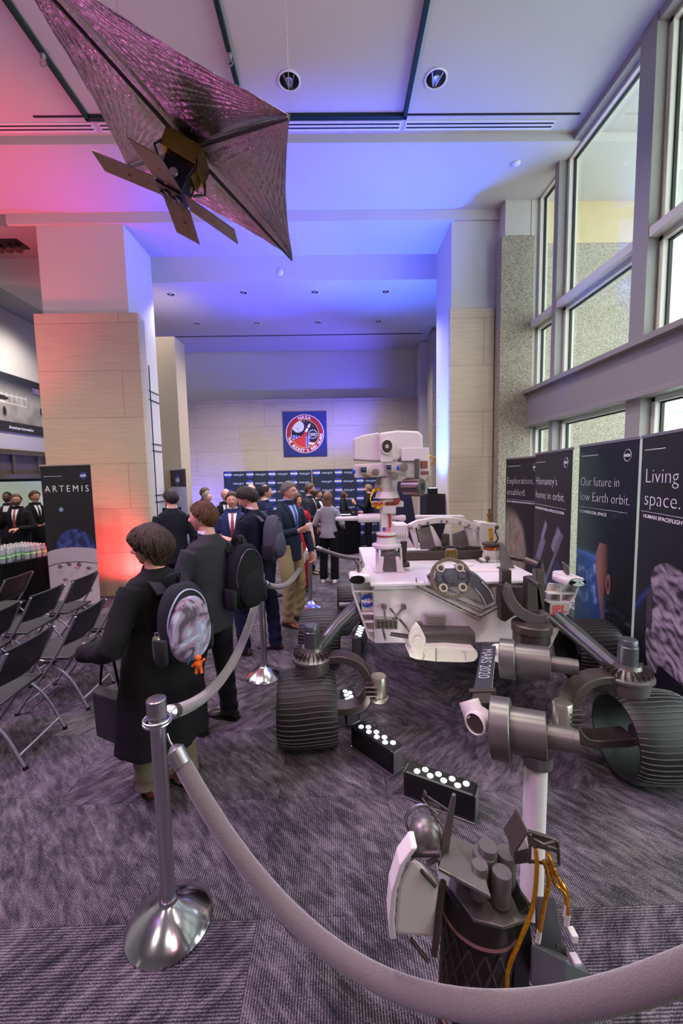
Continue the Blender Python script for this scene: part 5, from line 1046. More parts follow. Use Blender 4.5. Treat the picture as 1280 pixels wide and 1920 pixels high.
# ================================================================== TABLES
def skirt(t, pts, z, m_, name='table_skirt', pleat=.012, nper=14):
    """pleated cloth round a closed outline"""
    pts = [Vector(p) for p in pts]; n = len(pts); TP = []; BT = []
    for i in range(n):
        a, b = pts[i], pts[(i+1) % n]; d = b-a; nn = Vector((d.y, -d.x)).normalized()
        k = max(4, int(d.length*nper*4))
        for j in range(k):
            p = a+d*(j/k); q = math.sin(j/k*d.length*nper*2*PI); TP.append((p.x+nn.x*pleat*.3*q, p.y+nn.y*pleat*.3*q, z)); BT.append((p.x+nn.x*pleat*(q+.8), p.y+nn.y*pleat*(q+.8), .01))
    m = MB(); m.rings([TP, BT], True, False); return m.build(name, m_, t, 40)
M_skirt = mat('black_cloth', '#0c0b0e', .9, spec=.15)
d_ = Vector((.40, .92)).normalized(); e_ = Vector((-.92, .40)).normalized(); K = Vector((-4.66, 5.55))
t = thing('skirted_table', 'black-skirted table at left covered with water bottles', 'table', (K.x, K.y, 0))
c4 = [Vector((0, 0)), d_*.70, d_*.70+e_*1.7, e_*1.7]
skirt(t, c4[::1], .752, M_skirt)
m = MB(); m.prism([(p.x, p.y) for p in c4], (0, 0, .745), (1, 0, 0), (0, 1, 0), .012); m.build('tabletop', mat('table_cloth_top', '#1a191d', .8), t, bevel=.004)
def bottle():
    t = thing('water_bottle', 'clear water bottle with green and white label, in the block on the black table', 'bottle', group='water bottles on the black table')
    mb_ = mat('bottle_plastic', '#cfd2e0', .12, coat=.5); mb_.node_tree.nodes['Principled BSDF'].inputs['Transmission Weight'].default_value = .55
    m = MB(); m.lathe([(.028, 0), (.031, .006), (.031, .05), (.029, .055), (.029, .105), (.031, .11), (.031, .13), (.024, .155), (.013, .172), (.013, .180)], n=14); m.build('body', mb_, t, 50)
    m = MB(); m.lathe([(.0318, .056), (.0318, .104)], n=14, cap=False); m.build('label_band', mat('label_green', '#58b356', .5), t, 60)
    m = MB(); m.lathe([(.0322, .07), (.0322, .09)], n=14, cap=False); m.build('label_stripe', mat('label_white', '#d8e6dc', .5), t, 60)
    m = MB(); m.lathe([(.0155, .178), (.0155, .196), (.001, .197)], n=12); m.build('cap', M_white, t, 40); return t
bt = bottle(); first = True
for i in range(8):
    for j in range(8):
        p = K+d_*(.05+.078*i)+e_*(.06+.078*j); 
        if rng.random() < .06 and i > 0: continue
        if first: bt.location = (p.x, p.y, .757); first = False
        else: dup(bt, (p.x, p.y, .757), rng.uniform(0, 6))
# round highboy with black cloth in front of the backdrop, with a paper
t = thing('cocktail_table', 'round cocktail table under a floor-length black pleated cloth, before the backdrop', 'table', (.27, 9.85, 0))
skirt(t, [(.36*math.cos(a), .36*math.sin(a)) for a in np.linspace(2*PI, 0, 17)[:-1]], .96, M_skirt, nper=9, pleat=.02)
m = MB(); m.cyl((0, 0, .95), (0, 0, .965), .37, n=32); m.build('tabletop', M_skirt, t, 40)
m = MB(); m.box((.27-.05, 9.62, .9665), (.30, .2, .004)); tag(m.build('paper_sheet', mat('paper', '#cfc9dc', .7)), 'white paper sheets lying on the round black cocktail table', 'paper')
# black equipment case, light truss and cable by the right pillar
t = thing('flight_case', 'tall black equipment case against the right pillar, under the blue uplight', 'case', (1.72, 7.05, 0))
m = MB(); m.box((0, 0, .80), (.32, .5, 1.50)); m.build('case_body', mat('case_black', '#17171c', .5), t, bevel=.01); m = MB()
for z in (.06, .8, 1.54): m.box((0, -.252, z), (.33, .012, .03))
for x in (-.16, .16): m.box((x, -.252, .8), (.02, .012, 1.5))
m.build('case_edging', M_dgrey, t); m = MB()
for x in (-.12, .12):
    for y in (-.2, .2): m.cyl((x, y, 0), (x, y, .05), .03)
m.build('castors', M_black, t)
t = thing('uplight', 'small black floor lamp on the equipment case throwing blue light up the pillar', 'stage light', (1.72, 7.0, 1.55))
m = MB(); m.box((0, 0, .05), (.16, .12, .10)); m.build('housing', M_black, t, bevel=.01); m = MB(); m.box((0, 0, .103), (.12, .08, .006)); m.build('led_panel', mat('led_blue', '#4060ff', .4, emit=(.15, .3, 1), es=8), t)
t = thing('easel_sign', 'dark folded banner leaning beside the equipment case behind the rover mast', 'sign', (1.35, 7.6, 0)); m = MB(); m.prism([(-.25, 0), (.35, 0), (.1, 1.75), (-.12, 1.75)], (0, 0, .01), (1, 0, .0), (.0, .12, 1), .04); m.build('board', mat('dark_blue_board', '#12152e', .5), t); m = MB(); m.box((-.30, 0, .8), (.09, .02, 1.6)); m.build('side_strip', mat('pale_yellow', '#d6cf9c', .5), t)
t = thing('uplight', 'small floor lamp glowing red at the foot of the left pillar behind the banner', 'stage light', (-3.1, 5.98, 0))
m = MB(); m.box((0, 0, .08), (.16, .16, .14)); m.build('housing', M_black, t, bevel=.01); m = MB(); m.cyl((0, 0, .15), (0, 0, .158), .06); m.build('led_panel', mat('led_red', '#ff4040', .4, emit=(1, .1, .1), es=8), t, 40)
# ================================================================== FOIL SAIL SPACECRAFT
def foil_mat():
    m = mat('silver_foil', '#a9a4ac', .27, 1); N, L, B = nodes(m); tc = N.new('ShaderNodeTexCoord')
    n = N.new('ShaderNodeTexNoise'); n.inputs['Scale'].default_value = 42; n.inputs['Detail'].default_value = 7; n.inputs['Distortion'].default_value = 2.2; L.new(tc.outputs['Object'], n.inputs['Vector'])
    bp = N.new('ShaderNodeBump'); bp.inputs['Strength'].default_value = .7; bp.inputs['Distance'].default_value = .006; L.new(n.outputs['Fac'], bp.inputs['Height']); L.new(bp.outputs[0], B.inputs['Normal']); return m
M_foil = foil_mat()
k = 3.6; SA, SB, SCn, SD = [Vector(v)*k+Vector((0, 0, H)) for v in ((-.424, .57, .704), (-.055, .638, .532), (-.095, 1.065, .553), (-.465, .996, .724))]
S0 = (SA+SCn)/2; sn = (SB-SA).cross(SD-SA).normalized(); su = (SB-SA).normalized(); sv = (SD-SA).normalized()
ss = thing('solar_sail_spacecraft', 'square silver foil solar sail with a boxy spacecraft, hung tilted under the ceiling', 'spacecraft model', S0)
for q, (a, b) in enumerate(((SA, SB), (SB, SCn), (SCn, SD), (SD, SA))):
    n_ = 170; P = []; idx = {}
    r1 = np.random.default_rng(q); ph = r1.uniform(0, 6, 6)
    for i in range(n_+1):
        for j in range(n_+1-i):
            u = i/n_; v = j/n_; w_ = 1-u-v
            p = S0*w_+a*u+b*v; edge = u+v
            p = p+(S0-p)*(.06*4*u*v/(max(edge, .01)**2)*edge**4)          # scalloped outer edge
            aa = math.atan2(v, max(1-u, 1e-4)); ab = math.atan2(u, max(1-v, 1e-4)); ac = math.atan2(v, u+1e-6)
            wr = .0042*math.sin(aa*95+ph[0]+2*math.sin(u*9+ph[3]))*min(1, 1.3*(1-u)*2)*u + .0042*math.sin(ab*95+ph[1]+2*math.sin(v*8))*min(1, (1-v)*2.6)*v + .0016*math.sin(aa*171+ph[4]+3*math.sin(ab*9))*u*(1-u)*3+.0016*math.sin(ab*157+ph[5]+3*math.sin(aa*8))*v*(1-v)*3 + .006*(mnoise.noise(Vector((u*9+q*5, v*9, 0))))+.0022*mnoise.noise(Vector((u*38, v*38, q)))
            p = p+sn*((wr+.012*math.sin(u*5+v*7+q))*min(1, 14*min(u, v))+.03*math.sin(PI*min(1, edge)))
            idx[i, j] = len(P); P.append(tuple(p-S0))
    F = []
    for i in range(n_):
        for j in range(n_-i):
            F.append((idx[i, j], idx[i+1, j], idx[i, j+1]))
            if j < n_-i-1: F.append((idx[i+1, j], idx[i+1, j+1], idx[i, j+1]))
    me = bpy.data.meshes.new('foil_panel'); me.from_pydata(P, [], F); link('foil_panel', me, M_foil, ss, 180, solid=.0008)
M_boom = mat('boom_dark', '#2a2624', .4, .3)
for c in (SA, SB, SCn, SD): m = MB(); m.tube([S0-sn*.02, c-sn*.012], [.014, .009], 8); m.build('boom', M_boom, ss, 50, off=S0)
Rs = Matrix((su, sv, -sn)).transposed()
def sbox(name, du, dv, dn, size, m_, ang=None, bevel=.002):
    m = MB(); R2 = Rs if ang is None else Rs @ ang; m.box(Rs @ Vector((du, dv, dn)), size, R2); return m.build(name, m_, ss, None, bevel)
M_goldbox = mat('gold_panel', '#a58a42', .25, .85, .05, 20)
g = sbox('deployer_box', 0, 0, .08, (.24, .24, .12), M_goldbox); sbox('gold_side_panel', -.0, .02, .17, (.20, .16, .06), M_goldbox)
bus = sbox('spacecraft_bus', 0, 0, .25, (.17, .17, .20), mat('bus_black', '#15161b', .3, .3, .1, 60))
m = MB(); q = Rs @ Vector((0, -.087, .24)); m.cyl(q, q+(Rs @ Vector((0, -.01, 0))), .03, .024, 24); q = Rs @ Vector((.087, .02, .24)); m.cyl(q, q+(Rs @ Vector((.008, 0, 0))), .022, .02, 20); m.build('sensor_eye', M_silver, bus, 40)
for du, dv in ((-.11, -.11), (.11, -.11), (-.11, .11), (.11, .11)):
    m = MB(); m.tube([Rs @ Vector((du, dv, .10)), Rs @ Vector((du*1.25, dv*1.25, .17)), Rs @ Vector((du*.8, dv*.8, .24))], .009, 6); m.build('corner_strut', M_boom, ss, 40)
M_pan = mat('solar_panel', '#6a5c54', .3, .6, .08, 30, var=.2); 
for du, dv, ax, an in ((-.29, 0, (0, 1, 0), .12), (.29, 0, (0, 1, 0), -.12), (0, -.29, (1, 0, 0), -.12), (0, .29, (1, 0, 0), .12)):
    ln = (.38, .19, .006) if du else (.19, .38, .006)
    o = sbox('solar_panel', du, dv, .355, ln, M_pan, rotm(ax, an), .001)
    m = MB()
    for z in (-.12, 0, .12):
        q = Rs @ Vector((du+(z if du else .02), dv+(z if dv else .02), .362)); m.cyl(q, q-sn*.003, .01, .01, 10)
    m.build('panel_fittings', M_copper, o, 40)
m = MB()
for i in range(4): m.box(Rs @ Vector((-.06+.04*i, .02*(-1)**i, .352)), (.03, .05, .02), Rs)
m.build('instrument_cluster', mat('cluster', '#57606e', .3, .6), ss, None, .002)
for c in (SB, SD): m = MB(); m.cyl(c, Vector((c.x, c.y, ZF-.01)), .0012, n=5); m.build('suspension_wire', M_dgrey, ss, off=S0)
# ================================================================== PEOPLE
def head_dirs(nu=72, nv=56):
    ph = PI*(np.arange(1, nv)/nv); th = 2*PI*np.arange(nu)/nu; P, T = np.meshgrid(ph, th, indexing='ij')
    return np.stack([np.sin(P)*np.sin(T), np.sin(P)*np.cos(T), -np.cos(P)], -1).reshape(-1, 3), nu, nv-1
def head_surface(d, female=False, extra=0):
    x, y, z = d[:, 0], d[:, 1], d[:, 2]; a, b, c = .074, .094, .116
    if female: a, b, c = .071, .090, .112
    t = np.clip(-z, 0, 1); X = x*a*(1-.30*t**1.6)*(1+.05*np.exp(-((z-.25)/.4)**2)); Y = y*b; Z = z*c
    back = np.clip(-y, 0, 1); Y = Y*(1-.42*t**1.3*back); Y = Y+.010*np.exp(-((z-.25)/.5)**2)*(-back)      # occiput, nape
    f = np.clip(y, 0, 1); Y = Y-.006*f*np.clip(z-.5, 0, 1)*2
    fr = (y > 0)
    def g(cx, cz, sx, sz): return np.exp(-((x-cx)/sx)**2-((z-cz)/sz)**2)*fr
    nose = np.exp(-(x/.12)**2)*fr*np.where(z > -.20, np.exp(-((z+.20)/.30)**2), np.exp(-((z+.20)/.075)**2)); Y = Y+.026*nose
    X = X+.006*np.sign(x)*g(0, -.20, .22, .07)*(np.abs(x) > .05)
    Y = Y-.010*(g(.34, .06, .17, .13)+g(-.34, .06, .17, .13)); Y = Y+.005*(g(.3, .26, .3, .09)+g(-.3, .26, .3, .09)); Y = Y+.004*(g(.5, -.2, .2, .2)+g(-.5, -.2, .2, .2))
    Y = Y+.005*g(0, -.44, .24, .055)+.004*g(0, -.53, .2, .05)-.003*g(0, -.485, .28, .02)-.004*g(0, -.62, .3, .06)+.011*g(0, -.80, .26, .16)
    return np.stack([X, Y, Z], -1)
SK = {'fair': ('#c98f79', '#a3554b'), 'pink': ('#cf9380', '#a85a50'), 'tan': ('#b0775b', '#874a3e'), 'dark': ('#54362a', '#40231e')}
def ring_faces(nu, nr):
    F = []
    for k in range(nr-1):
        for i in range(nu): j = (i+1) % nu; F.append((k*nu+i, k*nu+j, (k+1)*nu+j, (k+1)*nu+i))
    F.append(tuple(range(nu-1, -1, -1))); F.append(tuple(range((nr-1)*nu, nr*nu))); return F
def hair_mask(d, style):
    x, y, z = d[:, 0], d[:, 1], d[:, 2]; az = np.abs(np.arctan2(x, y))     # 0 front, pi back
    side = np.interp(az, [0, .55, 1.0, 1.3, 1.55, 1.9, 2.3, PI], [.62, .55, .35, .05, .05, -.15, -.55, -.62])
    if style in ('bob',): side = np.interp(az, [0, .5, .8, 1.1, 1.5, 1.75, 2.3, PI], [.42, .34, .20, .05, -.05, -.66, -.80, -.86])
    if style in ('long', 'longblond'): side = np.interp(az, [0, .5, .8, 1.1, 1.5, PI], [.55, .42, -.1, -.7, -.95, -.98])
    if style == 'bald': m = sm(-.06, .08, z-side)*sm(.45, .25, z)*sm(.9, 1.3, az); return m
    if style == 'receding': side = np.interp(az, [0, .5, 1.0, 1.3, 1.55, 1.9, 2.3, PI], [.88, .80, .5, .05, .05, -.15, -.55, -.62]); return sm(-.06, .06, z-side)*np.where(z > .82, .35, 1)
    return sm(-.05, .07, z-side) if style in ('bob', 'long', 'longblond') else sm(-.06, .30, z-side)**.7
def make_head(mb_parts, style, hair, skin, female, beard, glasses, tilt, turn, scale):
    """returns (skin verts, faces, colours), (hair verts, faces)"""
    d, nu, nr = head_dirs(); S = head_surface(d, female); sk, lip = L_(SK[skin][0]), L_(SK[skin][1])
    c = np.tile(sk, (len(d), 1)); x, y, z = d.T; fr = y > 0
    def g(cx, cz, sx, sz): return np.exp(-((x-cx)/sx)**2-((z-cz)/sz)**2)*fr
    c = mixc(c, lip, np.clip(1.2*(g(0, -.445, .2, .035)+g(0, -.53, .17, .04)), 0, 1)*.8); hc = L_(hair)
    c = mixc(c, hc*.7, np.clip(1.1*(g(.33, .21, .2, .035)+g(-.33, .21, .2, .035)), 0, .85)*.6); c = mixc(c, lip, .25*np.clip(g(.5, -.25, .22, .2)+g(-.5, -.25, .22, .2), 0, 1)); c = mixc(c, L_('#2a1512'), np.clip(g(0, -.487, .2, .014), 0, 1)*.7)
    V = [S]; F = ring_faces(nu, nr); C = [c]; n = len(S)
    def addp(P, Fs, col):
        nonlocal n, F
        V.append(np.array(P)); F = F+[tuple(i+n for i in f) for f in Fs]; C.append(np.tile(col, (len(P), 1))); n += len(P)
    for s in (-1, 1):
        m = MB(); m.ell((s*.073, -.006, -.006), (.010, .019, .031), rotm((0, 0, 1), s*.35), 14, 9); m.ell((s*.080, -.002, -.001), (.006, .010, .018), rotm((0, 0, 1), s*.35), 10, 6); addp(m.v, m.f, sk*.93)
        m = MB(); m.ell((s*.0315, .0770, .010), (.0125, .0125, .0125), None, 14, 10); addp(m.v, m.f, L_('#d8d2cf')); m = MB(); m.ell((s*.0315, .0872, .0095), (.006, .0035, .006), None, 10, 6); addp(m.v, m.f, L_('#2b1c15'))
        m = MB(); m.ell((s*.0315, .0775, .0165), (.0145, .0125, .0075), None, 14, 8); addp(m.v, m.f, sk*.92)
    V = np.concatenate(V); C = np.concatenate(C)
    # hair
    H_ = []
    mk = hair_mask(d, style); th = {'short': .012, 'buzz': .006, 'bald': .004, 'receding': .010, 'bob': .030, 'long': .018, 'longblond': .018, 'quiff': .018}[style]
    nz = fbm(d[:, 0]*2+d[:, 1], d[:, 2]*1.3-d[:, 1]*.5, 2.5, 4, 5); st = fbm(np.arctan2(d[:, 0], d[:, 1]+.3)*1.2, d[:, 2]*.25, 5, 3, 6)
    off = -.012+(th+.012+.18*th*nz+.22*th*st)*mk
    if style == 'bob': off = off+.012*mk*sm(.2, -.4, d[:, 2])*sm(.0, .3, np.abs(d[:, 0]))+.016*mk*sm(.1, .7, d[:, 2])
    if style == 'quiff': off = off+.014*mk*sm(.3, .8, d[:, 2])*sm(-.3, .4, d[:, 1])
    N = d/np.linalg.norm(d/np.array([.074, .094, .116]), axis=1)[:, None]; nrm = d/np.array([.074, .094, .116]); nrm /= np.linalg.norm(nrm, axis=1)[:, None]
    Hd = S+nrm*off[:, None]
    if style == 'bob': Hd[:, 2] -= .012*mk*sm(-.3, -.8, d[:, 2])
    HV = Hd; HF = ring_faces(nu, nr)
    if style in ('long', 'longblond'):
        m = MB(); R = []
        for k_, (zz, hw, yy, hd) in enumerate(((.02, .078, -.055, .045), (-.06, .080, -.062, .045), (-.13, .082, -.068, .04), (-.20, .080, -.075, .035), (-.27, .070, -.080, .028), (-.34, .050, -.083, .018))):
            R.append([Vector((hw*math.cos(t)*(1+.05*math.sin(7*t+k_)), yy+hd*math.sin(t)*(1+.10*math.sin(9*t)), zz+.006*math.sin(5*t))) for t in [2*PI*i/36 for i in range(36)]])
        m.rings(R); HF = HF+[tuple(i+len(HV) for i in f) for f in m.f]; HV = np.concatenate([HV, np.array(m.v)])
    B = None
    if beard:
        az = np.abs(np.arctan2(d[:, 0], d[:, 1])); bm_ = sm(1.65, 1.35, az)*np.where(z < -.34, 1, sm(.3, .75, az)*sm(.0, -.25, z)); bm_ = bm_*(1-g(0, -.49, .2, .05)); bo = -.008+.015*np.clip(bm_, 0, 1)*(1+.25*nz); B = (S+nrm*bo[:, None], ring_faces(nu, nr))
    G = None
    if glasses:
        m = MB()
        for s in (-1, 1):
            m.tube([(s*.033+.024*math.cos(t), .103-.004*abs(math.cos(t)), .008+.018*math.sin(t)) for t in np.linspace(0, 2*PI, 17)[:-1]], .0016, 5, closed=True); m.tube([(s*.057, .100, .012), (s*.076, .06, .014), (s*.079, -.005, .008)], .0015, 5)
        m.tube([(-.009, .103, .012), (.009, .103, .012)], .0015, 5); G = m
    return V, F, C, HV, HF, B, G
def seg(m, pts, rr, n=14, fl=1.0): m.tube([Vector(p) for p in pts], rr, n, flat=fl)
def limb(a, b, c): return bez([a, Vector(a).lerp(b, .5), b, Vector(b).lerp(c, .5), c], 12)
def hand(m, w, d, n, s, curl=.5, spread=.1, sc_=1.0):
    """w wrist, d finger direction, n palm normal (side the fingers curl to), s side of the thumb (+1/-1 along d x n)"""
    w = Vector(w); d = Vector(d).normalized(); n = (Vector(n)-d*Vector(n).dot(d)).normalized(); l = d.cross(n)*s
    R = []
    for t, hw, ht in ((-.02, .026, .020), (.0, .027, .019), (.03, .036, .0165), (.065, .041, .014), (.088, .040, .012)):
        R.append([w+d*(t*sc_)+l*(hw*sc_*math.cos(q))+n*(ht*sc_*math.sin(q)) for q in [2*PI*i/12 for i in range(12)]])
    m.rings(R)
    for k_, (o, L) in enumerate(((.030, .072), (.010, .080), (-.011, .074), (-.030, .058))):
        p = w+d*(.078*sc_)+l*(o*sc_); a = 0; P = [p]; dd = (d+l*(spread*(1.5-k_)*.35)).normalized()
        for j, fr in enumerate((.45, .3, .25)): a += curl*(.55+.35*j)*(1+.08*k_); P.append(P[-1]+(dd*math.cos(a)+n*math.sin(a))*(L*fr*sc_))
        m.tube(P, [.0095*sc_, .009*sc_, .0083*sc_, .0068*sc_], 8)
    p = w+d*(.022*sc_)+l*(.026*sc_); P = [p, p+(l*.7+d*.6+n*.35).normalized()*.034*sc_, p+(l*.7+d*.6+n*.35).normalized()*.034*sc_+(l*.1+d*.8+n*(.4+curl*.3)).normalized()*.030*sc_, p+(l*.7+d*.6+n*.35).normalized()*.034*sc_+(l*.1+d*.8+n*(.4+curl*.3)).normalized()*.030*sc_+(d*.8+n*.5-l*.1).normalized()*.022*sc_]
    m.tube(P, [.013*sc_, .0115*sc_, .0105*sc_, .008*sc_], 8)
FABR = {}
def cloth(col, kind='wool'):
    key = 'cloth_'+col[1:]+kind
    return mat(key, col, .85, bump=.12 if kind == 'wool' else .2, bscale=220 if kind == 'wool' else 40, spec=.22, var=.08)
def torso_rings(female, fat, hem, flare=0):
    if False: pass
    if female: T = [(hem, .165+flare, .125+flare*.8, .0), (.98, .168+flare*.35, .125+flare*.3, 0), (1.12, .142+flare*.15, .108, .0), (1.25, .155, .118, .008), (1.36, .165, .108, 0), (1.43, .150, .088, -.012), (1.475, .090, .066, -.018), (1.50, .062, .056, -.014)]
    else: T = [(hem, .182+flare, .132+flare*.8, .0), (.98, .182+flare*.35, .130+flare*.3, 0), (1.12, .168, .122, .0), (1.26, .184, .126, .006), (1.38, .190, .116, 0), (1.455, .165, .092, -.014), (1.50, .098, .070, -.020), (1.53, .068, .060, -.016)]
    return [(z, a*(1+.6*(fat-1)), b*fat, cy) for z, a, b, cy in T if z >= hem]
def person(name_loc, rz, h, lab, skin='fair', hair='#4a3526', style='short', locks=0, bulk=1.0, female=False, beard=False, glasses=None, fat=1.0,
           jacket='#1c1d24', hem=.80, flare=0, trousers='#17181d', shoes='#1b1412', shirt='#e6e4ea', tie=None, arms=None, feet=None, head=(0, 0), vox=.013, hands_vox=.006,
           open_=True, lean=0, legs=True, bare=False, face_turn=0):
    s = h/1.80; hx, hy = name_loc; t = thing('person', lab, 'person', (hx, hy, 0), rz)
    T = lambda p: Vector(p)*s
    nz_top = 1.53 if not female else 1.50
    sh = .185 if not female else .160
    A = arms or {}
    aL = A.get('L', ((-.26, -.02, 1.14), (-.25, .10, .90), (0, .25, -1), (1, 0, 0), .5)); aR = A.get('R', ((.26, -.02, 1.14), (.25, .10, .90), (0, .25, -1), (-1, 0, 0), .5))
    SHL = {-1: Vector((-sh, 0, 1.42 if not female else 1.385)), 1: Vector((sh, 0, 1.42 if not female else 1.385))}
    ft = feet or {'L': (-.11, .0, 0.05), 'R': (.11, .0, -.05)}
    # ---- body: one continuous surface
    m = MB(); seg(m, [(0, -.02, 1.38), (0, -.015, nz_top-.03), (0, .005, nz_top+.06), (0, .012, nz_top+.11)], [.075, .062, .056, .054], 18)
    m.rings([[Vector((a*.80*math.cos(q), cy+b*.76*math.sin(q), z)) for q in [2*PI*i/24 for i in range(24)]] for z, a, b, cy in torso_rings(female, fat, .88)])
    for sd, ar in ((-1, aL), (1, aR)):
        LL = limb(SHL[sd]+Vector((-sd*.02, 0, 0)), Vector(ar[0]), Vector(ar[1])); seg(m, LL, [.040-.014*i/(len(LL)-1) for i in range(len(LL))], 12)
    hips = {-1: Vector((-.088, 0, .93)), 1: Vector((.088, 0, .93))}; fl = {}
    for sd, kx in ((-1, 'L'), (1, 'R')):
        fx, fy, fa = ft[kx][:3]; kn = Vector((fx*.95+hips[sd].x*.05, (fy+.03), .50)); an = Vector((fx, fy-.01, .09)); fl[sd] = (kn, an, fa); L = limb(hips[sd], kn, an); seg(m, L, [.078-.045*i/(len(L)-1) for i in range(len(L))], 12)
    me = remesh(m, vox*1.1, 2); bv, bf = me_arrays(me); bpy.data.meshes.remove(me); bv = bv.copy()
    m = MB()
    for sd, ar in ((-1, aL), (1, aR)): hand(m, ar[1], ar[2], ar[3], -sd if len(ar) < 6 else ar[5], ar[4], sc_=.95 if female else 1.05)
    me = remesh(m, hands_vox, 1); hv, hf = me_arrays(me); bpy.data.meshes.remove(me); hv = hv.copy()
    V, F, C, HV, HF, B, G = make_head(None, style, hair, skin, female, beard, glasses, 0, 0, 1)
    Rh = np.array(Matrix.Rotation(head[1], 3, 'Z') @ Matrix.Rotation(head[0], 3, 'X')); hc = np.array([0, .020, nz_top+.122])
    base = np.array([0, -.01, -.07]); tf = lambda P: (np.asarray(P)-base) @ Rh.T+base+hc
    allv = np.concatenate([bv, hv, tf(V)])*s; n1 = len(bv); n2 = n1+len(hv)
    faces = bf+[tuple(i+n1 for i in f) for f in hf]+[tuple(i+n2 for i in f) for f in F]
    sk = L_(SK[skin][0]); cc = np.concatenate([np.tile(sk, (n2, 1)), C])
    me = bpy.data.meshes.new('body'); me.from_pydata(allv.tolist(), [], faces); c4_ = np.ones((len(allv), 4), 'f'); c4_[:, :3] = cc
    a_ = me.color_attributes.new('Col', 'FLOAT_COLOR', 'POINT'); a_.data.foreach_set('color', c4_.ravel()); link('body', me, SKINVC, t, 80)
    def part(nm, P, Fs, m_, sm_=80): me = bpy.data.meshes.new(nm); me.from_pydata((np.asarray(P)*s).tolist(), [], Fs); return link(nm, me, m_, t, sm_)
    hm = mat('hair_'+hair[1:], hair, .5, bump=.9, bscale=45, stretch=(5, 5, .7), var=.4, spec=.35); 
    if locks == 0 and style in ('short', 'receding', 'quiff'): locks = 90
    if locks:
        r2 = np.random.default_rng(int(h*1000)); a_ax = np.array([.074, .094, .116]); LM = MB(); bobs = style == 'bob'
        for _k in range(locks):
            az = r2.uniform(-PI, PI); aa = abs(az); zE = float(np.interp(aa, [0, .5, .8, 1.1, 1.4, 1.75, 2.3, PI], [.42, .32, .12, -.05, -.12, -.70, -.80, -.84] if bobs else ([.60, .55, .45, .25, .10, -.12, -.52, -.60] if style != 'receding' else [.93, .9, .6, .3, .10, -.12, -.52, -.60])))+r2.uniform(-.06, .05)
            z0 = r2.uniform(.55, .99) if _k % 3 else r2.uniform(min(zE+.2, .78), .8); z0 = min(.992, max(z0, zE+.25)); n3 = 9; P = []; w0 = r2.uniform(-.25, .25); jit = r2.uniform(.0, .010 if bobs else .004)
            for q3 in range(n3):
                f3 = q3/(n3-1); z3 = z0+(zE-z0)*f3; a3 = az+w0*(f3-.5)*(1.3 if bobs else .5)+.10*math.sin(f3*5+_k); r3 = math.sqrt(max(0, 1-z3*z3)); d3 = np.array([[math.sin(a3)*r3, math.cos(a3)*r3, z3]])
                s3 = head_surface(d3, female)[0]; n4 = d3[0]/a_ax; n4 /= np.linalg.norm(n4); o3 = (.030+.010*math.sin(PI*min(1, f3*1.3)) if bobs else .013)+jit-(.012 if bobs else .006)*max(0, f3-.75)*4; P.append(Vector(s3+n4*o3))
            LM.tube(P, [(.0075 if bobs else .0045)*(1-.75*(abs(2*q3/(n3-1)-1))**3) for q3 in range(n3)], 5)
        HF = HF+[tuple(i+len(HV) for i in f) for f in LM.f]; HV = np.concatenate([HV, np.array(LM.v)])
    ho = part('hair', tf(HV), HF, hm)
    if B: part('beard', tf(B[0]), B[1], hm)
    if G: part('glasses', tf(G.v), G.f, mat('glasses_dark', '#2a2226', .3, .4))
    # ---- trousers
    if legs:
        m = MB(); tw = .0 if not female else .012
        for sd in (-1, 1):
            kn, an, fa = fl[sd]; L = bez([hips[sd]+Vector((0, 0, .06)), hips[sd].lerp(kn, .5), kn, kn.lerp(an, .5), Vector((an.x, an.y+.005, .055))], 12); n_ = len(L); seg(m, L, [(.108-.036*min(1, i/(n_*.55))-.006*max(0, i/n_-.55)+tw*i/n_) for i in range(n_)], 16)
        m.rings([[Vector((a*math.cos(q), cy+b*math.sin(q), z)) for q in [2*PI*i/24 for i in range(24)]] for z, a, b, cy in ((.86, .14, .095, 0), (.93, .150, .105*fat**.5, 0), (1.04, .135*(.9+.1*fat), .095*fat, 0))])
        me = remesh(m, vox, 2); v, f = me_arrays(me); bpy.data.meshes.remove(me); v = v.copy()
        v[:, 1] += .004*np.sin(v[:, 2]*55+v[:, 0]*30)*sm(.75, .3, v[:, 2]); v[:, 0] += .004*np.sin(v[:, 2]*70+1)*sm(.3, .1, v[:, 2]); part('trousers', v, f, cloth(trousers))
    for sd in (-1, 1):
        kn, an, fa = fl[sd]; R = []; r_ = Matrix.Rotation(-fa*1.0, 3, 'Z')
        for y_, w2, hh in ((-.095, .016, .035), (-.085, .033, .075), (-.045, .040, .092), (.0, .041, .088), (.045, .042, .068), (.095, .048, .054), (.135, .047, .045), (.165, .038, .036), (.185, .018, .024)):
            R.append([Vector((an.x, an.y+.02, 0))+r_ @ Vector((w2*math.cos(q)*(1 if math.sin(q) < .3 else .82), y_, max(.012, hh*.5+hh*.5*math.sin(q)))) for q in [2*PI*i/16 for i in range(16)]])
        m = MB(); m.rings(R); o = part('shoe', m.v, m.f, mat('shoe_'+shoes[1:], shoes, .35, bump=.05), 60)
        m = MB(); R2 = [[(p.x, p.y, z) for p in [Vector((an.x, an.y+.02, 0))+r_ @ Vector(q) for q in [(w2*k_*1.04, y_, 0) for y_, w2 in ((-.097, .03), (-.045, .041), (.0, .042), (.095, .049), (.165, .040), (.188, .018)) for k_ in (1,)]+[(-w2*1.04, y_, 0) for y_, w2 in ((.188, .018), (.165, .040), (.095, .049), (.0, .042), (-.045, .041), (-.097, .03))]]] for z in (0, .014)]
        m.rings(R2); part('shoe_sole', m.v, m.f, mat('sole_dark', '#1a1412', .6) if shoes != '#e8e6e8' else M_white, None)
    # ---- jacket or coat
    m = MB(); TR = torso_rings(female, fat, hem, flare)
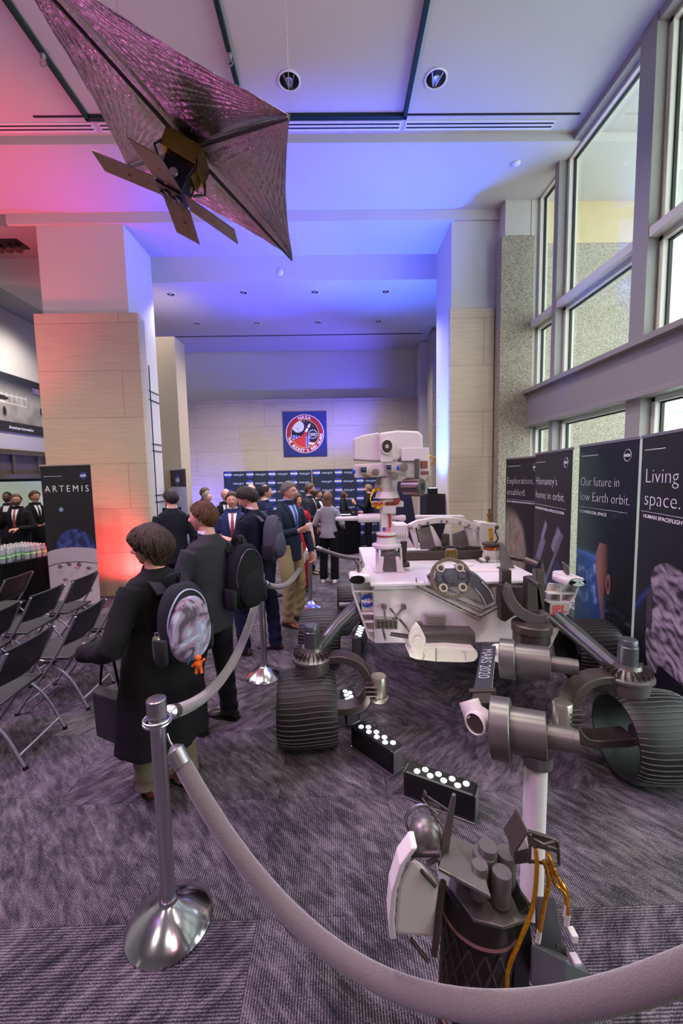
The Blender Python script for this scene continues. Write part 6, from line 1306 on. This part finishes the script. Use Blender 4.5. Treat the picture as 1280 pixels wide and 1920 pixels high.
    m.rings([[Vector((a*math.cos(q)*(1+.015*math.sin(5*q+z*9)*(z < 1)), cy+b*math.sin(q), z)) for q in [2*PI*i/36 for i in range(36)]] for z, a, b, cy in TR])
    for sd, ar in ((-1, aL), (1, aR)):
        S_ = SHL[sd]; e = Vector(ar[0]); w_ = Vector(ar[1]); w2 = w_-(w_-e).normalized()*.015
        if bare: w2 = S_.lerp(e, .55); L = bez([S_+Vector((-sd*.03, 0, .0)), S_.lerp(w2, .5), w2], 8); seg(m, L, [.064-.008*i/(len(L)-1) for i in range(len(L))], 14)
        else: L = limb(S_+Vector((-sd*.02, 0, .0)), e, w2); n_ = len(L); seg(m, L, [bulk*(.068-.021*i/(n_-1)+.004*math.sin(i*2.4)*(.3+(abs(i-n_/2) < 2))) for i in range(n_)], 16)
    me = remesh(m, vox, 2); v, f = me_arrays(me); bpy.data.meshes.remove(me); v = v.copy()
    wv = fbm(v[:, 0]*1.2+v[:, 1]*.7, v[:, 2]*.9, 3.2, 3, int(h*100)); rr_ = np.hypot(v[:, 0], v[:, 1])+1e-3; v[:, 0] += v[:, 0]/rr_*wv*.006; v[:, 1] += v[:, 1]/rr_*wv*.006
    q = np.arctan2(v[:, 1], v[:, 0]); low = sm(1.0, .6, v[:, 2])*(flare > .02); v[:, 0] += np.cos(q)*.014*np.sin(q*7)*low; v[:, 1] += np.sin(q)*.012*np.sin(q*7)*low
    jk = part('jacket' if flare < .03 else 'coat', v, f, cloth(jacket))
    # collar, shirt, lapels on the front
    Tz = torso_rings(female, fat, .5); zs = [r[0] for r in Tz]
    def tf_(x, z, off): a = np.interp(z, zs, [r[1] for r in Tz]); b = np.interp(z, zs, [r[2] for r in Tz]); cy = np.interp(z, zs, [r[3] for r in Tz]); return Vector((x, cy+b*math.sqrt(max(0.02, 1-(x/a)**2))+off, z))
    zt_ = nz_top-.03; zb_ = 1.14 if open_ else nz_top-.12
    if shirt:
        P = []; F = []; n_ = 14
        for i in range(n_+1):
            z = zt_+(zb_-zt_)*i/n_; hw = .055*(1-i/n_)**.8+.004
            for j in range(5): P.append(tf_(-hw+2*hw*j/4, z, .009))
        for i in range(n_):
            for j in range(4): k_ = i*5+j; F.append((k_, k_+1, k_+6, k_+5))
        o = part('shirt_front', P, F, cloth(shirt, 'cotton')); 
        m = MB(); m.rings([[Vector((rr2*math.cos(q), -.002+rr2*.95*math.sin(q)+dy, z)) for q in [2*PI*i/24 for i in range(24)]] for rr2, z, dy in ((.071, nz_top-.035, 0), (.066, nz_top-.005, 0), (.062, nz_top+.028, .004), (.058, nz_top+.026, .004))], False, False); part('shirt_collar', m.v, m.f, cloth(shirt, 'cotton'))
    if tie:
        P = []; F = []
        for i in range(15):
            z = zt_-.012+(zb_+.01-zt_)*i/14; hw = (.016 if i < 1 else .012+.018*i/14)
            P += [tf_(-hw, z, .014), tf_(0, z, .019), tf_(hw, z, .014)]
        for i in range(14):
            for j in range(2): k_ = i*3+j; F.append((k_, k_+1, k_+4, k_+3))
        part('tie', P, F, mat('tie_'+tie[1:], tie, .45))
    if open_:
        for sd in (-1, 1):
            P = []; F = []
            for i in range(15):
                z = nz_top+.0-(nz_top-zb_)*i/14; hw = .060*(1-max(0, i-1)/13)**.8+.002; wl = (.045+.02*math.sin(PI*min(1, i/9)))*(1-i/15)+.006
                P += [tf_(sd*hw, z, .012), tf_(sd*(hw+wl*.5), z, .017), tf_(sd*(hw+wl), z+.006, .008)]
            for i in range(14):
                for j in range(2): k_ = i*3+j; F.append((k_, k_+1, k_+4, k_+3))
            part('lapel', P, F, cloth(jacket))
    m = MB(); m.rings([[Vector((rr2*math.cos(q), -.008+rr2*.92*math.sin(q), z+.012*math.sin(q))) for q in [2*PI*i/28 for i in range(28)]] for rr2, z in ((.094, nz_top-.055), (.080, nz_top-.015), (.071, nz_top+.008), (.066, nz_top-.004))], False, False); part('jacket_collar', m.v, m.f, cloth(jacket))
    return t, s
def backpack(loc, rz, lab, col, w_=.30, d_=.17, h_=.46, pocket=None, straps=True, mesh_pocket=True, tilt=0, side=None):
    t = thing('backpack', lab, 'backpack', loc, rz); t.rotation_euler = (tilt, 0, rz); m_ = cloth(col, 'nylon')
    m = MB(); R = []
    for k_ in range(11):
        z = k_/10; sc2 = (1-abs(2*z-1)**3.2*.55)*(1.0-.14*z); R.append([Vector((w_/2*sc2*np.sign(math.cos(q))*abs(math.cos(q))**.6, -d_/2+d_/2*sc2*np.sign(math.sin(q))*abs(math.sin(q))**.7, h_*z)) for q in [2*PI*i/32 for i in range(32)]])
    m.rings(R); m.build('bag_body', m_, t, 60, sub=1)
    m = MB(); R = []
    for k_ in range(9):
        z = k_/8; sc2 = (1-abs(2*z-1)**3*.6)*(1-.18*z); R.append([Vector((w_*(.44 if pocket else .38)*sc2*np.sign(math.cos(q))*abs(math.cos(q))**.6, -d_*.90+.05*sc2*np.sign(math.sin(q))*abs(math.sin(q))**.7, h_*(.05+(.80 if pocket else .56)*z)-.0*k_)) for q in [2*PI*i/28 for i in range(28)]])
    m.rings(R); pm = m_
    if pocket:
        pm = mat('tie_dye_fabric', (.5, .5, .5), .8, bump=.2, bscale=30); N, L, B = nodes(pm); tc = N.new('ShaderNodeTexCoord'); n = N.new('ShaderNodeTexNoise'); n.inputs['Scale'].default_value = 9; n.inputs['Detail'].default_value = 4; n.inputs['Distortion'].default_value = 1.6; L.new(tc.outputs['Object'], n.inputs['Vector'])
        cr = N.new('ShaderNodeValToRGB'); e = cr.color_ramp.elements; e[0].position = .36; e[0].color = (*lin('#4a3c4d'), 1); e[1].position = .66; e[1].color = (*lin('#c6bccb'), 1); q_ = e.new(.46); q_.color = (*lin('#94798c'), 1); q_ = e.new(.56); q_.color = (*lin('#8d93ad'), 1); L.new(n.outputs['Fac'], cr.inputs[0]); L.new(cr.outputs[0], B.inputs['Base Color'])
    m.build('front_pocket', pm, t, 60, sub=1)
    zc = mat('zip_pale', '#9aa0b4', .5) if pocket else mat('zip_dark', '#55545c', .4, .5)
    m = MB(); zf = lambda a: (w_*.40*math.cos(a), -d_/2-d_/2*(1-abs(2*(.52+.40*math.sin(a))-1)**3.2*.55)*(1-.14*(.52+.40*math.sin(a)))*(1-.35*abs(math.cos(a))**4)-.003, h_*(.52+.40*math.sin(a))); m.tube([zf(a) for a in np.linspace(-.3, PI+.3, 28)], .005, 6); m.build('zip', zc, t, 60)
    m = MB(); m.tube(bez([(-.035, .0, h_*.96), (-.03, -.01, h_+.035), (.03, -.01, h_+.035), (.035, .0, h_*.96)], 12), .008, 8, flat=.5); m.build('grab_handle', m_, t, 60)
    for s_ in (-1, 1):
        m = MB(); R = [[Vector((s_*w_*.47+s_*.03*math.cos(q)*k2, -d_*.5+.06*math.sin(q)*k2, z)) for q in [2*PI*i/16 for i in range(16)]] for z, k2 in ((.03, .6), (.06, 1), (.17, 1.05), (.18, .95))]; m.rings(R); m.build('side_pocket', mat('pocket_mesh', '#17161a', .8, bump=.3, bscale=200), t, 60)
    if straps:
        for s_ in (-1, 1):
            m = MB(); P = bez([(s_*.07, -.01, h_*.86), (s_*.085, .05, h_*.99), (s_*.10, .115, h_*1.05), (s_*.12, .19, h_*1.0), (s_*.135, .258, h_*.80), (s_*.15, .25, h_*.50), (s_*.18, .14, h_*.22), (s_*.12, .0, h_*.10)], 28)
            R = []
            for i, p in enumerate(P):
                tt = (P[min(i+1, len(P)-1)]-P[max(i-1, 0)]).normalized(); n2 = tt.cross(Vector((1, 0, 0))).normalized(); hw = .030 if i < 20 else .012; R.append([p+Vector((hw, 0, 0))+n2*.007, p+Vector((hw, 0, 0))-n2*.007, p-Vector((hw, 0, 0))-n2*.007, p-Vector((hw, 0, 0))+n2*.007])
            m.rings(R); m.build('shoulder_strap', m_, t, 50)
    return t
def cup(loc, lab, col='#e9e6e2', name='paper_cup'):
    t = thing(name, lab, 'cup', loc); m = MB(); m.lathe([(.026, 0), (.035, .088), (.0365, .09), (.0365, .093), (.033, .093), (.026, .01)], n=24, cap=False); m.build('cup_body', mat('cup_'+col[1:], col, .5), t, 50); m = MB(); m.lathe([(.0255, .001), (.001, .0012)], n=24, cap=False); m.build('cup_bottom', mat('cup_'+col[1:], col, .5), t); return t
def wpt(t, s, p): return (Matrix.Rotation(t.rotation_euler.z, 3, 'Z') @ (Vector(p)*s))+Vector(t.location)
R_ = math.radians
# 1 woman in the black coat
W, s_ = person((-1.06, 2.30), R_(52), 1.655, 'woman in long black coat and tie-dye backpack, standing left of the foreground rope post', style='bob', hair='#35241b', locks=420, bulk=1.22, fat=1.16, female=True, jacket='#131214', hem=.38, flare=.10, trousers='#6e6450', shoes='#5a2318', shirt=None, open_=False, skin='pink',
    arms={'L': ((-.31, -.05, 1.08), (-.35, .25, 1.00), (.2, 1, .1), (.6, 0, -.6), .5), 'R': ((.30, .0, 1.12), (.20, .24, 1.0), (-.45, 1, -.0), (-.6, 0, -.6), .5)}, feet={'L': (-.09, .07, .15), 'R': (.10, -.06, -.15)}, vox=.010, hands_vox=.004, head=(-.02, .98))
bp = wpt(W, s_, (.035, -.155, .93)); BP = backpack(bp, R_(52), 'black backpack with pale tie-dye front pocket on the black-coated woman', '#25242a', .30, .16, .46, pocket=True)
q = wpt(W, s_, (-.125, -.225, 1.02)); t = thing('thermos_flask', 'silver thermos flask standing in the tie-dye backpack\'s side pocket', 'flask', q); m = MB(); m.lathe([(.022, 0), (.024, .005), (.024, .10), (.02, .108), (.001, .11)], n=20); m.build('flask_body', M_silver, t, 40); m = MB(); m.tube([(.012*math.cos(a), 0, .118+.014*math.sin(a)) for a in np.linspace(0, 2*PI, 13)[:-1]], .0025, 6, closed=True); m.build('carry_loop', M_chrome, t, 40)
q = wpt(W, s_, (.02, -.405, 1.03)); t = thing('key_charms', 'orange suited plush astronaut and blue tag dangling from the tie-dye backpack', 'keychain', q)
mo = mat('plush_orange', '#e5641a', .8, bump=.4, bscale=150); m = MB(); m.ell((0, 0, -.06), (.02, .018, .026)); m.ell((0, 0, -.024), (.017, .016, .017)); m.tube([(-.01, 0, -.075), (-.014, -.005, -.11)], .009, 8); m.tube([(.01, 0, -.075), (.016, -.005, -.108)], .009, 8); m.tube([(-.016, 0, -.05), (-.034, -.004, -.07)], .007, 8); m.tube([(.016, 0, -.05), (.034, -.004, -.03)], .007, 8); m.build('plush_figure', mo, t, 60)
m = MB(); m.box((-.045, .0, -.035), (.006, .055, .034), rotm((0, 1, 0), .4)); m.build('blue_tag', mat('tag_blue', '#33507f', .5), t, None, .002); m = MB(); m.tube([(.008*math.cos(a), 0, .008*math.sin(a)) for a in np.linspace(0, 2*PI, 13)[:-1]], .002, 5, closed=True); m.tube([(0, 0, -.006), (-.02, 0, -.02)], .0015, 5); m.build('key_ring', M_chrome, t, 40)
m = MB(); c_ = wpt(W, s_, (-.35, .255, 1.00)); m.tube([c_+Vector((0, .034*math.cos(a), .034*math.sin(a))) for a in np.linspace(0, 2*PI, 17)[:-1]], .004, 6, closed=True); tag(m.build('wristband', mat('band_yellow', '#d8c02a', .5), None, 50), 'yellow wristband on the black-coated woman\'s wrist', 'wristband')
# black tote bag with white letters hanging from her front
q = wpt(W, s_, (-.22, .22, .40)); t = thing('tote_bag', 'black tote bag with pale trim hanging in front of the black-coated woman', 'bag', q, R_(150)); m = MB(); m.box((0, 0, .13), (.26, .07, .28), rotm((0, 1, 0), .05)); m.build('bag_body', mat('tote_black', '#1b191c', .7), t, None, .012)
m = MB(); m.box((0, -.040, .02), (.33, .004, .012)); m.box((-.16, -.040, .13), (.01, .004, .3)); [m.box((-.1+.06*i, -.040, .14), (.012, .004, .16)) for i in range(4)]; m.build('pale_trim', mat('tote_trim', '#a79c9a', .6), t); m = MB(); m.tube([(-.1, 0, .30), (-.05, .0, .5), (.05, .0, .5), (.1, 0, .30)], .008, 6); m.build('handles', M_skirt, t, 40)
# 2 man in charcoal suit
Mn, s_ = person((-.95, 2.92), R_(62), 1.745, 'man in charcoal suit with a black backpack on one shoulder, behind the black-coated woman', hair='#5a3a22', locks=260, jacket='#302f34', trousers='#1d1d23', shoes='#1a1012', tie='#3553a0', fat=1.12, head=(-.02, .42), skin='pink', vox=.010,
    arms={'L': ((-.27, .05, 1.14), (-.16, .26, 1.02), (.5, 1, .1), (.5, 0, -.6), .6), 'R': ((.28, -.03, 1.12), (.24, .16, .96), (-.2, 1, -.3), (-1, 0, -.2), .5)}, feet={'L': (-.12, .05, .1), 'R': (.12, -.03, -.15)}, hands_vox=.005)
backpack(wpt(Mn, s_, (.17, -.15, .93)), R_(50), 'large black backpack slung on the charcoal-suited man\'s right shoulder', '#19191b', .30, .17, .50, tilt=-.0)
m = MB(); q = wpt(Mn, s_, (-.10, .135, 1.33)); m.cyl(q, q+Vector((-.004, .001, 0)), .011, .011, 14); tag(m.build('lapel_pin', mat('pin_gold', '#c9b060', .3, .8), None, 40), 'small round gold pin on the charcoal suit\'s lapel', 'pin')
# 3 man seen from behind
person((-2.12, 5.2), R_(32), 1.79, 'man in dark suit seen from behind, standing by the left pillar edge', hair='#3c3636', jacket='#181a20', trousers='#15161a', vox=.013, head=(0, .25))
# 4 young man with grey backpack, looking down at a phone
Ym, s_ = person((-.88, 4.22), R_(72), 1.83, 'young man in long navy coat with grey backpack looking down at his phone', style='quiff', locks=200, hair='#2b1e17', jacket='#131828', hem=.62, flare=.035, trousers='#141a33', shoes='#3c2f2b', head=(-.42, .05), vox=.010, shirt='#dcd6de',
    arms={'L': ((-.25, .08, 1.14), (-.10, .34, 1.20), (.3, 1, .2), (.6, -.2, .8), .55), 'R': ((.25, .08, 1.14), (.10, .34, 1.18), (-.3, 1, .2), (-.6, -.2, .8), .55)}, feet={'L': (-.10, .10, .1), 'R': (.11, -.16, -.15)}, hands_vox=.005)
backpack(wpt(Ym, s_, (.03, -.135, 1.00)), R_(72), 'slate grey backpack worn by the young man in the navy coat', '#4a4b59', .31, .17, .48)
t = thing('phone', 'dark phone held in the young man\'s hands', 'phone', wpt(Ym, s_, (0, .43, 1.235)), R_(72)); m = MB(); m.box((0, 0, 0), (.072, .148, .009), rotm((1, 0, 0), .5)); m.build('phone_body', M_black, t, None, .003); m = MB(); m.box((0, -.002, .006), (.064, .136, .002), rotm((1, 0, 0), .5)); m.build('phone_screen', mat('phone_screen', '#404a5c', .1), t)
# 5 man with glasses
Gm, s_ = person((-.60, 5.08), R_(-128), 1.865, 'man in navy blazer and khaki trousers with glasses, holding a white cup', hair='#77706a', locks=160, glasses=True, jacket='#1b2638', trousers='#9a8a66', shoes='#643018', shirt='#8fa3d8', tie='#2b3f7c', head=(-.05, .10), vox=.010, skin='pink',
    arms={'L': ((-.29, .03, 1.12), (-.27, .13, .86), (0, .2, -1), (1, 0, 0), .7), 'R': ((.28, .06, 1.13), (.14, .31, 1.20), (-.5, .8, .3), (-.6, -.3, .5), .9)}, feet={'L': (-.12, .02, .1), 'R': (.12, .06, -.1)}, hands_vox=.005)
cup(wpt(Gm, s_, (.03, .375, 1.19)), 'white paper cup held by the man in the navy blazer', name='paper_cup')
q = wpt(Gm, s_, (-.29, .16, .70)); t = thing('water_bottle', 'clear water bottle held low in the navy blazer man\'s hand', 'bottle', q); m = MB(); m.lathe([(.028, 0), (.031, .006), (.03, .13), (.022, .155), (.013, .172), (.013, .180)], n=16); m.build('body', MATS['bottle_plastic'], t, 50); m = MB(); m.lathe([(.0155, .178), (.0155, .196), (.001, .197)], n=12); m.build('cap', M_white, t, 40)
# 6 bearded man
person((-.50, 7.75), R_(-95), 1.79, 'bearded man in dark suit and yellow tie, facing right towards the plaid-jacket woman', hair='#5a4632', beard=True, jacket='#262530', trousers='#1d1c24', shoes='#6d4a30', tie='#b49a3a', arms={'L': ((-.26, .0, 1.14), (-.24, .12, .90), (0, .3, -1), (1, 0, 0), .5), 'R': ((.27, .02, 1.14), (.10, .26, 1.06), (-.8, .5, 0), (0, -.4, -1), .5)})
# 7 plaid woman from behind
person((-.13, 7.05), R_(-12), 1.68, 'woman in grey plaid jacket and wide black trousers with long brown hair, from behind', hair='#6d4a35', style='long', female=True, jacket='#8d8992', hem=.86, flare=.02, trousers='#121116', shoes='#e8e6e8', shirt=None, open_=False, arms={'L': ((-.26, .0, 1.13), (-.22, .20, 1.06), (.3, 1, .2), (.6, 0, -.6), .5), 'R': ((.27, .0, 1.13), (.24, .20, 1.06), (.1, 1, 0), (-.6, 0, -.6), .5)})
# 8 half hidden in red
person((-.62, 6.55), R_(-150), 1.68, 'person in a red dress with bare arm, almost hidden behind the navy blazer man', hair='#3a2a20', style='long', female=True, jacket='#b5202a', hem=.62, flare=.02, shirt=None, open_=False, bare=True, trousers='#8a1a22')
# 9 woman behind the table
person((.22, 10.48), R_(-105), 1.56, 'woman in black with long brown hair, standing behind the cocktail table facing right', hair='#4a3526', style='long', female=True, jacket='#16151a', shirt=None, open_=False, vox=.016, hands_vox=.007, arms={'L': ((-.24, .06, 1.12), (-.08, .28, 1.08), (.9, .6, 0), (0, -.5, -1), .5), 'R': ((.24, .06, 1.12), (.10, .28, 1.04), (-.9, .6, 0), (0, -.5, -1), .5)})
# 10 gesturing man at the backdrop
person((.87, 10.15), R_(80), 1.70, 'man in black suit gesturing at the backdrop, partly behind the rover mast', hair='#8a6f5a', jacket='#101015', vox=.016, hands_vox=.007, arms={'L': ((-.28, .10, 1.16), (-.22, .34, 1.26), (0, .6, .8), (.6, .0, .3), .3), 'R': ((.26, .0, 1.12), (.2, .2, 1.0), (0, 1, 0), (-1, 0, 0), .4)})
# 11 navy suit, red tie
person((-1.36, 5.30), R_(-172), 1.74, 'man in blue suit with white shirt and red tie, head hidden by the young man', hair='#4a3a2c', jacket='#27305a', shirt='#efeaf0', tie='#8e2f3a', arms={'L': ((-.34, .04, 1.16), (-.36, .16, 1.02), (0, 1, -.4), (1, 0, 0), .5), 'R': ((.26, .0, 1.14), (.24, .12, .92), (0, .3, -1), (-1, 0, 0), .5)})
# 12-18 the crowd behind
person((-1.92, 7.05), R_(-165), 1.74, 'bald man in dark suit and tie, further back, left of the blue suit', style='bald', hair='#5a4a40', jacket='#17171d', tie='#24242c', vox=.015)
person((-1.66, 8.0), R_(150), 1.80, 'bald man further back whose crown shows above the young man', style='bald', hair='#6a5548', jacket='#1d2236', vox=.016)
person((-1.10, 6.25), R_(-60), 1.81, 'balding dark-haired man in navy suit facing away behind the young man', style='receding', hair='#2c2320', jacket='#1c2442', vox=.015, head=(0, -.25))
person((-2.25, 8.7), R_(20), 1.62, 'dark-haired woman in dark coat, further back near the blue-lit wall', style='bob', hair='#3a2a22', female=True, jacket='#2a2626', shirt=None, open_=False, hem=.6, flare=.03, vox=.016, hands_vox=.007)
person((-2.72, 8.35), R_(-110), 1.74, 'man with greying beard, head showing beside the slim banner', hair='#5d5048', beard=True, jacket='#23232a', vox=.016, hands_vox=.007)
person((-2.50, 7.75), R_(-95), 1.66, 'short-haired man with glasses beside the greying bearded man', style='buzz', hair='#6a6360', glasses=True, jacket='#1a1a20', vox=.016, hands_vox=.007)
person((-.40, 9.2), R_(-120), 1.62, 'person far back between the bearded man and the plaid-jacket woman', hair='#2f241e', jacket='#1c1c22', vox=.016, hands_vox=.007)
# 19-21 far left
Lm, s_ = person((-5.80, 7.35), R_(-168), 1.71, 'bearded man with glasses and red tie behind the bottle table', hair='#6b4a34', beard=True, glasses=True, jacket='#17151b', tie='#8f4038', head=(.05, .45), arms={'R': ((.28, .02, 1.15), (.22, .22, 1.32), (-.1, .5, .9), (-.7, .3, 0), .7), 'L': ((-.26, .04, 1.13), (-.10, .26, 1.12), (.6, .6, 0), (0, -.4, -1), .7)}, hands_vox=.006)
cup(wpt(Lm, s_, (.20, .285, 1.40)), 'white paper cup raised by the bearded man at far left', name='paper_cup')
person((-6.55, 8.1), R_(-175), 1.74, 'dark-skinned man in the back at far left, behind the raised cup', skin='dark', hair='#120e0d', style='buzz', jacket='#2a2130', vox=.016, hands_vox=.007)
person((-5.92, 7.95), R_(-115), 1.75, 'man in black suit and black tie with a drink, right of the bearded man', hair='#4c372a', jacket='#141318', tie='#17171b', arms={'R': ((.27, .06, 1.12), (.12, .30, 1.08), (-.6, .8, .1), (0, -.4, .8), .8), 'L': ((-.26, .0, 1.14), (-.25, .10, .92), (0, .3, -1), (1, 0, 0), .5)})
backpack((-5.42, 7.75, 1.02), R_(-160), 'black backpack on the back of the bearded man at far left', '#1a1a1c', .28, .15, .42, straps=False)
